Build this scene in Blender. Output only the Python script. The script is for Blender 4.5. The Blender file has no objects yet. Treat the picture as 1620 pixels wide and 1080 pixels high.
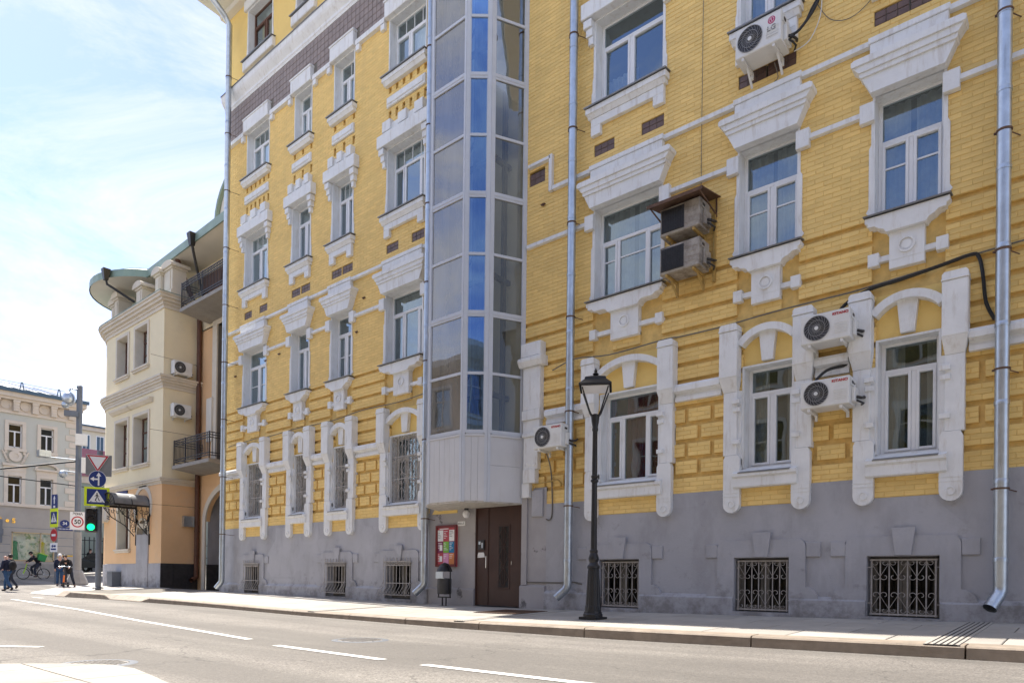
import bpy, bmesh, math, random
from mathutils import Vector, Matrix
random.seed(7)
R = math.radians
C = bpy.context.scene.collection
S = bpy.context.scene

# ------------------------------------------------------------------ camera
D = 11.3777          # distance of the camera from the yellow facade (y = 0)
CAMZ = 0.6
YAW, PITCH, ROLL = 0.866888789, -0.005026848, 0.0121353397
def cam_matrix():
    cy, sy = math.cos(YAW), math.sin(YAW); cp, sp = math.cos(PITCH), math.sin(PITCH); cr, sr = math.cos(ROLL), math.sin(ROLL)
    Rp = Matrix(((1,0,0),(0,cp,-sp),(0,sp,cp))); Rr = Matrix(((cr,-sr,0),(sr,cr,0),(0,0,1)))
    Rw = Matrix(((sy,cy,0),(0,0,-1),(-cy,sy,0)))
    return Rr @ Rp @ Rw
MC = cam_matrix()
cam = bpy.data.cameras.new('camera'); co = bpy.data.objects.new('camera', cam); C.objects.link(co)
cam.sensor_width = 36; cam.lens = 24; cam.shift_y = (911.59-540)/1620; cam.clip_start = .05; cam.clip_end = 2000
rot = Matrix((MC[0], -MC[1], -MC[2])).transposed()
co.matrix_world = Matrix.Translation((0, -D, CAMZ)) @ rot.to_4x4()
S.camera = co

# ------------------------------------------------------------------ sky, sun, exposure
SUN_EL, SUN_DELTA = 53.5, 4.0      # sun from the left along the street, a little behind the facade
w = bpy.data.worlds.new('World'); S.world = w; w.use_nodes = True
nt = w.node_tree; nt.nodes.clear()
N = nt.nodes.new; L = nt.links.new
out = N('ShaderNodeOutputWorld'); bg = N('ShaderNodeBackground'); bg.inputs['Strength'].default_value = .125
sky = N('ShaderNodeTexSky'); sky.sky_type = 'NISHITA'; sky.sun_disc = False
sky.sun_elevation = R(SUN_EL)
sunv = Vector((-math.cos(R(SUN_EL))*math.cos(R(SUN_DELTA)), math.cos(R(SUN_EL))*math.sin(R(SUN_DELTA)), math.sin(R(SUN_EL))))
sky.sun_rotation = math.atan2(sunv.x, sunv.y)
sky.air_density = 1.0; sky.dust_density = .25; sky.ozone_density = 1.6
tc = N('ShaderNodeTexCoord'); mp = N('ShaderNodeMapping'); mp.inputs['Scale'].default_value = (1,1,2.6)
n1 = N('ShaderNodeTexNoise'); n1.inputs['Scale'].default_value = 2.3; n1.inputs['Detail'].default_value = 12; n1.inputs['Roughness'].default_value = .68; n1.inputs['Distortion'].default_value = .5
cr_ = N('ShaderNodeValToRGB'); cr_.color_ramp.elements[0].position = .40; cr_.color_ramp.elements[1].position = .62
cr_.color_ramp.elements[1].color = (.8,.8,.8,1)
mix = N('ShaderNodeMix'); mix.data_type = 'RGBA'; mix.inputs[7].default_value = (3.1,3.12,3.2,1)
L(tc.outputs['Generated'], mp.inputs[0]); L(mp.outputs[0], n1.inputs['Vector']); L(n1.outputs['Fac'], cr_.inputs[0])
L(cr_.outputs[0], mix.inputs[0]); tint = N('ShaderNodeMix'); tint.data_type = 'RGBA'; tint.blend_type = 'MULTIPLY'; tint.inputs[0].default_value = 1; tint.inputs[7].default_value = (.66,.61,.70,1); L(sky.outputs[0], tint.inputs[6]); L(tint.outputs[2], mix.inputs[6]); L(mix.outputs[2], bg.inputs[0]); L(bg.outputs[0], out.inputs[0])
sl = bpy.data.lights.new('sun', 'SUN'); sl.energy = 3.3; sl.angle = R(.5); sl.color = (1,.93,.83)
so = bpy.data.objects.new('sun', sl); C.objects.link(so); so.location = (-20,-20,40)
so.rotation_euler = sunv.to_track_quat('Z','Y').to_euler()
S.view_settings.view_transform = 'Standard'; S.view_settings.look = 'None'; S.view_settings.gamma = 1
S.view_settings.exposure = 1.62
S.view_settings.use_curve_mapping = False
S.render.engine = 'CYCLES'; S.cycles.max_bounces = 7; S.cycles.transparent_max_bounces = 12; S.cycles.use_denoising = True

# ------------------------------------------------------------------ materials
def mat(name, col, rough=.8, var=.12, scale=4., bump=0., bscale=60., metal=0., dirt=None, dscale=1.2, dthr=(.55,.75), stretch=None, spec=.4, emit=None, warp=0):
    m = bpy.data.materials.new(name); m.use_nodes = True; t = m.node_tree; n = t.nodes; l = t.links
    p = n['Principled BSDF']; p.inputs['Roughness'].default_value = rough; p.inputs['Metallic'].default_value = metal
    p.inputs['Specular IOR Level'].default_value = spec
    tc = n.new('ShaderNodeTexCoord'); vec = tc.outputs['Object']
    no = n.new('ShaderNodeTexNoise'); no.inputs['Scale'].default_value = scale; no.inputs['Detail'].default_value = 6; no.inputs['Roughness'].default_value = .6
    l.new(vec, no.inputs['Vector'])
    mr = n.new('ShaderNodeMapRange'); mr.inputs[1].default_value = .3; mr.inputs[2].default_value = .7; mr.inputs[3].default_value = 1-var; mr.inputs[4].default_value = 1+var
    l.new(no.outputs['Fac'], mr.inputs[0])
    hs = n.new('ShaderNodeVectorMath'); hs.operation = 'SCALE'; hs.inputs[0].default_value = col
    l.new(mr.outputs[0], hs.inputs['Scale']); c = hs.outputs[0]
    if dirt:
        d = n.new('ShaderNodeTexNoise'); d.inputs['Scale'].default_value = dscale; d.inputs['Detail'].default_value = 8; d.inputs['Roughness'].default_value = .68
        v2 = vec
        if stretch:
            mpn = n.new('ShaderNodeMapping'); mpn.inputs['Scale'].default_value = stretch; l.new(vec, mpn.inputs[0]); v2 = mpn.outputs[0]
        l.new(v2, d.inputs['Vector'])
        dr = n.new('ShaderNodeMapRange'); dr.inputs[1].default_value = dthr[0]; dr.inputs[2].default_value = dthr[1]; dr.clamp = True
        dr.inputs[4].default_value = dirt[3] if len(dirt) > 3 else .6
        l.new(d.outputs['Fac'], dr.inputs[0])
        mx = n.new('ShaderNodeMix'); mx.data_type = 'RGBA'; l.new(dr.outputs[0], mx.inputs[0]); l.new(c, mx.inputs[6]); mx.inputs[7].default_value = (*dirt[:3],1); c = mx.outputs[2]
    l.new(c, p.inputs['Base Color'])
    if bump:
        b = n.new('ShaderNodeTexNoise'); b.inputs['Scale'].default_value = bscale; b.inputs['Detail'].default_value = 4; l.new(vec, b.inputs['Vector'])
        bn = n.new('ShaderNodeBump'); bn.inputs['Strength'].default_value = bump; bn.inputs['Distance'].default_value = .01; l.new(b.outputs['Fac'], bn.inputs['Height']); l.new(bn.outputs[0], p.inputs['Normal'])
    if emit:
        p.inputs['Emission Color'].default_value = (*emit[:3],1); p.inputs['Emission Strength'].default_value = emit[3]
    return m
def glass_mat(name, tint=(.82,.88,.86), boost=1.7, base=.05, wav=.012, dust_and_glow=0, gloss=(.92,.96,1)):
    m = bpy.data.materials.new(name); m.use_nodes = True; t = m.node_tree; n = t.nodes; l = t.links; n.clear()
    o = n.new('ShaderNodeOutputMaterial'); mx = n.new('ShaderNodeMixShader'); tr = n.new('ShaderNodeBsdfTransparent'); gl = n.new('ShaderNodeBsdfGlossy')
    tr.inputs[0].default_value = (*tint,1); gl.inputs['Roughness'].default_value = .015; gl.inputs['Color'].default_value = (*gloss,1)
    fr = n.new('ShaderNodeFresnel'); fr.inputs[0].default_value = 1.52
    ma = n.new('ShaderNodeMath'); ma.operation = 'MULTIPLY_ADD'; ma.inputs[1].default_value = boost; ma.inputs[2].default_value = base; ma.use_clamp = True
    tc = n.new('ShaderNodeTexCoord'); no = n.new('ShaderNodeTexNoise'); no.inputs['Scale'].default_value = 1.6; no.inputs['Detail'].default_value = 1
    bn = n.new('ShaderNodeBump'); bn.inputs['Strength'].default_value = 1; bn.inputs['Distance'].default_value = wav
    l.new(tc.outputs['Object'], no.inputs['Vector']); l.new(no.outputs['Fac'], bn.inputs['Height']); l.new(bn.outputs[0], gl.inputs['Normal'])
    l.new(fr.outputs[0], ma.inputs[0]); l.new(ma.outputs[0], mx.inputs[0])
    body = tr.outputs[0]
    if dust_and_glow:        # dusty film, thickened to paint the bright shaft interior onto the panes
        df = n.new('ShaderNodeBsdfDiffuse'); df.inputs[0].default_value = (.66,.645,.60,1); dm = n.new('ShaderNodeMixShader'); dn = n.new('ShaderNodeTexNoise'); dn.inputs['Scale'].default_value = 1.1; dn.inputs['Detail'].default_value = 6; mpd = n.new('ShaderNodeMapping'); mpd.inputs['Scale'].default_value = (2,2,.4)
        l.new(tc.outputs['Object'], mpd.inputs[0]); l.new(mpd.outputs[0], dn.inputs['Vector']); dr = n.new('ShaderNodeMapRange'); dr.inputs[1].default_value = .3; dr.inputs[2].default_value = .75; dr.inputs[3].default_value = dust_and_glow*.5; dr.inputs[4].default_value = dust_and_glow*1.8
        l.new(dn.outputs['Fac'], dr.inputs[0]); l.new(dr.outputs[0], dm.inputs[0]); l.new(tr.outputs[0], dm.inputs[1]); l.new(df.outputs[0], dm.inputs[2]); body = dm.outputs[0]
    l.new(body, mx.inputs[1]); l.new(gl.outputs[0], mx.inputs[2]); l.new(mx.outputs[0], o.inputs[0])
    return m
def brick_mat():
    m = mat('yellow_painted_brick', (.85,.605,.225), .75, .07, 1.3, .6, 34, dirt=(.74,.50,.18,.45), dscale=2.2, dthr=(.55,.78), stretch=(1.3,1.3,.45))
    t = m.node_tree; n = t.nodes; l = t.links; p = n['Principled BSDF']
    g = n.new('ShaderNodeNewGeometry'); oi = n.new('ShaderNodeObjectInfo'); ad = n.new('ShaderNodeMath'); ad.operation = 'ADD'; fr = n.new('ShaderNodeMath'); fr.operation = 'FRACT'
    l.new(g.outputs['Random Per Island'], ad.inputs[0]); l.new(oi.outputs['Random'], ad.inputs[1]); l.new(ad.outputs[0], fr.inputs[0])
    mr = n.new('ShaderNodeMapRange'); mr.inputs[3].default_value = .93; mr.inputs[4].default_value = 1.06; l.new(fr.outputs[0], mr.inputs[0])
    src = p.inputs['Base Color'].links[0].from_socket; sc = n.new('ShaderNodeVectorMath'); sc.operation = 'SCALE'; l.new(src, sc.inputs[0]); l.new(mr.outputs[0], sc.inputs['Scale'])
    # soot and rain streaks drawn out downwards
    tc = [x for x in n if x.type == 'TEX_COORD'][0]; mp_ = n.new('ShaderNodeMapping'); mp_.inputs['Scale'].default_value = (2.4,2.4,.22); no = n.new('ShaderNodeTexNoise'); no.inputs['Scale'].default_value = 1; no.inputs['Detail'].default_value = 7
    l.new(tc.outputs['Object'], mp_.inputs[0]); l.new(mp_.outputs[0], no.inputs['Vector']); m2 = n.new('ShaderNodeMapRange'); m2.inputs[1].default_value = .56; m2.inputs[2].default_value = .80; m2.inputs[4].default_value = .30; l.new(no.outputs['Fac'], m2.inputs[0])
    mx = n.new('ShaderNodeMix'); mx.data_type = 'RGBA'; mx.inputs[7].default_value = (.53,.38,.18,1); l.new(m2.outputs[0], mx.inputs[0]); l.new(sc.outputs[0], mx.inputs[6]); l.new(mx.outputs[2], p.inputs['Base Color'])
    return m
def plinth_mat():
    m = mat('grey_plinth_paint', (.40,.40,.425), .75, .06, 1.2, .3, 28, dirt=(.285,.28,.295,.75), dscale=1.1, dthr=(.48,.72), stretch=(1.6,1.6,.7))
    t = m.node_tree; n = t.nodes; l = t.links; p = n['Principled BSDF']; tc = [x for x in n if x.type == 'TEX_COORD'][0]
    src = p.inputs['Base Color'].links[0].from_socket
    # patches of fresher paint, and splash dirt low down
    v = n.new('ShaderNodeTexVoronoi'); v.inputs['Scale'].default_value = .55; v.distance = 'CHEBYCHEV'; l.new(tc.outputs['Object'], v.inputs['Vector']); mr = n.new('ShaderNodeMapRange'); mr.inputs[3].default_value = .90; mr.inputs[4].default_value = 1.08; l.new(v.outputs['Color'], mr.inputs[0])
    sc = n.new('ShaderNodeVectorMath'); sc.operation = 'SCALE'; l.new(src, sc.inputs[0]); l.new(mr.outputs[0], sc.inputs['Scale'])
    no = n.new('ShaderNodeTexNoise'); no.inputs['Scale'].default_value = 3.2; no.inputs['Detail'].default_value = 9; no.inputs['Roughness'].default_value = .7; l.new(tc.outputs['Object'], no.inputs['Vector'])
    sx = n.new('ShaderNodeSeparateXYZ'); l.new(tc.outputs['Object'], sx.inputs[0]); hz = n.new('ShaderNodeMapRange'); hz.inputs[1].default_value = .0; hz.inputs[2].default_value = .75; hz.inputs[3].default_value = .24; hz.inputs[4].default_value = .0; l.new(sx.outputs['Z'], hz.inputs[0])
    ad = n.new('ShaderNodeMath'); ad.operation = 'ADD'; l.new(no.outputs['Fac'], ad.inputs[0]); l.new(hz.outputs[0], ad.inputs[1]); m2 = n.new('ShaderNodeMapRange'); m2.inputs[1].default_value = .60; m2.inputs[2].default_value = .78; m2.inputs[4].default_value = .7; l.new(ad.outputs[0], m2.inputs[0])
    mx = n.new('ShaderNodeMix'); mx.data_type = 'RGBA'; mx.inputs[7].default_value = (.17,.16,.15,1); l.new(m2.outputs[0], mx.inputs[0]); l.new(sc.outputs[0], mx.inputs[6]); l.new(mx.outputs[2], p.inputs['Base Color'])
    return m
def slab_mat():
    m = mat('pale_concrete_slab', (.40,.375,.335), .8, .08, 2.2, .25, 90, dirt=(.29,.27,.24,.7), dscale=1.3, dthr=(.5,.72))
    t = m.node_tree; n = t.nodes; l = t.links; p = n['Principled BSDF']; oi = n.new('ShaderNodeObjectInfo'); mr = n.new('ShaderNodeMapRange'); mr.inputs[3].default_value = .86; mr.inputs[4].default_value = 1.06; l.new(oi.outputs['Random'], mr.inputs[0])
    src = p.inputs['Base Color'].links[0].from_socket; sc = n.new('ShaderNodeVectorMath'); sc.operation = 'SCALE'; l.new(src, sc.inputs[0]); l.new(mr.outputs[0], sc.inputs['Scale']); l.new(sc.outputs[0], p.inputs['Base Color'])
    return m
def asphalt_mat():
    m = mat('asphalt', (.195,.18,.162), .85, .14, .6, .0, dirt=(.255,.238,.212,.7), dscale=.35, dthr=(.45,.65))
    t = m.node_tree; n = t.nodes; l = t.links; p = n['Principled BSDF']; tc = [x for x in n if x.type == 'TEX_COORD'][0]
    v = n.new('ShaderNodeTexVoronoi'); v.inputs['Scale'].default_value = 75; l.new(tc.outputs['Object'], v.inputs['Vector'])
    mr = n.new('ShaderNodeMapRange'); mr.inputs[1].default_value = 0; mr.inputs[2].default_value = 1; mr.inputs[3].default_value = .45; mr.inputs[4].default_value = 1.6
    l.new(v.outputs['Color'], mr.inputs[0])
    src = p.inputs['Base Color'].links[0].from_socket
    sc = n.new('ShaderNodeVectorMath'); sc.operation = 'SCALE'; l.new(src, sc.inputs[0]); l.new(mr.outputs[0], sc.inputs['Scale'])
    # tyre darkened lanes along the street, oil spots and fine cracks
    def layer(prev, fac, col):
        mx = n.new('ShaderNodeMix'); mx.data_type = 'RGBA'; l.new(fac, mx.inputs[0]); l.new(prev, mx.inputs[6]); mx.inputs[7].default_value = (*col,1); return mx.outputs[2]
    def ramp(src_, a, b_, c, d):
        r_ = n.new('ShaderNodeMapRange'); r_.inputs[1].default_value = a; r_.inputs[2].default_value = b_; r_.inputs[3].default_value = c; r_.inputs[4].default_value = d; l.new(src_, r_.inputs[0]); return r_.outputs[0]
    mpn = n.new('ShaderNodeMapping'); mpn.inputs['Scale'].default_value = (.06,.95,1); l.new(tc.outputs['Object'], mpn.inputs[0]); ln = n.new('ShaderNodeTexNoise'); ln.inputs['Scale'].default_value = 1; ln.inputs['Detail'].default_value = 5; l.new(mpn.outputs[0], ln.inputs['Vector'])
    c_ = layer(sc.outputs[0], ramp(ln.outputs['Fac'],.40,.62,0,.7), (.112,.104,.094))
    sp = n.new('ShaderNodeTexNoise'); sp.inputs['Scale'].default_value = 1.7; sp.inputs['Detail'].default_value = 8; sp.inputs['Roughness'].default_value = .75; l.new(tc.outputs['Object'], sp.inputs['Vector'])
    c_ = layer(c_, ramp(sp.outputs['Fac'],.66,.74,0,.45), (.085,.08,.072))
    vc = n.new('ShaderNodeTexVoronoi'); vc.feature = 'DISTANCE_TO_EDGE'; vc.inputs['Scale'].default_value = .28; wn = n.new('ShaderNodeTexNoise'); wn.inputs['Scale'].default_value = 1.3; wn.inputs['Detail'].default_value = 5; l.new(tc.outputs['Object'], wn.inputs['Vector'])
    wm = n.new('ShaderNodeVectorMath'); wm.operation = 'MULTIPLY_ADD'; l.new(wn.outputs['Color'], wm.inputs[0]); wm.inputs[1].default_value = (1.6,1.6,0); l.new(tc.outputs['Object'], wm.inputs[2]); l.new(wm.outputs[0], vc.inputs['Vector'])
    c_ = layer(c_, ramp(vc.outputs['Distance'],.0015,.004,.5,0), (.05,.048,.044))
    l.new(c_, p.inputs['Base Color'])
    b = n.new('ShaderNodeBump'); b.inputs['Strength'].default_value = .55; b.inputs['Distance'].default_value = .006; l.new(v.outputs['Distance'], b.inputs['Height']); l.new(b.outputs[0], p.inputs['Normal'])
    return m
M = dict(
 brick=brick_mat(),
 mortar=mat('yellow_painted_joint', (.73,.505,.18), .85, .15, 8, .3, 70),
 yplaster=mat('yellow_plaster', (.86,.62,.215), .8, .06, 1.5, .25, 40, dirt=(.56,.38,.14,.4), dscale=1.5),
 white=mat('white_trim_paint', (.77,.78,.78), .65, .06, 3, .35, 22, dirt=(.50,.45,.385,.7), dscale=2.2, dthr=(.52,.76), stretch=(4.5,4.5,.8)),
 grey=plinth_mat(),
 greydirty=mat('grey_peeling_plaster', (.37,.355,.36), .85, .08, 2, .35, 24, dirt=(.10,.095,.095,.85), dscale=2.2, dthr=(.60,.66)),
 flash=mat('grey_sheet_metal', (.24,.25,.265), .45, .15, 3, metal=.6, dirt=(.3,.3,.3,.6)),
 zinc=mat('galvanised_steel', (.50,.55,.60), .36, .12, 6, .12, 7, metal=.9, dirt=(.27,.275,.28,.75), dscale=3, stretch=(3,3,.5)),
 pvc=mat('white_window_plastic', (.80,.81,.82), .35, .03, 3, dirt=(.55,.52,.47,.4), dscale=2),
 oldwood=mat('worn_white_wood', (.50,.47,.42), .7, .2, 8, .3, 40, dirt=(.2,.15,.1,.8), dscale=5, stretch=(3,3,.4)),
 basewood=mat('grimy_basement_frame', (.16,.145,.12), .8, .25, 6, .2, 40, dirt=(.06,.05,.04,.8), dscale=5),
 brownwood=mat('brown_window_wood', (.12,.055,.035), .5, .2, 6),
 tile=mat('brown_glazed_tile', (.135,.085,.07), .4, .25, 5, .1, 20),
 ftile=mat('mauve_frieze_tile', (.265,.215,.195), .5, .16, 4, .1, 20),
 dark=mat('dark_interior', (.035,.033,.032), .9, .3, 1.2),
 room=mat('room_wall', (.16,.145,.125), .9, .25, .8),
 curtain_or_shade_sheet=mat('grey_curtain', (.42,.43,.44), .9, .15, 5, stretch=(1,1,.2)),
 redcurtain=mat('dark_red_curtain', (.22,.03,.045), .9, .25, 5),
 wcurtain=mat('white_curtain', (.7,.7,.7), .9, .08, 5),
 bars=mat('painted_iron_bars', (.40,.37,.34), .6, .2, 12, .2, 80, dirt=(.13,.07,.045,.8), dscale=7),
 black=mat('black_cast_iron', (.018,.018,.02), .38, .2, 8, .1, 60),
 blackrail=mat('black_railing_paint', (.022,.024,.03), .4, .2, 5),
 door=mat('brown_steel_door', (.052,.023,.017), .42, .18, 3, .05, 20, dirt=(.06,.035,.03,.5), dscale=2, stretch=(4,4,.5)),
 chrome=mat('steel_handle', (.7,.7,.7), .25, .05, 5, metal=1),
 acw=mat('white_air_conditioner_paint', (.72,.72,.70), .4, .04, 3, dirt=(.5,.48,.44,.4), dscale=2.5),
 acdirty=mat('dirty_air_conditioner_paint', (.38,.345,.30), .6, .18, 4, dirt=(.12,.095,.075,.85), dscale=3.5, dthr=(.45,.65)),
 fanvane=mat('grey_fan_vane', (.24,.24,.24), .4, .1, 8),
 acdark=mat('dark_plastic_grille', (.035,.035,.038), .45, .2, 10),
 rust=mat('rusty_steel', (.13,.075,.05), .75, .3, 8, dirt=(.06,.03,.02,.7)),
 yellowsteel=mat('yellow_painted_bracket', (.42,.28,.09), .6, .2, 8),
 cable=mat('black_cable', (.02,.02,.02), .5, .1, 5),
 greycable=mat('grey_cable', (.16,.15,.13), .6, .1, 5),
 cream=mat('cream_render', (.82,.72,.50), .85, .05, .8, .15, 30, dirt=(.62,.54,.40,.5), dscale=.8),
 creamside=None,
 peach=mat('peach_render', (.77,.50,.275), .85, .06, .8, .15, 30, dirt=(.66,.50,.36,.6), dscale=.7),
 stone=mat('cream_stone_trim', (.66,.60,.50), .8, .06, 2, .1, 30, dirt=(.45,.40,.33,.5), dscale=1.4),
 granite=mat('dark_granite', (.045,.043,.045), .45, .3, 6, .05, 50),
 greenroof=mat('green_roof_metal', (.23,.31,.255), .45, .12, 2, metal=.3),
 soffit=mat('white_soffit', (.72,.69,.62), .8, .05, 1),
 sagewall=mat('sage_green_render', (.55,.55,.49), .85, .05, .6, .1, 20, dirt=(.44,.46,.41,.5), dscale=.7),
 palestone=mat('pale_stone_trim', (.68,.60,.50), .85, .06, 2, .1, 30, dirt=(.48,.42,.36,.5), dscale=1.2),
 shopstone=mat('grey_shop_stone', (.40,.365,.325), .8, .08, 1.2, .1, 20),
 roofzinc=mat('light_roof_metal', (.46,.49,.52), .4, .08, 1, metal=.5),
 blueroof=mat('blue_gutter_metal', (.07,.12,.17), .4, .1, 2, metal=.3),
 pinkroof=mat('pink_metal_roof_tile', (.36,.14,.17), .5, .1, 2),
 palegreen=mat('pale_green_render', (.33,.38,.33), .85, .05, 1),
 palecream=mat('far_cream_render', (.72,.68,.57), .85, .04, 1),
 asphalt=asphalt_mat(),
 slab=slab_mat(),
 joint=mat('slab_joint_sand', (.17,.155,.135), .9, .15, 8),
 kerb=mat('granite_kerb_stone', (.29,.24,.19), .7, .2, 5, .25, 90, dirt=(.17,.125,.085,.75), dscale=3, stretch=(.4,2,3)),
 paint=mat('white_road_paint', (.78,.77,.74), .7, .06, 9, .1, 60, dirt=(.4,.38,.35,.7), dscale=6, dthr=(.6,.7)),
 concrete=mat('grey_concrete', (.30,.285,.265), .85, .12, 3, .3, 30),
 steelpole=mat('grey_pole_paint', (.15,.165,.19), .5, .08, 4, metal=.2),
 sblue=mat('sign_blue', (.012,.03,.16), .4, .05, 3), swhite=mat('sign_white', (.78,.77,.76), .4, .03, 3), sred=mat('sign_red', (.45,.02,.03), .4, .05, 3),
 syel=mat('sign_lime_yellow', (.70,.82,.02), .4, .04, 3), sblack=mat('sign_black', (.015,.015,.015), .5, .05, 3), sgrey=mat('sign_back_grey', (.2,.2,.2), .5, .1, 3),
 shopframe=mat('tan_shop_frame', (.48,.37,.22), .5, .08, 5),
 gold=mat('gold_letter', (.75,.50,.12), .25, .08, 6, metal=.8),
 green_lit=mat('green_lamp_lens', (.02,.5,.15), .3, .02, 3, emit=(.0,.9,.22,1.1)),
 lens=mat('dark_lamp_lens', (.02,.018,.018), .25, .1, 5),
 globe=mat('white_lamp_globe', (.8,.8,.82), .3, .03, 3),
 skin=mat('skin', (.55,.33,.25), .55, .06, 9), navy=mat('navy_jacket', (.012,.016,.04), .8, .2, 6), blackcloth=mat('black_coat', (.012,.012,.014), .85, .2, 6),
 jeans=mat('blue_jeans', (.03,.075,.16), .85, .25, 9), dkjeans=mat('dark_trousers', (.02,.025,.04), .85, .2, 9), hair=mat('dark_hair', (.02,.014,.01), .6, .2, 20), shoe=mat('dark_shoe', (.03,.02,.02), .6, .2, 9),
 greenbag=mat('green_delivery_bag', (.02,.22,.06), .6, .1, 5), lime=mat('lime_frame_paint', (.35,.60,.02), .35, .05, 5), orange=mat('orange_paint', (.75,.18,.02), .4, .05, 5),
 tyre=mat('black_tyre', (.015,.015,.015), .8, .1, 9), carpaint=mat('dark_car_paint', (.02,.022,.028), .2, .05, 3, spec=.8), redframe=mat('red_brown_frame', (.16,.022,.022), .45, .12, 5),
 p_green=mat('poster_green', (.18,.42,.06), .6), p_blue=mat('poster_blue', (.01,.18,.38), .6), p_pink=mat('poster_pink', (.62,.27,.45), .6), p_orange=mat('poster_orange', (.62,.22,.07), .6), p_plum=mat('poster_plum', (.18,.03,.09), .6), p_red=mat('poster_red', (.42,.06,.08), .6), p_white=mat('poster_white', (.75,.75,.75), .6),
 towerpaint=mat('pale_grey_panel_paint', (.60,.60,.61), .55, .05, 1.5, .1, 20, dirt=(.42,.40,.38,.45), dscale=1.2, stretch=(4,4,.5)),
 towerframe=mat('light_grey_frame', (.56,.585,.63), .42, .06, 3, dirt=(.42,.42,.44,.4), dscale=3),
 mannequin=mat('mannequin_white', (.7,.68,.62), .5), yellowdress=mat('yellow_dress', (.62,.58,.02), .8, .2, 5), greendress=mat('green_dress', (.02,.30,.10), .8, .2, 5), shopback=mat('shop_display_backdrop', (.80,.84,.76), .8, .2, 2.5, dirt=(.16,.36,.20,.9), dscale=2.2, dthr=(.52,.6)),
 opp=mat('warm_facade_render', (.62,.50,.36), .85, .08, 1), opptrim=mat('facade_pale_trim', (.70,.66,.60), .8, .05, 1),
)
GB = glass_mat('grimy_basement_glass', (.5,.5,.48), .3, .0); G = glass_mat('window_glass', boost=3.0, base=.09, wav=.003, gloss=(.80,.94,1)); GT = glass_mat('tower_glass', (.80,.84,.83), .8, .0, .002, dust_and_glow=.60, gloss=(.25,.25,.25)); GTC = glass_mat('sky_tinted_tower_glass', (.5,.6,.7), 1.0, .26, .002, dust_and_glow=.03, gloss=(.30,.55,1)); GTR = glass_mat('dark_reflection_tower_glass', (.62,.62,.57), 1.0, .05, .002, dust_and_glow=.05, gloss=(.34,.36,.37)); GD = glass_mat('shop_glass', (.9,.93,.92), 1.0, .0)  # shaft glass: blue sky and dark house reflections put into the pane tints

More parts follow.
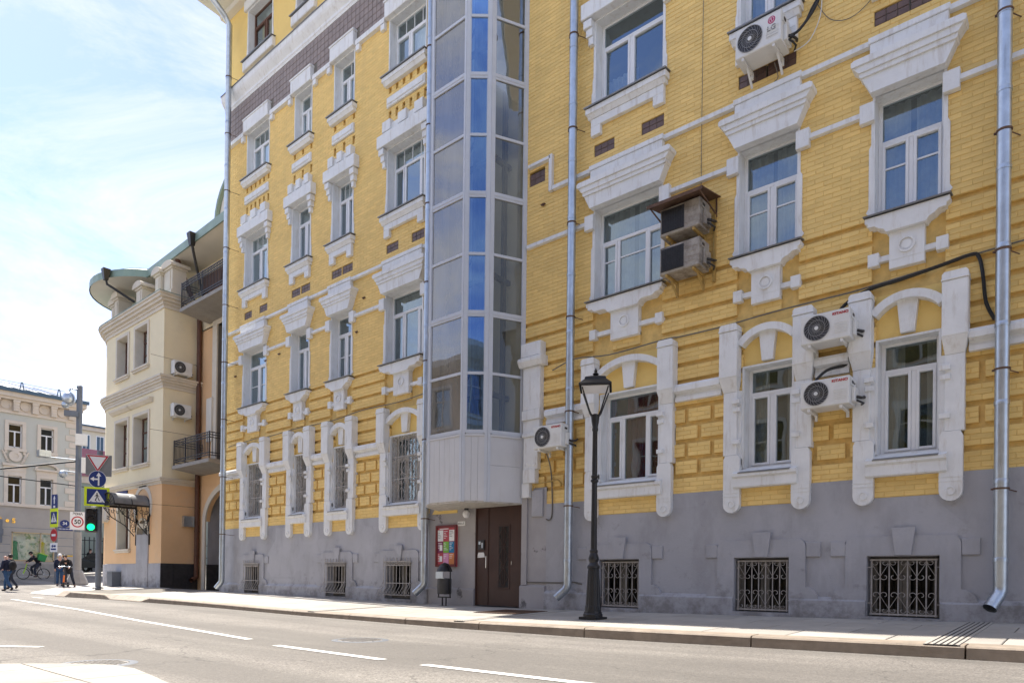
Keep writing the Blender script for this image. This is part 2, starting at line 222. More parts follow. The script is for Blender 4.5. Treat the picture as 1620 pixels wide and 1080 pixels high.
# ------------------------------------------------------------------ mesh helpers
class MB:
    def __init__(s): s.v = []; s.f = []; s.mi = []; s.cur = 0
    def add(s, vs, fs):
        b = len(s.v); s.v += [tuple(p) for p in vs]; s.f += [tuple(i+b for i in f) for f in fs]; s.mi += [s.cur]*len(fs); return s
    def box(s, x0,x1,y0,y1,z0,z1):
        return s.add([(x0,y0,z0),(x1,y0,z0),(x1,y1,z0),(x0,y1,z0),(x0,y0,z1),(x1,y0,z1),(x1,y1,z1),(x0,y1,z1)],
                     [(0,3,2,1),(4,5,6,7),(0,1,5,4),(1,2,6,5),(2,3,7,6),(3,0,4,7)])
    def fbox(s, x0,x1,y0,y1,z0,z1,c=.006):      # box whose front (-y) edges are chamfered
        return s.add([(x0+c,y0,z0+c),(x1-c,y0,z0+c),(x1-c,y0,z1-c),(x0+c,y0,z1-c),(x0,y0+c,z0),(x1,y0+c,z0),(x1,y0+c,z1),(x0,y0+c,z1),(x0,y1,z0),(x1,y1,z0),(x1,y1,z1),(x0,y1,z1)],
            [(0,1,2,3),(4,5,1,0),(5,6,2,1),(6,7,3,2),(7,4,0,3),(8,9,5,4),(9,10,6,5),(10,11,7,6),(11,8,4,7),(11,10,9,8)])
    def hexa(s, b, t):                           # 4 bottom + 4 top corners
        return s.add(list(b)+list(t), [(0,3,2,1),(4,5,6,7),(0,1,5,4),(1,2,6,5),(2,3,7,6),(3,0,4,7)])
    def prism(s, poly, ax, a0, a1):
        n = len(poly)
        g = {'x': lambda p,a: (a,p[0],p[1]), 'y': lambda p,a: (p[0],a,p[1]), 'z': lambda p,a: (p[0],p[1],a)}[ax]
        return s.add([g(p,a0) for p in poly]+[g(p,a1) for p in poly], [tuple(range(n)), tuple(range(2*n-1,n-1,-1))]+[(i,(i+1)%n,n+(i+1)%n,n+i) for i in range(n)])
    def tube(s, pts, r, n=8, caps=True):
        pts = [Vector(p) for p in pts]; rs = r if isinstance(r,(list,tuple)) else [r]*len(pts)
        up = Vector((0,0,1)); vs = []; prev = None
        for i,p in enumerate(pts):
            t = (pts[min(i+1,len(pts)-1)]-pts[max(i-1,0)]).normalized()
            if prev is None:
                a = t.orthogonal().normalized()
            else:
                a = (prev - t*prev.dot(t)); a = a.normalized() if a.length > 1e-6 else t.orthogonal().normalized()
            prev = a; b = t.cross(a)
            for k in range(n):
                an = 2*math.pi*k/n; vs.append(p + (a*math.cos(an)+b*math.sin(an))*rs[i])
        fs = [(i*n+k, i*n+(k+1)%n, (i+1)*n+(k+1)%n, (i+1)*n+k) for i in range(len(pts)-1) for k in range(n)]
        if caps: fs += [tuple(range(n-1,-1,-1)), tuple(range((len(pts)-1)*n, len(pts)*n))]
        return s.add(vs, fs)
    def lathe(s, prof, cx=0, cy=0, n=16, flute=None):
        vs = [(cx+r*math.cos(2*math.pi*k/n), cy+r*math.sin(2*math.pi*k/n), z) for r,z in prof for k in range(n)]
        fs = [(i*n+k, i*n+(k+1)%n, (i+1)*n+(k+1)%n, (i+1)*n+k) for i in range(len(prof)-1) for k in range(n)]
        fs += [tuple(range(n-1,-1,-1)), tuple(range((len(prof)-1)*n, len(prof)*n))]
        return s.add(vs, fs)
    def ring(s, cx,cz,y0,y1,r0,r1,n=20):          # annulus in the xz plane
        vs = []
        for k in range(n):
            a = 2*math.pi*k/n; c_,s_ = math.cos(a),math.sin(a)
            vs += [(cx+r0*c_,y0,cz+r0*s_),(cx+r1*c_,y0,cz+r1*s_),(cx+r1*c_,y1,cz+r1*s_),(cx+r0*c_,y1,cz+r0*s_)]
        fs = []
        for k in range(n):
            a = 4*k; b = 4*((k+1)%n)
            fs += [(a,a+1,b+1,b),(a+1,a+2,b+2,b+1),(a+2,a+3,b+3,b+2),(a+3,a,b,b+3)]
        return s.add(vs, fs)
    def disc(s, cx,cz,y0,y1,r,n=20):
        return s.prism([(cx+r*math.cos(2*math.pi*k/n), cz+r*math.sin(2*math.pi*k/n)) for k in range(n)],'y',y0,y1)
    def ball(s, c, r, n=10, sq=(1,1,1)):
        pr = []
        for i in range(n+1):
            a = -math.pi/2+math.pi*i/n; pr.append((max(math.cos(a)*r,1e-4), math.sin(a)*r))
        b = len(s.v); s.lathe(pr,0,0,2*n)
        for i in range(b,len(s.v)):
            v = s.v[i]; s.v[i] = (c[0]+v[0]*sq[0], c[1]+v[1]*sq[1], c[2]+v[2]*sq[2])
        return s
    def holed(s, x0,x1,z0,z1,holes,y,tags=None):
        xs = sorted({x0,x1}|{min(max(h[i],x0),x1) for h in holes for i in (0,1)}); zs = sorted({z0,z1}|{min(max(h[i],z0),z1) for h in holes for i in (2,3)})
        for a,b in zip(xs,xs[1:]):
            for c,d in zip(zs,zs[1:]):
                mx,mz = (a+b)/2,(c+d)/2
                if b-a < 1e-5 or d-c < 1e-5 or any(h[0]<mx<h[1] and h[2]<mz<h[3] for h in holes): continue
                s.add([(a,y,c),(b,y,c),(b,y,d),(a,y,d)],[(0,1,2,3)])
        return s
    def xf(s, i0, mtx):
        for i in range(i0,len(s.v)): s.v[i] = tuple(mtx @ Vector(s.v[i]))
        return s
    def build(s, name, m, parent=None, world=True, smooth=None, fix=True, kind=None):
        me = bpy.data.meshes.new(name)
        off = wloc(parent) if (parent and world) else Vector((0,0,0))
        me.from_pydata([(v[0]-off.x, v[1]-off.y, v[2]-off.z) for v in s.v], [], s.f)
        ms = m if isinstance(m,(list,tuple)) else [m]
        for x in ms: me.materials.append(x)
        if len(ms) > 1: me.polygons.foreach_set('material_index', s.mi)
        if fix:
            bm = bmesh.new(); bm.from_mesh(me); bmesh.ops.recalc_face_normals(bm, faces=bm.faces); bm.to_mesh(me); bm.free()
        if smooth:
            me.shade_smooth()
            me.set_sharp_from_angle(angle=R(smooth if smooth is not True else 40))
        me.update()
        o = bpy.data.objects.new(name, me); C.objects.link(o)
        if parent: o.parent = parent
        if kind: o['kind'] = kind
        return o
def wloc(o):
    v = Vector((0,0,0))
    while o: v += o.location; o = o.parent
    return v
def thing(name, label, cat, loc=(0,0,0), rz=0, group=None):
    o = bpy.data.objects.new(name, None); C.objects.link(o); o.location = loc; o.rotation_euler = (0,0,rz); o.empty_display_size = .2
    o['label'] = label; o['category'] = cat
    if group: o['group'] = group
    return o
def tag(o, label, cat, group=None):
    o['label'] = label; o['category'] = cat
    if group: o['group'] = group
    return o
KIDS = {}
def copy_tree(o, parent=None, loc=None):
    c = o.copy(); C.objects.link(c)
    if parent: c.parent = parent
    if loc is not None: c.location = loc
    for ch in list(o.children): copy_tree(ch, c)
    return c
def text_mesh(txt, size, depth=.004, bold=0, align='CENTER'):
    cu = bpy.data.curves.new('lettering','FONT'); cu.body = txt; cu.size = size; cu.extrude = depth/2; cu.align_x = align; cu.align_y = 'CENTER'; cu.offset = bold
    ob = bpy.data.objects.new('lettering', cu); C.objects.link(ob)
    dg = bpy.context.evaluated_depsgraph_get(); me = bpy.data.meshes.new_from_object(ob.evaluated_get(dg))
    C.objects.unlink(ob); bpy.data.objects.remove(ob)
    return me
def lettering(txt, size, m, parent, loc, depth=.004, bold=0, rot=(math.pi/2,0,0), sx=1):
    me = text_mesh(txt, size, depth, bold); me.materials.append(m)
    o = bpy.data.objects.new('lettering', me); C.objects.link(o); o.parent = parent; o.location = loc; o.rotation_euler = rot; o.scale = (sx,1,1)
    return o
def interp(x, tab):
    if x <= tab[0][0]: return tab[0][1]
    for (a,fa),(b,fb) in zip(tab,tab[1:]):
        if x <= b: return fa+(fb-fa)*(x-a)/(b-a)
    return tab[-1][1]
# ground heights
BT = [(-60,.1),(-45,.09),(-35,.12),(-29,.12),(-22.3,.09),(-17.4,.05),(-12.8,0),(-9,0),(-6.4,.025),(-4.8,.05),(-3.2,.07),(-1.7,.086),(-.8,.11),(2,.16),(8,.2)]
RT = [(-60,-.1),(-48,0),(-43,-.06),(-37,-.26),(-30,-.2),(-24,-.16),(-17,-.165),(-12.8,-.20),(-8,-.216),(-5,-.2),(-3,-.165),(-.5,-.125),(3,-.08),(8,-.05)]
KW = 3.3
def bz(x): return interp(x, BT)
def swz(x, y): return bz(x) + .031*min(y,0)
def rdz(x, y):
    z = interp(x, RT)
    if x < -40:
        t = min(1, (-40-x)/9); t = t*t*(3-2*t)
        z = z*(1-t) + t*(.16+.08*max(-4,min(y,40)))
    return z
def px(p):       # pixels per metre and image position, for choosing the bricks that show largest
    q = MC @ Vector((p[0], p[1]+D, p[2]-CAMZ)); return 1080/q.z, q.x/q.z*1080+810, q.y/q.z*1080+911.59

# ================================================================== GROUND
def struct(o): o['kind'] = 'structure'; return o
mb = MB()
xs = [-160,-130,-100,-80,-70,-64]+[-60+i*.75 for i in range(0,91)]+[12,20,40,80]; ys = [-80,-50,-30,-20]+[-15+i*1.0 for i in range(0,36)]+[26,34,44,60,90]
vs = [(x,y,rdz(x,y)) for x in xs for y in ys]; nY = len(ys)
mb.add(vs, [(i*nY+j,(i+1)*nY+j,(i+1)*nY+j+1,i*nY+j+1) for i in range(len(xs)-1) for j in range(nY-1)])
struct(mb.build('road', M['asphalt'], smooth=True, fix=False))
# pavement bed and paving slabs
pave = MB()
xs = [-28+i*.5 for i in range(0,77)]
for a,b in zip(xs,xs[1:]):
    ya, yb = -KW+.28, .6
    pave.add([(a,ya,swz(a,ya)-.012),(b,ya,swz(b,ya)-.012),(b,0,swz(b,0)-.012),(a,0,swz(a,0)-.012),(b,yb,bz(b)-.012),(a,yb,bz(a)-.012)],[(0,1,2,3),(3,2,4,5)])
# corner pavement by the crossing
corner = [(-28,-3.02),(-31,-2.9),(-34.5,-2.5),(-37.5,-1.6),(-40.2,-.2),(-42.6,1.4),(-44.2,3.2),(-45,6),(-45.3,12),(-45.5,30)]
inner = [(-28,.6),(-30,.64),(-32,.64),(-34,.64),(-36,1),(-37,1.8),(-37.4,2.6),(-37.5,5),(-37.5,12),(-37.5,30)]
def cz(x,y): return rdz(x,y)+.05
nbed = len(pave.f)
cv = []
for (a,b),(c,d) in zip(corner,inner):
    for t in (0,.33,.66,1):
        x,y = a+(c-a)*t, b+(d-b)*t; cv.append((x,y,(rdz(x,y)+.03)*(1-t)+t*(bz(x) if y<3 else rdz(x,y)+.12)))
sk = len(pave.v); pave.add([(x,y,cv[4*i][2]) for i,(x,y) in enumerate(corner)]+[(x-.02,y-.03,rdz(x,y)-.15) for x,y in corner],[(i,i+1,len(corner)+i+1,len(corner)+i) for i in range(len(corner)-1)])
pave.add(cv,[(i*4+j,(i+1)*4+j,(i+1)*4+j+1,i*4+j+1) for i in range(len(corner)-1) for j in range(3)])
pave.mi[nbed:] = [1]*(len(pave.mi)-nbed)
sidewalk = struct(pave.build('pavement', [M['joint'],M['slab']], fix=False, smooth=True))
bed = MB()
SLX = 1.06
rows = [(-3.02,-2.28),(-2.28,-1.53),(-1.53,-.78),(-.78,-.02)]
i = 0; x = -24.0
while x < 6:
    for k,(ya,yb) in enumerate(rows):
        xa = x + (SLX/2 if k%2 else 0); xb = xa+SLX; g = .0075; dz = random.uniform(-.0015,.0015)
        c = [(xa+g,ya+g),(xb-g,ya+g),(xb-g,yb-g),(xa+g,yb-g)]; g2 = .016
        t = [(xa+g2,ya+g2),(xb-g2,ya+g2),(xb-g2,yb-g2),(xa+g2,yb-g2)]
        m_ = MB(); m_.add([(p[0],p[1],swz(*p)-.03) for p in c]+[(p[0],p[1],swz(*p)-.004+dz) for p in c]+[(p[0],p[1],swz(*p)+dz) for p in t],
            [(0,1,5,4),(1,2,6,5),(2,3,7,6),(3,0,4,7),(4,5,9,8),(5,6,10,9),(6,7,11,10),(7,4,8,11),(8,9,10,11)])
        m_.build('paving_slab', M['slab'], sidewalk, fix=False)
    x += SLX
# kerb
kerb = MB(); kerb.box(-28,8,-3.2,-3.1,-.6,-.35); kerb = struct(kerb.build('kerb', M['kerb']))
def kerb_stone(xa, xb, ha=1., hb=1.):
    g = .004; m_ = MB()
    def sec(x,h):
        zt = swz(x,-KW)*h + (1-h)*(rdz(x,-KW)+.03); zt2 = swz(x,-3.02); zb = rdz(x,-KW)-.08
        return [(x,-KW,zb),(x,-KW,zt-.022),(x,-KW+.018,zt-.004),(x,-KW+.045,zt+.001),(x,-3.02,zt2),(x,-3.02,zb)]
    g = .009; A,B = sec(xa+g,ha),sec(xb-g,hb); n = 6
    m_.add(A+B,[tuple(range(n-1,-1,-1)),tuple(range(n,2*n))]+[(i,(i+1)%n,n+(i+1)%n,n+i) for i in range(n)])
    m_.build('kerb_stone', M['kerb'], kerb)
edges = [-20.3,-18.7,-17.1,-15.05,-13.0,-11.0,-9.35,-7.55,-5.5,-3.1,-.95,1.2,3.3,5.4,7.6]
for a,b in zip(edges,edges[1:]): kerb_stone(a,b)
for a,b,c,d in ((-20.9,-20.3,.05,1),(-22.1,-20.9,.05,.05),(-23.2,-22.1,.05,.05),(-23.7,-23.2,1,.05),(-25.4,-23.7,1,1),(-26.8,-25.4,1,1),(-27.4,-26.8,.05,1),(-28.4,-27.4,.05,.05)): kerb_stone(a,b,c,d)
# road markings
def mark(x0,y0,x1,y1,wd,z=.005):
    m_ = MB(); d = Vector((x1-x0,y1-y0)).normalized(); nx,ny = -d.y*wd/2, d.x*wd/2; n = max(1,int(abs(x1-x0)/.7)); vs=[]
    for i in range(n+1):
        t = i/n; x,y = x0+(x1-x0)*t, y0+(y1-y0)*t
        vs += [(x+nx,y+ny,rdz(x+nx,y+ny)+z),(x-nx,y-ny,rdz(x-nx,y-ny)+z)]
    m_.add(vs,[(2*i,2*i+1,2*i+3,2*i+2) for i in range(n)])
    return struct(m_.build('road_marking', M['paint'], fix=False))
mark(-24.9,-5.42,-8.36,-6.80,.11); mark(-7.40,-6.99,-5.32,-7.06,.11); mark(-4.71,-7.08,-2.6,-7.16,.11); mark(-1.9,-7.18,.3,-7.22,.11)
mark(-9.35,-9.28,-8.95,-8.95,.11); mark(-27.5,-4.2,-26,-4.3,.11); mark(-32,-4.6,-28.5,-4.9,.11)
def manhole(x,y,r,label):
    z = rdz(x,y)+.006; t = thing('manhole_cover', label, 'manhole cover', (x,y,z))
    m_ = MB(); m_.lathe([(r*.86,-.02),(r*.86,.0),(r,.0),(r+.03,-.004),(r+.03,-.02)],0,0,28); m_.build('rim', M['steelpole'], t, world=False, smooth=30)
    m_ = MB(); m_.lathe([(r*.84,-.02),(r*.84,-.001)],0,0,28)
    for i in range(-6,7):
        for j in range(-6,7):
            a,b = i*r*.13, j*r*.13
            if a*a+b*b < (r*.78)**2: m_.box(a-r*.035,a+r*.035,b-r*.035,b+r*.035,-.002,.004)
    m_.build('lid', M['concrete'], t, world=False)
manhole(-7.32,-5.82,.34,'round iron manhole cover in the road near the dashed centre line')
manhole(-6.93,-9.06,.30,'round manhole cover in the asphalt at the tip of the near pavement corner')
# near pavement at the photographer's feet
npv = [(-7.24,-9.74),(-7.06,-9.52),(-6.78,-9.26),(-6.5,-9.1),(-6.1,-9.06),(-5.55,-9.14),(-4.4,-9.34),(-2.5,-9.7),(0,-10.1),(6,-10.8),(6,-13.6),(-9.5,-13.6),(-8.6,-11.6)]
m_ = MB(); m_.add([(x,y,rdz(x,y)+.022) for x,y in npv]+[(x,y,rdz(x,y)-.05) for x,y in npv],[tuple(range(len(npv)))]+[(i,(i+1)%len(npv),len(npv)+(i+1)%len(npv),len(npv)+i) for i in range(len(npv))])
nearp = struct(m_.build('near_pavement', M['joint']))
def clip_poly(poly, a, b, c):     # keep a*x+b*y<=c
    o = []
    for i,p in enumerate(poly):
        q = poly[(i+1)%len(poly)]; dp = a*p[0]+b*p[1]-c; dq = a*q[0]+b*q[1]-c
        if dp <= 0: o.append(p)
        if dp*dq < 0: t = dp/(dp-dq); o.append((p[0]+(q[0]-p[0])*t, p[1]+(q[1]-p[1])*t))
    return o
for i in range(-10,7):
    for j in range(-14,-8):
        p = clip_poly(clip_poly(clip_poly(clip_poly(npv,-1,0,-(i*.95+.006)),1,0,(i+1)*.95-.006),0,-1,-(j*.8+.006)),0,1,(j+1)*.8-.006)
        if len(p) < 3 or abs(sum(p[k][0]*p[(k+1)%len(p)][1]-p[(k+1)%len(p)][0]*p[k][1] for k in range(len(p))))/2 < .03: continue
        m_ = MB(); n = len(p); m_.add([(x,y,rdz(x,y)+.023) for x,y in p]+[(x,y,rdz(x,y)+.032) for x,y in p],[tuple(range(n,2*n))]+[(k,(k+1)%n,n+(k+1)%n,n+k) for k in range(n)])
        m_.build('paving_slab', M['slab'], nearp)
# drain channels across the pavement
def drain(x0, x1, label, n=5):
    t = thing('drain_channel', label, 'drain', ((x0+x1)/2,-1.6,swz((x0+x1)/2,-1.6)))
    a = MB(); ya, yb = -KW+.01, -.06
    for k in range(n+1):
        xx = x0+(x1-x0)*k/n; a.hexa([(xx-.016,ya,swz(xx,ya)-.004),(xx+.016,ya,swz(xx,ya)-.004),(xx+.016,yb,swz(xx,yb)-.004),(xx-.016,yb,swz(xx,yb)-.004)],[(xx-.016,ya,swz(xx,ya)+.008),(xx+.016,ya,swz(xx,ya)+.008),(xx+.016,yb,swz(xx,yb)+.008),(xx-.016,yb,swz(xx,yb)+.008)])
    a.build('rib', M['slab'], t)
    a = MB(); a.hexa([(x0,ya,swz(x0,ya)-.01),(x1,ya,swz(x1,ya)-.01),(x1,yb,swz(x1,yb)-.01),(x0,yb,swz(x0,yb)-.01)],[(x0,ya,swz(x0,ya)+.003),(x1,ya,swz(x1,ya)+.003),(x1,yb,swz(x1,yb)+.003),(x0,yb,swz(x0,yb)+.003)])
    a.build('channel_bed', M['dark'], t)
drain(-1.30,-1.02,'slotted drain channel crossing the pavement below the rightmost downpipe')
drain(-8.12,-7.92,'slotted drain channel crossing the pavement between door and street lamp',4)
drain(-12.42,-12.22,'slotted drain channel crossing the pavement left of the litter bin',4)
# foot grate by the door
t = thing('foot_grate', 'steel foot grate set in the pavement before the brown door', 'grate', (-8.75,-1.1,swz(-8.75,-1.1)))
a = MB()
for k in range(18):
    xx = -9.28+k*.062; a.hexa([(xx,-1.6,swz(xx,-1.6)),(xx+.022,-1.6,swz(xx,-1.6)),(xx+.022,-.62,swz(xx,-.62)),(xx,-.62,swz(xx,-.62))],[(xx,-1.6,swz(xx,-1.6)+.012),(xx+.022,-1.6,swz(xx,-1.6)+.012),(xx+.022,-.62,swz(xx,-.62)+.012),(xx,-.62,swz(xx,-.62)+.012)])
a.build('bars', M['rust'], t)
a = MB(); a.add([(-9.3,-1.62,swz(-9.3,-1.62)+.004),(-8.2,-1.62,swz(-8.2,-1.62)+.004),(-8.2,-.6,swz(-8.2,-.6)+.004),(-9.3,-.6,swz(-9.3,-.6)+.004)],[(0,1,2,3)]); a.build('pit_shade_sheet', M['dark'], t)  # flat dark sheet stands in for the shade below the bars

# ================================================================== YELLOW APARTMENT BUILDING
BX0, BX1 = -22.7, 3.2
bld = thing('apartment_building', 'large yellow painted brick apartment building with white window surrounds and grey base', 'building', (-10,0,0))
GR = [(-21.07,-20.03),(-18.29,-17.58),(-16.3,-15.56),(-13.85,-12.64),(-7.42,-6.11),(-4.55,-3.70),(-2.50,-1.66)]
F2 = [(-21.4,-19.98),(-18.55,-17.58),(-16.5,-15.53),(-14.1,-12.64),(-7.62,-6.1),(-4.67,-3.65),(-2.57,-1.62)]
F3 = [(-21.4,-19.98),(-18.58,-17.6),(-16.52,-15.55),(-14.1,-12.64),(-7.64,-6.1),(-4.68,-3.72),(-2.57,-1.62)]
F4 = [(-21.35,-19.96),(-18.52,-17.6),(-16.5,-15.55),(-14.08,-12.64)]
F5 = [(-21.4,-19.87),(-18.5,-17.58),(-16.5,-15.55),(-14.08,-12.64)]
GZ, F2Z, F3Z, F4Z, F5Z = (2.55,4.27), (6.15,8.0), (10.03,11.8), (13.66,15.18), (17.66,19.3)
BASE = [(-21.0,-20.14),(-16.48,-15.58),(-13.89,-12.91),(-7.38,-6.49),(-4.65,-3.74),(-2.59,-1.65)]
DOOR = (-10.77,-9.40)
holes = [(a,b,2.55,4.93) for a,b in GR]+[(a,b,*F2Z) for a,b in F2]+[(a,b,*F3Z) for a,b in F3]+[(a,b,*F4Z) for a,b in F4]
holes.append((-11.95,-8.75,2.0,2.55))
dent = []           # small recesses in the brickwork above the third floor windows
for a,b in F3[:4]:
    n = 3 if b-a < 1.2 else 6
    for k in range(n):
        xx = a+.02+(b-a-.1)*k/(n-1)
        dent += [(xx,xx+.10,12.6,12.74),(xx,xx+.10,13.26,13.40)]
recess = dent
tiles = [(a+o, a+o+.47, 9.07, 9.29) for a,b in F3 for o in (0, b-a-.47)]
tiles.append((-9.3,-8.88,9.07,9.33))
aprons = [(a,b,4.95,6.06) for a,b in F2]
# ---- brick courses
CZ0, CH = 2.166, .0775
ROW = []
def intervals(za, zb, cut):
    iv = [(BX0,BX1)]
    for h in cut:
        if min(zb,h[3])-max(za,h[2]) > .35*CH:
            o = []
            for a,b in iv:
                if h[1] <= a or h[0] >= b: o.append((a,b))
                else:
                    if h[0] > a: o.append((a,h[0]))
                    if h[1] < b: o.append((h[1],b))
            iv = o
    return [(a,b) for a,b in iv if b-a > .03]
bricks = []        # x0,x1,z0,z1,y
def lay(a, b, k, y=0.0, z0=None):
    z = (CZ0+CH*k) if z0 is None else z0
    BL = .262; off = (k%2)*.131+random.uniform(-.01,.01)
    x = math.floor((a-off)/BL)*BL+off
    while x < b:
        L_ = BL
        xa, xb = max(x,a), min(x+L_,b)
        if xb-xa > .025: bricks.append((xa+.004,xb-.004,z+.0045,z+CH-.0045,y,xa==x and xb==x+L_))
        x += L_
wallm = MB(); blocks = []; bandm = []
GROOVE_B = {4,8,12,16,20}; GROOVE_T = {26,30,34,38,42,46,50}
GRID = [ -5.335+.49*i for i in range(-40,20)]
solid = MB()
def mortar(mb_, a, b, z0, z1, y=0.0):
    mb_.add([(a,y+.005,z0),(b,y+.005,z0),(b,y+.005,z1),(a,y+.005,z1),(a,.07,z0),(b,.07,z0),(b,.07,z1),(a,.07,z1)],[(0,1,2,3),(1,5,6,2),(4,0,3,7),(3,2,6,7),(4,5,1,0)])
k = 0
while CZ0+CH*k < 16.5:
    z = CZ0+CH*k
    if k in GROOVE_B or k in GROOVE_T: k += 1; continue
    cut = holes+tiles+recess
    if 26 < k < 50: cut = cut+[(h[0]-.0,h[1]+.0,h[2],h[3]) for h in aprons]
    iv = intervals(z, z+CH, cut)
    if 4 < k < 20:
        row = (k-5)//4; o = []
        for a,b in iv:
            for g in GRID:
                ga = g+(.245 if row%2 else 0)
                xa, xb = max(a,ga+.035), min(b,ga+.49-.035)
                if xb-xa > .05: o.append((xa,xb))
        iv = o
        if (k-5)%4 == 0: blocks += [(a,b,z,z+3*CH) for a,b in iv]
    elif 20 < k < 50:
        if (k-23)%4 == 0: bandm += [(a,b,z,z+3*CH) for a,b in intervals(z+CH,z+2*CH,cut)]
        elif k in (21,): 
            for a,b in iv: mortar(solid,a,b,z,z+CH)
        elif k in (22,23,24,25):
            for a,b in iv: mortar(solid,a,b,z,z+CH)
    else:
        for a,b in iv: mortar(solid,a,b,z,z+CH)
    for a,b in iv: lay(a,b,k)
    k += 1
# recessed plane behind grooves, aprons and dentils
solid.holed(BX0,BX1,2.17,6.14,[h for h in holes],.055)
for h in recess+tiles: solid.add([(h[0],.06,h[2]),(h[1],.06,h[2]),(h[1],.06,h[3]),(h[0],.06,h[3])],[(0,1,2,3)])
# return walls at the left end
solid.add([(BX0,.005,0),(BX0,11,0),(BX0,11,20),(BX0,.005,20)],[(0,3,2,1)])
solid.add([(BX1,.005,0),(BX1,11,0),(BX1,11,20),(BX1,.005,20)],[(0,1,2,3)])
solid.add([(-9,.005,16.4),(BX1,.005,16.4),(BX1,.005,20),(-9,.005,20)],[(0,1,2,3)])
wall = solid.build('wall', M['mortar'], bld, fix=False)
for a,b,z0,z1 in blocks:
    m_ = MB(); mortar(m_,a,b,z0,z1); m_.build('rusticated_block', M['mortar'], wall, fix=False)
for a,b,z0,z1 in [(a,b,CZ0+CH*kk,CZ0+CH*(kk+3)) for kk in (27,31,35,39,43,47) for a,b in intervals(CZ0+CH*(kk+1),CZ0+CH*(kk+2),holes+aprons)]:
    m_ = MB(); mortar(m_,a,b,z0,z1); m_.build('band_course', M['mortar'], wall, fix=False)
# brick piers under the apron plates
for a,b in F2:
    c = (a+b)/2; hw = (.27*(b-a)+.2)/2
    m_ = MB(); mortar(m_,c-hw,c+hw,CZ0+CH*38+.0,CZ0+CH*41,.02); m_.build('apron_pier', M['mortar'], wall, fix=False)
    for kk in (38,39,40): lay(c-hw,c+hw,kk,.02)
# yellow panels below the ground floor sills
for a,b in GR:
    m_ = MB(); m_.add([(a,-.022,1.9),(b,-.022,1.9),(b,-.022,2.26),(a,-.022,2.26),(a,.05,1.9),(b,.05,1.9),(b,.05,2.26),(a,.05,2.26)],[(0,1,2,3),(1,5,6,2),(4,0,3,7),(4,5,1,0)])
    m_.build('sill_panel', M['mortar'], wall, fix=False)
    for q in range(4): lay(a,b,q,-.027,1.905+CH*q)
# choose the bricks that show largest as separate objects
def score(bk):
    s,u,v = px(((bk[0]+bk[1])/2, bk[4], (bk[2]+bk[3])/2))
    return s if (bk[5] and 5 < u < 1615 and 5 < v < 1075 and bk[1]-bk[0] > .24) else 0
order = sorted(range(len(bricks)), key=lambda i: -score(bricks[i])); top = set(order[:300])
bme = MB(); bme.add([(-.5+.016,-.0065,-.5+.06),(.5-.016,-.0065,-.5+.06),(.5-.016,-.0065,.5-.06),(-.5+.016,-.0065,.5-.06),(-.5,0,-.5),(.5,0,-.5),(.5,0,.5),(-.5,0,.5)],[(0,1,2,3),(4,5,1,0),(5,6,2,1),(6,7,3,2),(7,4,0,3)])
# the joints of old paint are uneven: jitter every brick a little
stuffv = []; stufff = []; ox, oy = 10.0, 0.0
bproto = None
for i,(xa,xb,za,zb,y,full) in enumerate(bricks):
    j = random.uniform(-.0016,.0016); y0 = y-.0015+j; y1 = y+.0050; e = .005
    ja,jb,jc,jd = [random.uniform(-.0022,.0022) for _ in range(4)]
    if i in top:
        if bproto is None:
            bproto = bme.build('brick', M['brick'], None, fix=False); o = bproto
        else:
            o = bpy.data.objects.new('brick', bproto.data); C.objects.link(o)
        o.parent = wall; o.location = ((xa+xb)/2+ox, y1, (za+zb)/2); o.scale = (xb-xa, 1+j*120, zb-za)
        continue
    b = len(stuffv)
    stuffv += [(xa+e+ox,y0,za+e+ja),(xb-e+ox,y0,za+e+jb),(xb-e+ox,y0,zb-e+jc),(xa+e+ox,y0,zb-e+jd),(xa+ox,y1,za+ja),(xb+ox,y1,za+jb),(xb+ox,y1,zb+jc),(xa+ox,y1,zb+jd)]
    stufff += [(b,b+1,b+2,b+3),(b+4,b+5,b+1,b),(b+5,b+6,b+2,b+1),(b+6,b+7,b+3,b+2),(b+7,b+4,b,b+3)]
me = bpy.data.meshes.new('brickwork'); me.from_pydata(stuffv,[],stufff); me.materials.append(M['brick'])
bw = bpy.data.objects.new('brickwork', me); C.objects.link(bw); bw.parent = bld; bw['kind'] = 'stuff'
# ---- dark rooms behind the windows
m_ = MB(); m_.add([(BX0+.1,2.2,0),(BX1-.1,2.2,0),(BX1-.1,2.2,20),(BX0+.1,2.2,20),(BX0+.1,.32,0),(BX1-.1,.32,0),(BX1-.1,.32,20),(BX0+.1,.32,20)],[(0,1,2,3),(4,0,3,7),(1,5,6,2),(3,2,6,7)])
for z in (2.2,5.2,9.2,13.0,16.6): m_.box(BX0+.1,BX1-.1,.32,2.2,z-.1,z)
for x in (-19.2,-17.0,-14.8,-12.2,-8.9,-5.4,-3.1): m_.box(x-.05,x+.05,.32,2.2,0,20)
m_.build('room_walls', M['room'], bld)
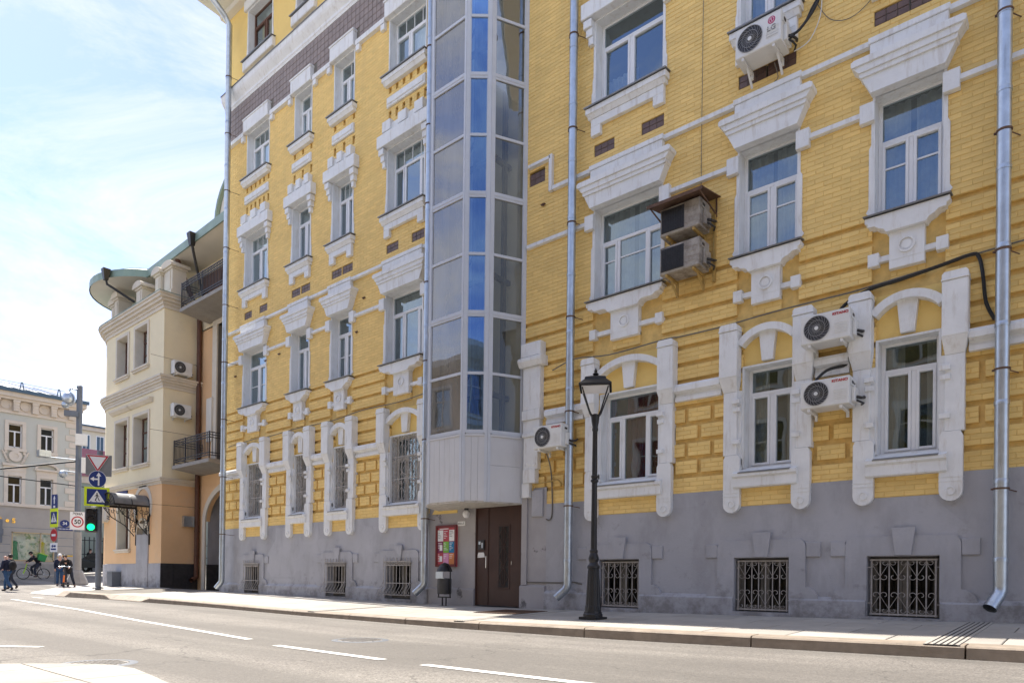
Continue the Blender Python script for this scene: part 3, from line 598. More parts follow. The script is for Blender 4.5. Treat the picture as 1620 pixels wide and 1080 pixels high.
# ---- plinth
pl = MB(); ph = [(a,b,.10,1.0) for a,b in BASE]; ph = [(a,b,.12 if a > -5 else .09,1.02) for a,b in BASE]
gp = MB()
for sx0,sx1 in ((BX0,-12.3),(-8.72,BX1)):
    pl.holed(sx0,sx1,-.1,2.2,ph,-.016); pl.add([(sx0,-.016,2.2),(sx1,-.016,2.2),(sx1,.06,2.2),(sx0,.06,2.2)],[(0,1,2,3)])
    cuts = sorted([h for h in ph if sx0 < h[0] < sx1]); e = [sx0]+[v for h in cuts for v in (h[0]-.012,h[1]+.012)]+[sx1]
    for a,b in zip(e[::2],e[1::2]):
        pl.prism([(-.016,.40),(-.075,.345),(-.082,.335),(-.082,-.1),(0,-.1),(0,.4)],'x',a,b)
for h in ph: 
    pl.box(h[0]-.02,h[0],-.014,.3,h[2],h[3]); pl.box(h[1],h[1]+.02,-.014,.3,h[2],h[3]); pl.box(h[0]-.02,h[1]+.02,-.014,.3,h[3],h[3]+.02)
    pl.box(h[0]-.05,h[1]+.05,-.095,.3,-.05,h[2])
plinth = pl.build('plinth', M['grey'], bld, fix=True)
# rough plaster round the entrance under the glazed shaft
gp.holed(-12.3,-8.72,-.1,2.56,[(DOOR[0],DOOR[1],-.2,2.30)],-.012)
gp.box(DOOR[0]-.02,DOOR[0],-.010,.12,0,2.3); gp.box(DOOR[1],DOOR[1]+.02,-.010,.12,0,2.3)
gp.prism([(-.012,.40),(-.05,.37),(-.05,-.1),(0,-.1)],'x',-12.3,DOOR[0]); gp.prism([(-.012,.50),(-.06,.47),(-.06,-.1),(0,-.1)],'x',DOOR[1],-8.72)
gp.box(-9.36,-9.22,-.05,-.0,.5,2.5)
gp.build('entrance_plaster', M['greydirty'], bld, fix=True)
m_ = MB(); m_.prism([(-12.2,2.16),(-11.35,2.16),(-11.35,2.40),(-12.0,2.40)],'y',-.03,-.013); m_.build('yellow_patch', M['yplaster'], bld)
# relief frames round the basement windows
for a,b in BASE:
    q = MB(); xl, xr, zt = a-.30, b+.26, 1.32
    fl = lambda x,s: [(x+s*.20*math.cos(t),.35+.20*math.sin(t)) for t in (0,.4,.8,1.2,1.57)]
    pts = fl(xl-.0,-1)[:4]+[(xl,.55),(xl,zt-.12),(xl+.03,zt-.04),(xl+.10,zt),(xr-.10,zt),(xr-.03,zt-.04),(xr,zt-.12),(xr,.55)]+fl(xr,1)[:4][::-1]+[(b+.002,.35),(b+.002,1.03),(a-.002,1.03),(a-.002,.35)]
    q.prism(pts,'y',-.058,-.0165)
    q.fbox(xl-.22,xl-.002,-.046,-.0165,1.03,1.26); q.fbox(xr+.002,xr+.22,-.046,-.0165,1.03,1.26)
    c = (a+b)/2+.02; q.prism([(c-.10,1.035),(c+.10,1.035),(c+.155,1.44),(c-.155,1.44)],'y',-.095,-.0585)
    q.build('basement_window_surround', M['grey'], plinth)
# ---- string courses, bands, cornice
def moulding(name, prof, x0, x1, m='white'):
    q = MB(); q.prism(prof,'x',x0,x1); return q.build(name, M[m], bld)
def spans(x0, x1, cuts):
    o = []; x = x0
    for a,b in sorted(cuts):
        if a > x: o.append((x,min(a,x1)))
        x = max(x,b)
    if x < x1: o.append((x,x1))
    return [(a,b) for a,b in o if b-a > .05]
PIL = [(a-.36,b+.34) for a,b in GR]+[(-12.4,-8.72)]
for a,b in spans(BX0,BX1,PIL):
    moulding('band_course_white', [(-.03,4.17),(-.12,4.15),(-.145,4.10),(-.145,4.02),(-.05,3.985),(-.05,3.935),(-.075,3.93),(-.075,3.855),(0.03,3.85),(0.03,4.17)], a, b)
for a,b in spans(BX0,-12.2,[(a-.02,b+.02) for a,b in F2])+spans(-9.3,BX1,[(a-.02,b+.02) for a,b in F2]):
    moulding('string_course', [(-.06,7.79),(-.072,7.78),(-.072,7.71),(-.06,7.705),(.0,7.70),(0,7.80)], a, b)
for a,b in spans(BX0,-12.2,[(a-.04,b+.04) for a,b in F2])+spans(-8.62,BX1,[(a-.04,b+.04) for a,b in F2]):
    moulding('string_course', [(-.07,8.83),(-.085,8.82),(-.085,8.745),(0,8.74),(0,8.84)], a, b)
moulding('string_course', [(-.07,9.50),(-.085,9.49),(-.085,9.43),(0,9.42),(0,9.51)], -9.28, -8.69)
q = MB(); q.fbox(-8.72,-8.64,-.085,0,8.742,9.508); q.build('string_drop', M['white'], bld)
for a,b in spans(BX0,-12.2,[(a-.12,b+.12) for a,b in F4]):
    moulding('string_course', [(-.09,15.29),(-.10,15.28),(-.10,15.15),(0,15.14),(0,15.30)], a, b)
    for x in (a,b-.16): q = MB(); q.fbox(x,x+.16,-.09,0,14.98,15.14); q.build('string_corbel', M['white'], bld)
moulding('cornice', [(-.04,16.40),(-.06,16.46),(-.08,16.48),(-.08,16.56),(-.18,16.70),(-.21,16.76),(-.23,16.86),(-.23,16.93),(0,16.97),(0,16.40)], BX0-.06, BX1)
moulding('cornice_flashing', [(-.235,16.935),(-.25,16.92),(-.25,16.95),(0,17.03),(0,16.975)], BX0-.08, BX1, 'flash')
q = MB(); q.holed(BX0,-11.95,15.30,16.41,[(a-.0,b+.0,15.0,15.2) for a,b in F4],-.008); q.build('frieze_backing', M['joint'], bld, fix=False)
q = MB()       # frieze of small square tiles under the cornice
tx = BX0+.05; cutsf = [(a-.09,b+.09,15.1,15.64) for a,b in F4]
while tx < -11.9:
    for r in range(6):
        z = 15.305+r*.183
        if not any(c[0]-.17 < tx < c[1] and z < c[3] for c in cutsf): q.fbox(tx,tx+.17,-.028,-.004,z,z+.171,.005)
    tx += .183
fz = q.build('frieze_tiles', M['ftile'], bld); fz['kind'] = 'stuff'
# attic storey
q = MB(); q.holed(BX0,-9,16.9,20.3,[(a,b,*F5Z) for a,b in F5],-.0); q.build('attic_wall', M['yplaster'], bld, fix=False)
# eaves and gutter
q = MB(); q.prism([(0,19.66),(-.20,19.68),(-.25,19.78),(-.95,19.84),(-1.20,19.86),(-1.24,20.0),(-1.20,20.12),(3,21.4),(10,22.0),(10,19.66)],'x',BX0-.22,BX1+.5); q.build('eaves', M['soffit'], bld)
q = MB(); q.tube([(BX0-.25,-1.27,20.03),(BX1+.5,-1.27,20.03)],.09,8); q.build('gutter', M['zinc'], bld, smooth=True)
# ---- tile panels
for a,b,z0,z1 in tiles:
    q = MB(); q.box(a,b,.030,.058,z0,z1); p = q.build('tile_panel', M['joint'], bld)
    n = 3
    for i in range(n):
        for j in range(2):
            xa = a+.008+(b-a-.008)*i/n; xb = a+(b-a-.008)*(i+1)/n; za = z0+.008+(z1-z0-.008)*j/2; zb = z0+(z1-z0-.008)*(j+1)/2
            q = MB(); q.fbox(xa,xb,.018+random.uniform(-.003,.003),.0295,za,zb,.004); q.build('tile', M['tile'], p)
# ---- windows
def wavy(mb_, x0,x1,y,z0,z1,amp=.025,wl=.12):
    n = max(4,int((x1-x0)/.03)); vs=[]
    ph_ = random.uniform(0,6)
    for i in range(n+1):
        x = x0+(x1-x0)*i/n; yy = y+amp*math.sin(x/wl*6.28+ph_)+amp*.5*math.sin(x/wl*2.7+ph_*2)
        vs += [(x,yy,z0),(x,yy,z1)]
    mb_.add(vs,[(2*i,2*i+2,2*i+3,2*i+1) for i in range(n)])
def win(x0,x1,z0,z1,mull,ztr=.70,bars=None,frame='pvc',fy=.205,curtain_or_shade_sheet=None,reveal=True,tilt=None,glass=None,vbars=0,label=None,lin=.03,parent=None):
    """opening lined with a reveal, frame with transom and mullions, one pane per light"""
    par = parent or bld
    f = MB(); fw = .055; X0,X1,Z0,Z1 = x0+lin,x1-lin,z0,z1-.01
    zt = Z0+(Z1-Z0)*ztr
    f.fbox(X0,X0+fw,fy,fy+.06,Z0,Z1); f.fbox(X1-fw,X1,fy,fy+.06,Z0,Z1)
    f.fbox(X0+fw,X1-fw,fy,fy+.06,Z0,Z0+fw); f.fbox(X0+fw,X1-fw,fy,fy+.06,Z1-fw,Z1); f.fbox(X0+fw,X1-fw,fy-.004,fy+.06,zt-.03,zt+.03)
    ed = [X0+fw]+[X0+(X1-X0)*m for m in mull]+[X1-fw]
    for m in ed[1:-1]: f.fbox(m-.032,m+.032,fy-.002,fy+.06,Z0+fw,zt-.03)
    lights = []
    for i in range(len(ed)-1):
        a = ed[i]+(.032 if i else 0); b = ed[i+1]-(.032 if i < len(ed)-2 else 0); lights.append((a,b,Z0+fw,zt-.03))
    for i in range(vbars):
        xx = X0+fw+(X1-X0-2*fw)*(i+1)/(vbars+1); f.box(xx-.009,xx+.009,fy+.018,fy+.03,zt+.03,Z1-fw)
    sashes = []
    panes = [(X0+fw,X1-fw,zt+.03,Z1-fw)]
    for i,(a,b,c,d) in enumerate(lights):
        s = .042 if (len(lights) == 1 or i in (0,) or (len(lights)==3 and i==2) or (len(lights)==2)) else .0
        if s and b-a > .2:
            sash = MB(); sashes.append(sash); sash.fbox(a,a+s,fy-.018,fy+.05,c,d); sash.fbox(b-s,b,fy-.018,fy+.05,c,d); sash.fbox(a+s,b-s,fy-.018,fy+.05,c,c+s); sash.fbox(a+s,b-s,fy-.018,fy+.05,d-s,d)
            a,b,c,d = a+s,b-s,c+s,d-s
        if bars: f.box(a,b,fy+.012,fy+.026,c+(d-c)*bars-.013,c+(d-c)*bars+.013)
        panes.append((a,b,c,d))
    o = f.build('window', M[frame], par)
    if label: o['label'] = label
    for sash in sashes: sash.build('sash', M[frame], o)
    for a,b,c,d in panes:
        g = MB(); g.add([(a-.006,fy+.03,c-.006),(b+.006,fy+.03,c-.006),(b+.006,fy+.03,d+.006),(a-.006,fy+.03,d+.006)],[(0,1,2,3)]); g.build('pane', glass or G, o, fix=False)
    if reveal:
        r = MB(); r.box(x0-.004,x0+lin,-.016,fy+.05,z0,z1-.03); r.box(x1-lin,x1+.004,-.016,fy+.05,z0,z1-.03); r.box(x0-.004,x1+.004,-.012,fy+.05,z1-.03,z1+.002); r.box(x0-.004,x1+.004,.02,fy+.05,z0-.03,z0)
        r.build('reveal', M['white'], o)
    if curtain_or_shade_sheet:
        for cm,a,b,c,d in curtain_or_shade_sheet:
            q = MB(); wavy(q, X0+(X1-X0)*a, X0+(X1-X0)*b, fy+.17, Z0+(Z1-Z0)*c, Z0+(Z1-Z0)*d); q.build('curtain_or_shade_sheet', M[cm], o, fix=False, smooth=True)
    return o
def grille(w_, x0,x1,z0,z1):
    g = MB(); y = .06; n = max(5,int(round((x1-x0)/.135))); r = .0085; W_ = x1-x0
    for z in (z0+.03,z1-.02,z0+(z1-z0)*.68,z0+(z1-z0)*.35): g.box(x0+.02,x1-.02,y-.008,y+.008,z-.011,z+.011)
    for i in range(n+1):
        x = x0+.03+(W_-.06)*i/n; g.box(x-r,x+r,y-r,y+r,z0+.02,z1-.02)
    for i in range(n):
        xa = x0+.03+(W_-.06)*i/n; xb = x0+.03+(W_-.06)*(i+1)/n
        m = 9
        for j in range(m):
            za = z0+.03+(z1-z0-.05)*j/m; zb = z0+.03+(z1-z0-.05)*(j+1)/m
            p,q_ = ((xa,za),(xb,zb)) if (i+j)%2 else ((xb,za),(xa,zb))
            g.tube([(p[0],y,p[1]),((xa+xb)/2,y-.012,(za+zb)/2),(q_[0],y,q_[1])],.0055,4,False)
        if i%2 == 0:
            for zz in (z1-.12,z0+(z1-z0)*.62,z0+(z1-z0)*.30): g.ring((xa+xb)/2,zz,y-.006,y+.006,.028,.04,8)
    cx = (x0+x1)/2
    for k in range(16):
        a,b = 2*math.pi*k/16, 2*math.pi*(k+1)/16; rx,rz = W_*.16,.20; zc = z0+(z1-z0)*.52
        g.tube([(cx+rx*math.cos(a),y-.02,zc+rz*math.sin(a)),(cx+rx*math.cos(b),y-.02,zc+rz*math.sin(b))],.009,4,False)
    g.build('grille', M['bars'], w_, fix=False)
def ground_surround(w_, x0, x1):
    # pilasters, arch, keystone and sill of a ground floor window
    for s,e in ((-1,x0),(1,x1)):
        X = lambda a,b: (e-b,e-a) if s < 0 else (e+a,e+b)
        a,b = X(.03,.345); q = MB(); q.fbox(a,b,-.205,.0,4.08,4.86,.012); q.fbox(a-.008,b+.008,-.222,.0,4.862,4.885,.006)
        q.prism([(a,4.887),(b,4.887),(b,4.95),(b-.03,4.985),(a+.03,4.985),(a,4.95)],'y',-.205,0)
        i0 = len(q.v); am,bm_ = X(.06,.30)
        q.add([(a,-.20,4.078),(b,-.20,4.078),(b,0,4.078),(a,0,4.078),(am,-.10,3.85),(bm_,-.10,3.85),(bm_,0,3.85),(am,0,3.85)],[(0,1,2,3),(7,6,5,4),(4,5,1,0),(5,6,2,1),(7,4,0,3),(6,7,3,2)])
        q.fbox(am,bm_,-.095,.05,2.77,3.849)
        ja,jb = X(.0,.06); q.box(ja,jb,-.055,.05,2.60,3.86)
        ia,ib = X(.0,.13)
        for zz,dp in ((3.63,.15),(3.50,.12),(2.95,.14)): q.fbox(ia,ib,-dp,-.094,zz,zz+.075)
        la,lb = X(.0,.285); c = (la+lb)/2; h = (lb-la)/2
        q.prism([(la,2.70),(la,1.93)]+[(c-h*math.cos(t),1.93-h*math.sin(t)) for t in (.4,.8,1.2,1.571,1.94,2.34,2.74)]+[(lb,1.93),(lb,2.70),(lb-.03,2.765),(la+.03,2.765)],'y',-.11,.0)
        for zz in (2.06,2.12): q.box(la-.004,lb+.004,-.117,-.0,zz,zz+.012)
        q.ring(c,1.93,-.128,-.109,.045,.062,14); q.disc(c,1.93,-.119,-.109,.044,12)
        q.build('pilaster', M['white'], w_)
    c = (x0+x1)/2; hw = (x1-x0)/2+.07; zs,za = 4.66,4.90; rise = za-zs; Rr = (hw*hw+rise*rise)/(2*rise); zc = za-Rr; th = math.asin(hw/Rr); n = 14
    out_ = [(c+Rr*math.sin(-th+2*th*i/n), zc+Rr*math.cos(-th+2*th*i/n)) for i in range(n+1)]; inn = [(c+(Rr-.115)*math.sin(-th+2*th*i/n)*1.0, zc+(Rr-.115)*math.cos(-th+2*th*i/n)) for i in range(n+1)]
    q = MB()
    for i in range(n): q.prism([out_[i],out_[i+1],inn[i+1],inn[i]],'y',-.13,.045)
    q.build('arch', M['white'], w_)
    q = MB(); q.prism([(x0-.03,4.27),(x1+.03,4.27),(x1+.03,4.95),(x0-.03,4.95)],'y',.048,.08); q.build('tympanum', M['yplaster'], w_)
    kw = .11+.02*(x1-x0); q = MB(); q.prism([(c-kw*.72,4.31),(c+kw*.72,4.31),(c+kw*1.1,4.80),(c-kw*1.1,4.80)],'y',-.05,.047); q.build('keystone', M['white'], w_)
    q = MB(); q.prism([(-.135,2.20),(-.15,2.22),(-.15,2.36),(-.19,2.39),(-.19,2.44),(.03,2.545),(.03,2.2)],'x',x0-.10,x1+.10); q.build('sill', M['white'], w_)
    q = MB(); q.prism([(-.20,2.43),(-.205,2.447),(.19,2.572),(.19,2.555)],'x',x0+.0,x1-.0); q.build('sill_flashing', M['flash'], w_)
for i,(a,b) in enumerate(GR):
    nar = b-a < 1.2
    if i < 4: o = win(a,b,*GZ,[.45] if nar else [.36,.70],.70,frame='oldwood',vbars=0)
    elif i == 4: o = win(a,b,*GZ,[.30,.72],.74,curtain_or_shade_sheet=[('redcurtain',.30,1,.0,1),('redcurtain',.0,.10,.0,1)])
    else: o = win(a,b,*GZ,[.50 if i==5 else .56],.745,curtain_or_shade_sheet=[('curtain_or_shade_sheet',.0,.38,0,1),('curtain_or_shade_sheet',.75,1,0,1)])
    ground_surround(o,a,b)
    if i < 4: grille(o,a,b,*GZ)
def hood(w_, x0, x1, z):
    q = MB(); e = .005
    q.prism([(x0-e,z-.03),(x1+e,z-.03),(x1+.13,z+.23),(x0-.13,z+.23)],'y',-.17,.0)
    q.prism([(x0-.135,z+.231),(x1+.135,z+.231),(x1+.155,z+.255),(x1+.155,z+.30),(x0-.155,z+.30),(x0-.155,z+.255)],'y',-.20,.0)
    q.prism([(x0-.16,z+.301),(x1+.16,z+.301),(x1+.235,z+.40),(x0-.235,z+.40)],'y',-.225,.0)
    q.prism([(x0-.245,z+.401),(x1+.245,z+.401),(x1+.26,z+.42),(x1+.26,z+.475),(x1+.22,z+.50),(x0-.22,z+.50),(x0-.26,z+.475),(x0-.26,z+.42)],'y',-.255,.0)
    q.build('hood', M['white'], w_)
    q = MB(); q.fbox(x0-.03,x1+.03,-.115,.0,z+.50,z+.74); q.fbox(x0-.05,x1+.05,-.135,0,z+.742,z+.83); q.build('hood_block', M['white'], w_)
def ears(w_, x0, x1):
    for a,b in ((x0-.17,x0+.035),(x1-.035,x1+.17)): q = MB(); q.fbox(a,b,-.10,.0,7.59,7.88); q.build('window_ear', M['white'], w_)
    for s,e in ((-1,x0),(1,x1)):
        q = MB(); pts = [(0,6.20),(.05,6.20),(.085,6.24),(.05,6.30),(.05,7.20),(.02,7.26),(.02,7.58),(0,7.58)]
        q.prism([(e+s*p[0],p[1]) for p in pts],'y',-.022,.0); q.build('jamb_strip', M['white'], w_)
def sill2(w_, x0, x1):
    q = MB(); c = (x0+x1)/2; pw = (.27*(x1-x0)+.2)/2
    q.prism([(x0-.07,6.09),(x1+.07,6.09),(x1+.07,6.02),(x1+.03,6.0),(x1+.03,5.955),(x1-.06,5.95),(x1-.12,5.90),(c+pw+.12,5.90),(c+pw+.06,5.87),(c+pw+.03,5.82),(c-pw-.03,5.82),(c-pw-.06,5.87),(c-pw-.12,5.90),(x0+.12,5.90),(x0+.06,5.95),(x0-.03,5.955),(x0-.03,6.0),(x0-.07,6.02)],'y',-.15,.054)
    q.build('sill', M['white'], w_)
    q = MB(); q.fbox(c-pw,c+pw,-.075,.054,5.28,5.82); q.box(c-pw-.002,c+pw+.002,-.08,-.07,5.405,5.418); q.ring(c,5.59,-.10,-.074,.088,.118,22); q.disc(c,5.59,-.084,-.074,.07,18)
    for s in (-1,1):
        xa = c+s*pw; xe = (x1-.03) if s > 0 else (x0+.03)
        q.box(min(xa,xe),max(xa,xe),-.03,.054,5.44,5.52); q.fbox(xe-.075,xe+.075,-.07,.054,5.385,5.575)
    q.build('sill_bracket', M['white'], w_)
    q = MB(); q.prism([(-.19,6.10),(-.195,6.12),(.19,6.165),(.19,6.15)],'x',x0-.09,x1+.09); q.build('sill_flashing', M['flash'], w_)
CURT2 = [('curtain_or_shade_sheet',0,.46,0,.99),('curtain_or_shade_sheet',.54,1,0,.99)]
for i,(a,b) in enumerate(F2):
    W_ = b-a
    if i < 4: o = win(a,b,*F2Z,[.46] if W_ < 1.45 else [.36,.74],.72,curtain_or_shade_sheet=[('wcurtain',.45,1,0,.98)] if i in (0,1) else ([('curtain_or_shade_sheet',0,1,0,.98)] if i == 3 else [('curtain_or_shade_sheet',.0,.6,0,.7)]),bars=.52 if i in (0,2) else None)
    elif i == 4: o = win(a,b,*F2Z,[.29,.72],.655,bars=.70,curtain_or_shade_sheet=CURT2)
    else: o = win(a,b,*F2Z,[.50],.645,bars=.68,curtain_or_shade_sheet=CURT2)
    hood(o,a,b,8.0); ears(o,a,b); sill2(o,a,b)
def lintel3(w_, x0, x1):
    q = MB(); q.fbox(x0-.24,x1+.24,-.185,.0,11.80,12.12,.01); q.build('lintel', M['white'], w_)
    q = MB(); n = 3; Wt = x1-x0+.10; xa = x0-.05
    q.fbox(xa,xa+Wt,-.11,0,12.121,12.17)
    seg = Wt/(2*n-1)
    for k in range(2*n-1):
        if k%2 == 0: q.fbox(xa+seg*k,xa+seg*(k+1),-.16,0,12.171,12.44)
        else: q.fbox(xa+seg*k+.001,xa+seg*(k+1)-.001,-.09,0,12.171,12.36)
    q.build('lintel_crest', M['white'], w_)
    for e,s in ((x0,-1),(x1,1)):
        q = MB()
        for kk,(zz,dp,wd) in enumerate(((11.62,.16,.19),(11.46,.12,.15),(11.30,.09,.11))):
            a,b = (e-wd,e) if s < 0 else (e,e+wd); q.fbox(a,b,-dp,0,zz,zz+.155)
        q.build('lintel_corbel', M['white'], w_)
def sill3(w_, x0, x1, z, legs=True):
    q = MB(); q.fbox(x0-.11,x1+.11,-.17,.03,z-.17,z-.06); q.prism([(-.155,z-.171),(-.10,z-.25),(0,z-.25),(0,z-.171)],'x',x0-.08,x1+.08)
    if legs:
        q.fbox(x0-.03,x1+.03,-.085,0,z-.40,z-.251)
        for a,b in ((x0-.03,x0+.19),(x1-.19,x1+.03)): q.fbox(a,b,-.085,0,z-.585,z-.401)
    q.build('sill', M['white'], w_)
    q = MB(); q.prism([(-.21,z-.058),(-.215,z-.038),(.19,z+.012),(.19,z)],'x',x0-.13,x1+.13); q.build('sill_flashing', M['flash'], w_)
def jamb(w_, x0, x1, z0, z1):
    for s,e in ((-1,x0),(1,x1)):
        q = MB(); q.prism([(e+s*p[0],p[1]) for p in [(0,z0),(.06,z0),(.06,z0+.3),(.04,z0+.36),(.04,z1-.7),(.02,z1-.62),(.02,z1),(0,z1)]],'y',-.02,0); q.build('jamb_strip', M['white'], w_)
for i,(a,b) in enumerate(F3):
    W_ = b-a
    o = win(a,b,*F3Z,[.46] if W_ < 1.45 or i == 4 else [.32,.74],.72,vbars=3 if i < 4 and i != 1 else 0,curtain_or_shade_sheet=[('wcurtain',.0,1,.76,.97)] if i < 4 else ([('curtain_or_shade_sheet',0,.5,0,.4)] if i == 4 else [('curtain_or_shade_sheet',0,1,0,1)]))
    lintel3(o,a,b); sill3(o,a,b,10.03); jamb(o,a,b,10.03,11.28)
    if i < 4:
        q = MB(); q.fbox(a-.01,b+.01,-.06,0,12.86,13.12,.015); q.fbox(a+.04,b-.04,-.085,-.061,12.92,13.06,.012); q.build('relief_panel', M['white'], bld)
for i,(a,b) in enumerate(F4):
    o = win(a,b,*F4Z,[.42] if b-a < 1.45 else [.32,.74],.70,vbars=3 if i in (0,3) else 1,curtain_or_shade_sheet=[('wcurtain',.2,1,.0,.85)])
    q = MB(); q.fbox(a-.07,b+.07,-.14,0,15.18,15.58,.01); q.fbox(a-.09,b+.09,-.16,0,15.581,15.63)
    q.box(a+.14,a+.15,-.143,-.1,15.2,15.57); q.box(b-.15,b-.14,-.143,-.1,15.2,15.57); q.build('lintel', M['white'], o)
    sill3(o,a,b,13.66,False)
for i,(a,b) in enumerate(F5):
    o = win(a,b,*F5Z,[.5],.70,frame='brownwood' if i < 2 else 'pvc',curtain_or_shade_sheet=[('wcurtain',.3,.7,0,1)])
    q = MB(); q.fbox(a-.16,b+.16,-.12,0,17.30,17.60,.02); q.build('sill', M['white'], o)
    q = MB(); q.prism([(-.17,17.60),(-.175,17.62),(.19,17.672),(.19,17.66)],'x',a-.18,b+.18); q.build('sill_flashing', M['flash'], o)
    q = MB(); q.fbox(a-.14,b+.14,-.10,0,19.30,19.62,.02); q.build('lintel', M['white'], o); jamb(o,a,b,17.66,19.3)
# ---- basement windows
for i,(a,b) in enumerate(BASE):
    z0 = .12 if a > -5 else .09; z1 = 1.02
    o = win(a,b,z0+.01,z1,[.5],.99,frame='basewood',fy=.17,glass=GB,curtain_or_shade_sheet=[('dark',-.1,1.1,0,1)],reveal=False,lin=.0); o.name = 'basement_window'  # no curtain here: a dark sheet paints the unlit basement behind the glass
    g = MB()
    if a > -8:
        y = .02; n = 8 if b-a > .9 else 7
        for z in (z0+.04,z1-.05): g.box(a+.03,b-.03,y-.012,y+.012,z-.012,z+.012)
        xs_ = [a+.05+(b-a-.1)*k/(n-1) for k in range(n)]
        for x in xs_: g.tube([(x,y,z0+.02),(x,y,z1-.04)],.010 if x not in (xs_[0],xs_[-1]) else .014,6)
        def scroll(cx,cz,r,s,v):
            return [(cx+s*(r*(1-.75*t)*math.cos(3.14-4.6*t)),y-.014,cz+v*(r*(1-.75*t)*math.sin(3.14-4.6*t))) for t in [q/10 for q in range(11)]]
        for k in range(n-1):
            xa,xb = xs_[k],xs_[k+1]; m = (xa+xb)/2; hw = (xb-xa)/2; s = 1 if k%2 else -1
            for zc,v in ((z1-.30,-1),(z0+.32,1)):
                g.tube(scroll(m,zc,hw,s,v),.0055,4,False); g.tube([(m-s*hw,y-.014,zc),(m+s*hw*.9,y-.014,zc-v*.19)],.0045,4,False)
            for zc,v in ((z1-.09,-1),(z0+.10,-1)): g.tube(scroll(m,zc,hw*.8,-s,v),.005,4,False)
        for x in (a+.005,b-.035):
            for z in (z0+.2,z1-.16): g.box(x-.03,x+.06,y-.006,y+.006,z-.008,z+.008)
    else:       # basket grille standing proud of the wall
        y = -.11; n = 8 if b-a < .95 else 9; bot = z0+.12
        xs_ = [a-.02+(b-a+.04)*k/(n-1) for k in range(n)]
        for z in (z1+.02,z1-.08,bot+.28): g.box(xs_[0],xs_[-1],y-.01,y+.01,z-.009,z+.009)
        for k,x in enumerate(xs_):
            g.tube([(x,y,z1+.07),(x,y,bot+.30)],.009,5)
            g.tube([(x,y,bot+.34),(x+.02,y-.015,bot+.2),(x-.03,y-.06,bot+.08),(x-.05,y-.07,bot+.02),(x-.02,y-.05,bot),(x+.01,y-.03,bot+.04),(x-.01,y-.03,bot+.07)],.008,5,False)
            g.lathe([(.002,z1+.13),(.012,z1+.09),(.004,z1+.06)],x,y,5)
            g.tube([(x,y,bot+.30),(x+.025,y-.01,bot+.40),(x,y-.012,bot+.33)],.005,4,False); g.ring(x+(xs_[1]-xs_[0])/2,z1-.03,y-.005,y+.005,.022,.034,8) if k < n-1 else None
        for x in (xs_[0],xs_[-1]):
            for z in (z1+.0,bot+.28): g.box(x-.008,x+.008,y,.02,z-.008,z+.008)
            g.tube([(x,y,bot+.32),(x,y-.06,bot+.22),(x-.02,y-.14,bot+.08),(x-.02,y-.16,bot),(x-.02,y-.12,bot-.04),(x-.02,y-.08,bot)],.008,5,False)
        g.box(xs_[0],xs_[-1],-.12,0.0,bot-.03,bot-.01)
    g.build('grille', M['bars'], o, fix=False)
# ---- entrance door
q = MB(); q.fbox(DOOR[0],DOOR[1],.02,.06,.02,2.29,.004); dr = q.build('door', M['door'], bld)
q = MB()
for a,b,c,d in ((DOOR[0],DOOR[0]+.03,.02,2.29),(DOOR[1]-.03,DOOR[1],.02,2.29),(DOOR[0],DOOR[1],2.25,2.29)): q.fbox(a,b,-.004,.021,c,d)
q.fbox(-10.40,-10.375,.004,.021,.03,2.25); q.fbox(-10.10,-9.74,.008,.0205,.40,.44); q.fbox(-10.10,-9.74,.008,.0205,1.79,1.83); q.fbox(-10.10,-10.06,.008,.0205,.44,1.79); q.fbox(-9.78,-9.74,.008,.0205,.44,1.79); q.build('door_frame', M['door'], dr)
q = MB(); q.box(-10.06,-9.78,.012,.0195,.44,1.79); q.build('door_pane', M['dark'], dr)
q = MB()
for k in range(3):
    z0 = .44+.45*k; c = -9.92; 
    for p in ([(-10.06,z0+.225),(c,z0+.44)],[(c,z0+.44),(-9.78,z0+.225)],[(-9.78,z0+.225),(c,z0+.01)],[(c,z0+.01),(-10.06,z0+.225)],[(c,z0),(c,z0+.45)],[(-10.06,z0+.45),(-9.78,z0+.45)],[(c-.05,z0+.02),(c-.05,z0+.43)],[(c+.05,z0+.02),(c+.05,z0+.43)]):
        q.tube([(p[0][0],.004,p[0][1]),(p[1][0],.004,p[1][1])],.008,4)
q.build('door_grille', M['door'], dr)
q = MB(); q.tube([(-10.385,.0,1.15),(-10.385,-.055,1.13),(-10.385,-.055,.87),(-10.385,0,.85)],.012,8); q.build('door_handle', M['chrome'], dr, smooth=True)
q = MB(); q.fbox(-9.70,-9.685,.0,.02,.93,1.02); q.build('lock', M['chrome'], dr)
q = MB(); q.fbox(-10.69,-10.50,-.012,.0195,1.28,1.50); ic = q.build('intercom', M['acdark'], dr)
q = MB(); q.fbox(-10.66,-10.60,-.016,-.0122,1.40,1.47,.002); q.fbox(-10.57,-10.53,-.016,-.0122,1.32,1.44,.002); q.build('keypad', M['zinc'], dr)
q = MB(); q.add([(-10.71,.012,1.10),(-10.49,.014,1.11),(-10.50,.006,1.19),(-10.52,.012,1.22),(-10.69,.012,1.22),(-10.70,.004,1.17)],[(0,1,2,3,4,5)]); q.build('notice_paper', M['p_white'], dr)
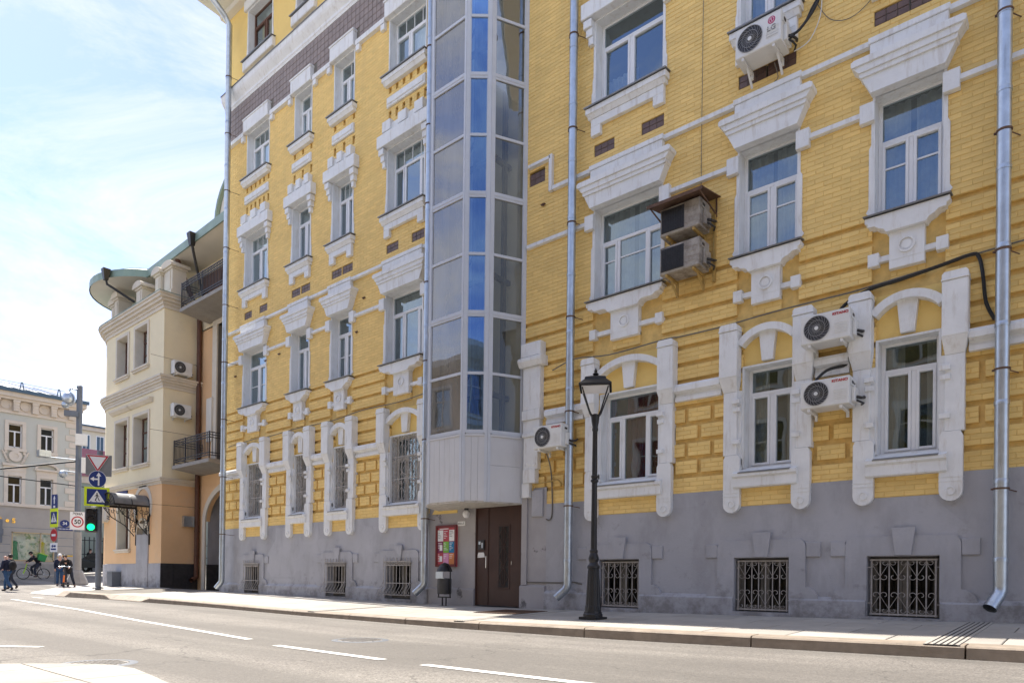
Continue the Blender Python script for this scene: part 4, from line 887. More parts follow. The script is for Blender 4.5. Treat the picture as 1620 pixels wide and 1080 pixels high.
# ---- pilaster beside the shaft
q = MB(); q.fbox(-9.33,-8.80,-.20,0,5.32,5.62,.02); q.prism([(-.20,5.319),(-.26,5.28),(-.26,5.22),(-.20,5.12),(0,5.12),(0,5.319)],'x',-9.36,-8.74); q.fbox(-9.30,-8.84,-.14,0,4.2,5.119,.012); q.fbox(-9.31,-8.83,-.16,0,4.0,4.199); q.fbox(-9.30,-8.86,-.12,0,3.72,3.999); q.fbox(-9.30,-8.86,-.155,0,3.64,3.719); q.fbox(-9.28,-8.90,-.12,0,2.95,3.639)
for k in range(3): q.fbox(-9.24+.12*k,-9.18+.12*k,-.135,-.12,3.02,3.08)
q.fbox(-9.28,-8.95,-.14,0,2.66,2.949); q.fbox(-9.32,-9.12,-.12,0,2.36,2.659); q.build('corner_pilaster', M['white'], bld)
q = MB(); q.fbox(-9.10,-8.80,-.05,0,1.95,2.52,.01); q.build('grey_repair_patch', M['grey'], bld)

# ================================================================== GLAZED LIFT SHAFT
TP = [(-9.36,.0),(-9.74,-.76),(-10.15,-1.11),(-11.20,-1.11),(-11.62,-.76),(-12.0,.0)]
tw = thing('lift_shaft', 'tall glazed lift shaft with white frame and panelled bottom over the entrance door', 'lift shaft', (-10.7,-.6,2.26))
Z0T, ZP, ZT = 2.26, 3.70, 22.3
faces_ = list(zip(TP,TP[1:]))
def onface(A, B, s, o, z):       # s metres along the face from A to B, o metres outward
    d = Vector((B[0]-A[0],B[1]-A[1])).normalized(); n = Vector((d.y,-d.x))
    n = -n if n.x*((A[0]+B[0])/2+10.68)+n.y*((A[1]+B[1])/2+.45) < 0 else n
    return (A[0]+d.x*s+n.x*o, A[1]+d.y*s+n.y*o, z)
def fbar(mb_, A, B, s0, s1, o0, o1, z0, z1):
    mb_.hexa([onface(A,B,s0,o0,z0),onface(A,B,s1,o0,z0),onface(A,B,s1,o1,z0),onface(A,B,s0,o1,z0)],[onface(A,B,s0,o0,z1),onface(A,B,s1,o0,z1),onface(A,B,s1,o1,z1),onface(A,B,s0,o1,z1)])
fr = MB()
zs = []; z = ZP
nrow = 0
while z < ZT-.2: zs.append((z,nrow%2==0)); z += 1.262; nrow += 1
for fi,(A,B) in enumerate(faces_):
    Lf = math.dist(A,B)
    f = MB()
    e = .085 if fi != 2 else .05
    fbar(f,A,B,0,e,-.05,.012,ZP,ZT); fbar(f,A,B,Lf-e,Lf,-.05,.012,ZP,ZT)
    for z,thick in zs:
        h = .065 if thick else .028
        fbar(f,A,B,e,Lf-e,-.045,.006,z-h,z+h)
        if thick: fbar(f,A,B,e,Lf-e,.006,.016,z-.012,z+.004)
    # thin glazing beads round every pane
    for (z,t1),(z2,t2) in zip(zs,zs[1:]):
        za = z+(.065 if t1 else .028); zb = z2-(.065 if t2 else .028)
        fbar(f,A,B,e,e+.014,-.03,-.004,za,zb); fbar(f,A,B,Lf-e-.014,Lf-e,-.03,-.004,za,zb)
    fo = f.build('frame', M['towerframe'], tw)
    for (z,t1),(z2,t2) in zip(zs,zs[1:]):
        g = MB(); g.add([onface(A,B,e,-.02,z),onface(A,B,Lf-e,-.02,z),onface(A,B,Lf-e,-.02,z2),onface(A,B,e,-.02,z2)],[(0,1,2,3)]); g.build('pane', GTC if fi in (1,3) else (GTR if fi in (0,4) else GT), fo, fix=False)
    # bottom panel of upright boards
    p = MB(); nb = 6 if Lf > .9 else (3 if fi in (1,3) else 4)
    if fi == 0:
        fbar(p,A,B,.06,Lf-.06,-.04,.0,Z0T,3.02); fbar(p,A,B,.06,Lf-.06,-.04,-.006,3.025,ZP-.07)
    else:
        for k in range(nb):
            a = .06+(Lf-.12)*k/nb; b = .06+(Lf-.12)*(k+1)/nb; fbar(p,A,B,a+.002,b-.002,-.04,random.uniform(-.002,.002),Z0T+.01,ZP-.07)
    fbar(p,A,B,.05,Lf-.05,-.04,.018,ZP-.069,ZP-.064+.03)
    p.build('bottom_panel', M['towerpaint'], tw)
    c = MB()
    for s in (.0,Lf-.065): fbar(c,A,B,s,s+.065,-.05,.014,Z0T-.01,ZP)
    c.build('corner_trim', M['towerframe'], tw)
q = MB(); q.prism([(x*.985-10.68*.015,y*.985) for x,y in TP],'z',Z0T-.03,Z0T+.03); q.build('floor_panel', M['oldwood'], tw)
q = MB(); q.prism([(x,y) for x,y in TP],'z',ZT,ZT+.15); q.build('roof_panel', M['flash'], tw)
q = MB(); q.box(-11.9,-9.45,-.06,-.03,ZP,ZT); q.build('back_wall', M['palecream'], tw)
q = MB()
for x,y,w_ in ((-10.95,-.62,.05),(-10.30,-.62,.05),(-10.62,-.12,.07),(-11.35,-.3,.05),(-9.75,-.3,.045)): q.box(x-w_,x+w_,y-w_,y+w_,ZP-1.2,ZT)
for z in [ZP+.8+2.52*k for k in range(8)]:
    q.box(-11.4,-9.7,-.66,-.58,z,z+.10); q.box(-11.4,-11.32,-.66,-.1,z,z+.1); q.box(-9.8,-9.72,-.62,-.1,z,z+.1)
    q.tube([(-11.35,-.55,z-.3),(-10.1,-.62,z+.9)],.03,5)
q.build('guide_rails', M['steelpole'], tw)
q = MB(); q.tube([(-11.05,-.9,ZP),(-11.1,-.85,9),(-11.0,-.85,ZT)],.008,4)
q.build('lift_cable', M['greycable'], tw)

# ================================================================== DOWNPIPES
def downpipe(name, label, pts, r, m, joints, clamps, rz=0, spout=True):
    p0 = pts[-1]; t = thing(name, label, 'downpipe', (p0[0],p0[1],p0[2]), group=None)
    q = MB(); q.tube(pts,r,14,caps=False)
    if spout:
        q.tube([tuple(Vector(pts[-1])),tuple(Vector(pts[-1])-(Vector(pts[-1])-Vector(pts[-2])).normalized()*.10)],r*.93,14,caps=False)
    q.build('pipe', m, t, smooth=40)
    for z in joints:
        x,y = pts[-4][0],pts[-4][1]; q = MB(); q.lathe([(r*.9,z-.03),(r+.006,z-.03),(r+.007,z+.02),(r+.003,z+.03),(r*.9,z+.03)],x,y,14); q.build('joint_collar', m, t, smooth=40)
    for z in clamps:
        x,y = pts[-4][0],pts[-4][1]; q = MB(); q.lathe([(r*.95,z-.012),(r+.012,z-.012),(r+.012,z+.012),(r*.95,z+.012)],x,y,14); q.tube([(x+r*.6,y+r*.5,z),(x+r+.08,0.0,z-.03)],.008,5); q.box(x-r-.03,x-r+.01,y-.012,y+.012,z-.012,z+.012); q.build('clamp', M['rust'], t)
def pipe_pts(x, y, ztop, zb, r, dx=-.16, dy=-.10): return [(x,y,ztop),(x,y,zb+.30),(x,y,zb+.24),(x+dx*.2,y+dy*.2,zb+.17),(x+dx,y+dy,zb+.0)]
P3 = lambda x: pipe_pts(x,-.19,19.8,.23,.085)
def std(z0,z1,s): return [z0+s*k for k in range(int((z1-z0)/s)+1)]
downpipe('downpipe','galvanised downpipe at the far left end of the yellow facade',[(-22.0,-1.27,19.98),(-22.0,-1.22,19.66),(-22.0,-.50,19.15),(-22.0,-.345,18.95)]+pipe_pts(-22.0,-.345,18.8,.22,.1)[1:],.092,M['zinc'],std(1.2,18,1.45),std(2,18,1.9))
downpipe('downpipe','galvanised downpipe just left of the glazed lift shaft',pipe_pts(-12.27,-.20,19.8,.25,.085,-.2,-.12),.085,M['zinc'],std(1.1,19,1.4),std(2.05,19,1.9))
downpipe('downpipe','galvanised downpipe between the lift shaft and the street lamp',pipe_pts(-8.03,-.19,19.8,.25,.085,-.2,-.12),.085,M['zinc'],std(1.0,19,1.15),std(2.1,19,1.9))
downpipe('downpipe','galvanised downpipe at the right edge beside the large ground floor window',pipe_pts(-.93,-.19,19.8,.30,.085,-.1,-.16),.085,M['zinc'],std(.95,19,1.05),std(1.9,19,1.6))

# ================================================================== AIR CONDITIONERS
def ac_unit(label, loc, w_, h, d, rz=0, style='fan', logo=None, m='acw', group='air conditioner units on the facades'):
    t = thing('air_conditioner', label, 'air conditioner', loc, rz, group)
    F = -d
    q = MB(); q.fbox(0,w_,F,-.06,0,h,.014); cs = q.build('casing', M[m], t, world=False)
    fc,fz,fr_ = w_*.33, h*.5, min(h*.42,w_*.30)
    q = MB()
    if style == 'fan':
        q.disc(fc,fz,F-.002,F+.01,fr_,28); q.build('fan_recess', M['acdark'], t, world=False)
        q = MB()
        for rr in (.3,.65,1.0): q.ring(fc,fz,F-.012,F-.003,fr_*rr-.004,fr_*rr+.004,28)
        nb = 20
        for k in range(nb):
            pts = []
            for s in range(6):
                rr = fr_*(.18+.82*s/5); a = 2*math.pi*k/nb+.9*s/5; pts.append((fc+rr*math.cos(a),F-.008,fz+rr*math.sin(a)))
            q.tube(pts,.0042,3,False)
        q.build('fan_grille', M['fanvane'], t, world=False)
        q = MB(); q.disc(fc,fz,F-.02,F-.003,fr_*.16,14); q.build('fan_hub', M['acw'], t, world=False)
        q = MB()
        for k in range(6): q.fbox(w_*.69,w_*.95,F-.006,F,h*.20+k*h*.065,h*.20+k*h*.065+.008,.002)
        q.build('louvres', M[m], t, world=False)
    else:
        q.fbox(.03,w_*.62,F-.012,F-.001,.04,h-.04,.008); q.build('coil_cover', M['acdark'], t, world=False)
        q = MB()
        for k in range(16): q.box(.035,w_*.615,F-.02,F-.0125,.05+(h-.1)*k/16,.05+(h-.1)*k/16+.006)
        for k in range(9): q.box(.04+w_*.58*k/9,.045+w_*.58*k/9,F-.022,F-.0125,.05,h-.05)
        q.build('coil_grille', M['acdark'], t, world=False)
        q = MB()
        for k in range(4): q.fbox(w_*.66,w_*.97,F-.005,F,h*.2+k*h*.17,h*.2+k*h*.17+.012,.002)
        q.build('panel_ribs', M[m], t, world=False)
    q = MB(); q.fbox(w_,w_+.05,F+.12,-.1,.05,h*.62,.01); q.fbox(w_,w_+.012,F+.06,-.1,h*.68,h*.95,.003); q.build('valve_cover', M[m], t, world=False)
    q = MB(); q.box(w_+.012,w_+.02,F+.10,F+.18,h*.76,h*.84); q.build('grip', M['acdark'], t, world=False); q = MB(); q.tube([(w_+.05,F+.2,h*.3),(w_+.11,F+.24,h*.26),(w_+.13,-.10,h*.3),(w_+.10,-.0,h*.4)],.022,6); q.build('refrigerant_pipe', M['acdark'], t, world=False); q = MB(); q.tube([(w_+.05,F+.2,h*.18),(w_+.10,F+.26,h*.12),(w_+.12,-.1,h*.1),(w_+.06,-.0,h*.1)],.016,6); q.build('refrigerant_pipe', M['acdark'], t, world=False)
    for x in (.10,w_-.14):
        q = MB(); q.box(x,x+.04,F+.02,.0,-.045,-.002); q.box(x,x+.04,-.03,.0,-.12 if m == 'acw' else -.28,-.045)
        if m != 'acw' or logo == 'LG': q.hexa([(x,F+.25,-.075),(x+.035,F+.25,-.075),(x+.035,-.02,-.27),(x,-.02,-.27)],[(x,F+.22,-.046),(x+.035,F+.22,-.046),(x+.035,-.02,-.235),(x,-.02,-.235)])
        q.build('bracket', M['yellowsteel'] if m == 'acdirty' else M['acw'], t, world=False)
    if logo == 'LG':
        q = MB(); q.disc(w_*.80,h*.77,F-.004,F,.058,22); q.build('badge', mat('badge_magenta',(.45,.02,.12),.4), t, world=False)
        q = MB(); q.ring(w_*.80,h*.77,F-.006,F-.0041,.036,.042,20); q.disc(w_*.80-.014,h*.77+.016,F-.006,F-.0041,.007,8); q.box(w_*.80-.003,w_*.80+.003,F-.006,F-.0041,h*.77-.02,h*.77+.022); q.box(w_*.80,w_*.80+.014,F-.006,F-.0041,h*.77-.02,h*.77-.014); q.build('badge_face', M['swhite'], t, world=False)
        lettering('LG',.115,M['sgrey'],t,(w_*.80,F-.003,h*.50),bold=.002)
        q = MB(); q.box(w_*.68,w_*.93,F-.003,F,h*.33,h*.335); q.box(w_*.68,w_*.93,F-.003,F,h*.24,h*.243); q.build('caption_line', M['sgrey'], t, world=False)
    elif logo:
        lettering(logo,.052,M['sred'],t,(w_*.81,F-.003,h*.86),bold=.002,sx=1.15)
    return t
ac_unit('white air conditioner left of the downpipe near the street lamp, above a dangling grey cable',(-8.72,-.06,3.27),.70,.46,.42,logo='KITANO')
ac_unit('upper dirty air conditioner of a stacked pair under a rusty metal canopy',(-5.87,-.06,6.70),.74,.48,.46,style='coil',m='acdirty',logo='KAMPO' if 0 else None)
ac_unit('lower dirty air conditioner of the stacked pair beside the second floor window',(-5.87,-.06,6.02),.74,.48,.46,style='coil',m='acdirty')
ac_unit('white air conditioner with round magenta badge under the top window',(-4.53,-.06,9.19),.74,.48,.46,logo='LG')
ac_unit('upper white air conditioner between the two right ground floor windows',(-3.45,-.06,4.27),.70,.44,.42,logo='KITANO')
ac_unit('lower white air conditioner between the two right ground floor windows',(-3.45,-.06,3.28),.70,.42,.42,logo='KITANO')
q = MB()
for x in (-5.80,-5.22): q.box(x,x+.25,-.50,-.46,7.05,7.10) if 0 else None
t = thing('canopy', 'rusty sheet metal canopy above the stacked air conditioners', 'canopy', (-5.4,-.02,7.3))
q = MB(); q.hexa([(-6.02,-.74,7.19),(-4.98,-.74,7.19),(-4.98,0,7.33),(-6.02,0,7.33)],[(-6.02,-.74,7.205),(-4.98,-.74,7.205),(-4.98,0,7.345),(-6.02,0,7.345)]); q.box(-6.02,-4.98,-.745,-.735,7.15,7.205); q.build('sheet', M['rust'], t)
for x in (-5.98,-5.05):
    q = MB(); q.tube([(x,-.70,7.18),(x,-.02,7.04)],.014,4); q.box(x-.012,x+.012,-.02,0,7.0,7.33); q.build('strut', M['rust'], t)
t = thing('unit_bracket_rail','yellow painted upright rail behind the stacked air conditioners','bracket',(-5.05,-.03,6))
q = MB(); q.box(-5.09,-5.05,-.06,0,5.85,7.05); q.build('rail', M['yellowsteel'], t)

# ---- cables on the facade
def cable(label, pts, r, m='cable', name='cable', cat='cable', smooth_n=0):
    P = [Vector(p) for p in pts]
    if smooth_n:
        o = []
        for i in range(len(P)-1):
            p0,p1,p2,p3 = P[max(i-1,0)],P[i],P[i+1],P[min(i+2,len(P)-1)]
            for k in range(smooth_n):
                t_ = k/smooth_n; o.append(.5*((2*p1)+(p2-p0)*t_+(2*p0-5*p1+4*p2-p3)*t_*t_+(3*p1-p0-3*p2+p3)*t_**3))
        P = o+[P[-1]]
    q = MB(); q.tube(P,r,6); ob = q.build(name, M[m], None, smooth=40)
    return tag(ob,label,cat)
cable('thick black cable arching over the right ground floor window to the downpipe',[(-2.98,-.25,4.73),(-2.90,-.06,4.93),(-2.6,-.04,5.06),(-2.2,-.03,5.10),(-1.7,-.03,5.16),(-1.32,-.03,5.21),(-1.22,-.03,5.16),(-1.17,-.03,4.9),(-1.13,-.03,4.5),(-1.03,-.03,4.24)],.026,smooth_n=4)
cable('thin dark cable sagging along the wall above the right ground floor windows',[(-8.6,-.02,4.98),(-7.9,-.215,5.03),(-7.2,-.03,5.02),(-6,-.03,5.06),(-5.7,-.03,5.04),(-4.9,-.03,5.04),(-4,-.03,5.08),(-3.2,-.03,5.09),(-2.7,-.03,5.10),(-1.4,-.03,5.19),(-.9,-.03,5.22),(1,-.03,5.3)],.012,'greycable',smooth_n=4)
cable('thin grey cable draped above the left ground floor windows',[(-22.3,-.03,4.98),(-20.6,-.03,5.04),(-20,-.03,5.0),(-18.2,-.03,5.05),(-16.3,-.03,5.03),(-15,-.03,5.12),(-13.5,-.03,5.10),(-12.4,-.03,5.17)],.011,'greycable',smooth_n=4)
cable('black hose looping from the wall to the lower right air conditioner',[(-2.86,-.02,3.98),(-2.95,-.06,3.97),(-3.15,-.2,3.9),(-3.3,-.3,3.72),(-3.28,-.3,3.68)],.022,smooth_n=4)
cable('short black hose curling behind the lower right air conditioner',[(-2.74,-.25,3.60),(-2.9,-.2,3.74),(-3.1,-.22,3.75),(-3.25,-.28,3.69)],.022,smooth_n=4)
cable('grey drain cable hanging below the air conditioner near the lamp',[(-8.60,-.2,3.24),(-8.58,-.1,3.0),(-8.58,-.03,2.7),(-8.56,-.03,2.2),(-8.57,-.03,1.95),(-8.62,-.04,1.86),(-8.70,-.05,1.88)],.014,'greycable',smooth_n=4)
cable('yellow pipe bent across the wall below the white pilaster',[(-9.05,-.08,2.5),(-8.98,-.08,2.62),(-8.6,-.06,2.66),(-8.4,-.06,2.67),(-8.33,-.05,2.6),(-8.36,-.01,2.55)],.016,'yellowsteel',smooth_n=4)
cable('thin vertical wire hanging down the wall to the rusty canopy',[(-5.32,-.02,14.0),(-5.33,-.035,9.4),(-5.34,-.02,8.0),(-5.33,-.03,7.36)],.006,'greycable')
cable('bundle of black cables rising from the badged air conditioner',[(-3.72,-.28,9.35),(-3.60,-.22,9.42),(-3.42,-.08,9.75),(-3.28,-.05,10.1),(-3.15,-.04,10.6),(-3.0,-.04,11.2)],.022,smooth_n=4)
cable('second black cable beside the bundle at the badged air conditioner',[(-3.72,-.28,9.30),(-3.55,-.14,9.55),(-3.46,-.06,9.80),(-3.30,-.04,10.05),(-3.12,-.03,10.5),(-2.9,-.03,11.2)],.016,smooth_n=4)
cable('thin white wire hanging loosely by the badged air conditioner',[(-3.32,-.03,10.0),(-3.34,-.05,9.6),(-3.5,-.05,9.3),(-3.72,-.1,9.2)],.008,'acw',smooth_n=5)
cable('thin wire hanging in a loop right of the badged air conditioner',[(-3.42,-.03,9.9),(-3.2,-.03,9.5),(-2.9,-.03,9.36),(-2.6,-.03,9.5),(-2.35,-.03,9.9)],.006,'greycable',smooth_n=5)
cable('thin wire under the badged air conditioner down to the string course',[(-4.02,-.15,9.14),(-4.0,-.03,8.95),(-4.1,-.09,8.84)],.007,'greycable',smooth_n=4)
cable('thin grey pipe along the base wall right of the door',[(-9.28,-.03,2.3),(-9.28,-.03,.62),(-9.2,-.03,.56),(-8.3,-.03,.56),(-8.0,-.03,.58),(-7.8,-.03,.54)],.014,'greycable')
for x,z,lab in ((-21.9,7.3,'rusty anchor in the yellow brick beside the far left downpipe below a string course'),(-20.0,7.45,'rusty anchor just right of the far left second floor window'),(-19.2,7.5,'rusty anchor between the first and second window columns from the left'),(-15.0,8.15,'rusty anchor above the string course right of the third window column'),(-15.3,7.3,'rusty anchor in the brick between third and fourth window columns'),(-8.9,8.55,'rusty anchor below the stepped string course right of the lift shaft'),(-12.9,13.5,'rusty anchor high up just left of the lift shaft')):
    tag(MB().box(x-.05,x+.05,-.05,.0,z-.008,z+.012).add([(x,-.06,z-.04),(x+.04,-.03,z-.05),(x+.01,-.02,z+.04)],[(0,1,2)]).build('wall_anchor', M['rust']),lab,'wall anchor','rusty anchors left in the brickwork')

# ================================================================== THINGS BY THE DOOR
t = thing('notice_board', 'red framed notice board with colourful posters left of the entrance door', 'notice board', (-11.68,-.02,.9))
q = MB(); q.fbox(-12.03,-11.33,-.05,-.015,.90,1.88,.008); q.build('backing', M['p_red'], t)
q = MB()
for a,b,c,d in ((-12.03,-11.97,.90,1.88),(-11.39,-11.33,.90,1.88),(-11.97,-11.39,.90,.955),(-11.97,-11.39,1.825,1.88)): q.fbox(a,b,-.075,-.05,c,d)
q.build('frame', M['redframe'], t)
cols = [['p_white','p_red','p_white'],['p_plum','p_green','p_blue'],['p_red','p_pink','p_orange']]
for r in range(3):
    for c in range(3):
        x0 = -11.965+.193*c; z0 = 1.50-.275*r
        q = MB(); q.fbox(x0+.004,x0+.187,-.056,-.051,z0+.004,z0+.268,.001); po = q.build('poster', M[cols[r][c]], t)
        q = MB()
        for k in range(random.randint(3,5)):
            ww = random.uniform(.05,.13); zz = z0+.23-.04*k; q.box(x0+.02,x0+.02+ww,-.0575,-.056,zz,zz+.012)
        q.build('print', M['sgrey' if cols[r][c]=='p_white' else 'p_white'], po)
for x,z in ((-11.95,1.28),(-11.95,1.02)):
    q = MB(); q.fbox(x+.06,x+.15,-.06,-.0576,z,z+.13,.001); q.build('paper_slip', M['p_white'], t)
q = MB(); q.box(-11.9,-11.6,-.0575,-.051,1.785,1.805); q.build('headline', M['p_white'], t)
t = thing('wall_lamp', 'white globe lamp on the wall above the notice board', 'wall lamp', (-10.92,-.02,2.13))
q = MB(); q.ball((-10.93,-.15,2.10),.085,8,(1,1,1.12)); q.build('globe', M['globe'], t, smooth=60)
q = MB(); q.lathe([(.05,2.19),(.055,2.22),(.02,2.25)],-10.93,-.15,10); q.tube([(-10.93,-.15,2.24),(-10.93,-.10,2.27),(-10.93,-.01,2.27)],.015,6); q.build('fitting', M['acdark'], t)
t = thing('number_plate', 'small white enamel plate on the wall beside the door', 'plate', (-11.2,-.013,1.9))
q = MB(); q.fbox(-11.33,-11.09,-.026,-.013,1.85,1.955,.004); pl_ = q.build('plate', M['p_white'], t)
q = MB()
for k in range(7): q.box(-11.31+.028*k,-11.295+.028*k,-.0275,-.026,1.88,1.88+random.uniform(.025,.05))
q.build('markings', M['sgrey'], pl_)
bx,by = -11.40,-.36; bzv = swz(bx,by)
t = thing('litter_bin', 'black cylindrical litter bin on two posts in front of the notice board', 'bin', (bx,by,bzv))
q = MB(); q.lathe([(.155,.27),(.165,.29),(.165,.62),(.155,.63),(.155,.27)],0,0,20); q.build('bucket', M['acdark'], t, world=False, smooth=40)
q = MB()
for s in (-1,1): q.tube([(s*.19,0,.20),(s*.19,0,.78),(s*.175,0,.88),(s*.12,0,.95),(0,0,.985)],.016,8)
q.box(-.2,.2,-.02,.02,.185,.215); q.build('hoop', M['black'], t, world=False, smooth=40)
q = MB(); q.lathe([(.185,.79),(.17,.83),(.14,.90),(.08,.955),(.0,.975)],0,0,20); q.build('hood', M['black'], t, world=False, smooth=40)
q = MB(); q.box(-.12,.12,-.17,-.155,.64,.785); q.box(-.13,.13,-.15,.15,.625,.64); q.build('plate', M['zinc'], t, world=False)
for s in (-1,1):
    q = MB(); q.tube([(s*.06,0,-.01),(s*.06,0,.20)],.018,8); q.box(s*.06-.05,s*.06+.05,-.05,.05,-.005,.006); q.build('post', M['black'], t, world=False)

# ================================================================== STREET LAMP
lx,ly = -6.28,-1.90; lz = swz(lx,ly)
t = thing('street_lamp', 'black cast iron street lamp with lantern on the pavement', 'street lamp', (lx,ly,lz)); t.scale = (.80,.80,.862)
q = MB(); q.prism([(-.21,-.21),(.21,-.21),(.21,.21),(-.21,.21)],'z',0,.05); q.lathe([(.20,.05),(.20,.10),(.185,.12),(.18,.15)],0,0,24); q.build('base', M['black'], t, world=False)
q = MB(); n = 48
prof = [(.165,.15),(.165,.24),(.155,.27),(.118,.92),(.112,.97)]
vs = []
for r,z in prof:
    for k in range(n):
        rr = r*(1-.07*(k%4 in (2,3))) if .2 < z < .95 else r; a = 2*math.pi*k/n; vs.append((rr*math.cos(a),rr*math.sin(a),z))
q.add(vs,[(i*n+k,i*n+(k+1)%n,(i+1)*n+(k+1)%n,(i+1)*n+k) for i in range(len(prof)-1) for k in range(n)]); q.build('fluted_shaft', M['black'], t, world=False)
q = MB(); q.lathe([(.11,.96),(.13,.98),(.13,1.02),(.10,1.05),(.085,1.09),(.105,1.13),(.11,1.17),(.095,1.22),(.075,1.27),(.085,1.29),(.085,1.32),(.066,1.34)],0,0,20); q.build('collar', M['black'], t, world=False, smooth=40)
q = MB(); q.lathe([(.066,1.33),(.056,2.62),(.08,2.64),(.08,2.67),(.058,2.69),(.072,2.72),(.072,2.75),(.056,2.77),(.05,3.60),(.062,3.62),(.062,3.66),(.055,3.68),(.075,3.78),(.085,3.86),(.09,3.92),(.03,3.94)],0,0,18); q.build('pole', M['black'], t, world=False, smooth=35)
for k in range(4):
    a = math.pi/4+k*math.pi/2+.55; c,s = math.cos(a),math.sin(a)
    q = MB(); q.tube([(c*.05,s*.05,3.88),(c*.10,s*.10,3.90),(c*.16,s*.16,3.97),(c*.385,s*.385,4.42)],.016,6); q.build('lantern_arm', M['black'], t, world=False)
i0 = 0; q = MB()
def sq(h,z): return [(h*math.cos(math.pi/4+k*math.pi/2+.55),h*math.sin(math.pi/4+k*math.pi/2+.55),z) for k in range(4)]
hs = [(.455,4.42),(.47,4.435),(.47,4.46),(.31,4.56),(.30,4.60),(.27,4.615),(.06,4.67)]
vs = [p for h,z in hs for p in sq(h,z)]
q.add(vs,[(i*4+k,i*4+(k+1)%4,(i+1)*4+(k+1)%4,(i+1)*4+k) for i in range(len(hs)-1) for k in range(4)]+[(24,25,26,27)]); q.build('lantern_roof', M['black'], t, world=False)
q = MB(); q.add(sq(.40,4.42)+sq(.40,4.40),[(0,1,2,3),(7,6,5,4),(0,1,5,4),(1,2,6,5),(2,3,7,6),(3,0,4,7)]); q.build('light_panel', M['globe'], t, world=False)
q = MB(); q.lathe([(.03,4.66),(.05,4.69),(.07,4.70),(.05,4.72),(.025,4.74),(.035,4.76),(.015,4.80),(.0,4.83)],0,0,12); q.build('finial', M['black'], t, world=False, smooth=40)

# ================================================================== CORNER HOUSE (cream and peach, left of the yellow building)
HX, HY = -29.11, .64
ho = thing('corner_house', 'cream and peach corner house with rounded bay and overhanging green roof', 'house', (-32,1.5,.1))
FW = [(-34.06,-32.7,5.42,7.5),(-32.0,-30.5,5.40,7.5)]          # second storey
FW3 = [(-34.0,-32.78,9.53,11.3),(-31.97,-30.68,9.6,11.33)]
GW = [(-33.65,-32.4,1.78,3.72)]; DR = (-31.5,-30.33,.18,3.0)
XL = -35.1
def wallplane(name, m, z0, z1, holes_):
    q = MB(); q.holed(XL,HX,z0,z1,holes_,HY)
    q.add([(HX,HY,z0),(HX,2.15,z0),(HX,2.15,z1),(HX,HY,z1)],[(0,1,2,3)])
    # rounded bay round the corner
    cx,cy,r = -35.05,2.72,2.08; n = 18; vs = []
    for i in range(n+1):
        a = -math.pi/2-math.pi*i/n*.9; vs += [(cx+r*math.cos(a),cy+r*math.sin(a),z0),(cx+r*math.cos(a),cy+r*math.sin(a),z1)]
    q.add(vs,[(2*i,2*i+1,2*i+3,2*i+2) for i in range(n)])
    return q.build(name, m, ho, fix=False)
wallplane('upper_wall', M['cream'], 4.5, 11.75, FW+FW3)
wallplane('lower_wall', M['peach'], 1.1, 4.5, GW+[DR])
q = MB(); q.holed(XL,HX,-.2,1.1,[DR],HY-.02); q.add([(XL,HY-.02,1.1),(HX,HY-.02,1.1),(HX,HY,1.12),(XL,HY,1.12)],[(0,1,2,3)])
q.build('plinth', M['grey'], ho, fix=False)
q = MB(); q.add([(HX+.02,HY-.02,-.2),(HX+.02,2.3,-.2),(HX+.02,2.3,1.1),(HX+.02,HY-.02,1.1)],[(0,1,2,3)]); q.add([(HX,HY,1.12),(HX+.02,HY-.02,1.1),(HX+.02,2.3,1.1),(HX,2.3,1.12)],[(0,1,2,3)])
for k in range(3):
    q.box(HX+.02,HX+.03,HY+.02+.5*k,HY+.48+.5*k,.62,1.08); q.box(HX+.02,HX+.03,HY+.02+.5*k,HY+.48+.5*k,.0,.6)
q.build('granite_plinth', M['granite'], ho)
q = MB(); cx,cy,r = -35.05,2.72,2.1
q.prism([(cx+r*math.cos(-math.pi/2-math.pi*i/16*.9),cy+r*math.sin(-math.pi/2-math.pi*i/16*.9)) for i in range(17)]+[(cx+1,cy)],'z',-.2,1.1); q.build('bay_plinth', M['grey'], ho)
def round_cornice(name, z, dz, steps):
    q = MB()
    for (o,za,zb) in steps:
        pts = [(HX+o,2.15),(HX+o,HY-o)]+[(cx+(2.08+o)*math.cos(-math.pi/2-math.pi*i/16*.9),cy+(2.08+o)*math.sin(-math.pi/2-math.pi*i/16*.9)) for i in range(17)]+[(-35.0,3.5),(-30,3.5),(-30,2.15)]
        q.prism(pts,'z',z+za,z+zb)
    return q.build(name, M['stone'], ho)
round_cornice('string_cornice',4.38,0,[(.03,0,.05),(.05,.051,.12),(.12,.121,.20),(.15,.201,.25)])
round_cornice('string_cornice',8.33,0,[(.04,0,.12),(.07,.121,.22),(.14,.221,.32),(.20,.321,.42),(.24,.421,.50)])
round_cornice('main_cornice',11.6,0,[(.05,0,.14),(.10,.141,.26),(.20,.261,.38),(.28,.381,.50),(.33,.501,.56)])
q = MB(); q.prism([(HX+.34,2.15),(HX+.34,HY-.34)]+[(cx+2.43*math.cos(-math.pi/2-math.pi*i/16*.9),cy+2.43*math.sin(-math.pi/2-math.pi*i/16*.9)) for i in range(17)]+[(-35,3.5),(-30,3.5),(-30,2.15)],'z',12.162,12.19); q.build('cornice_flashing', M['greenroof'], ho)
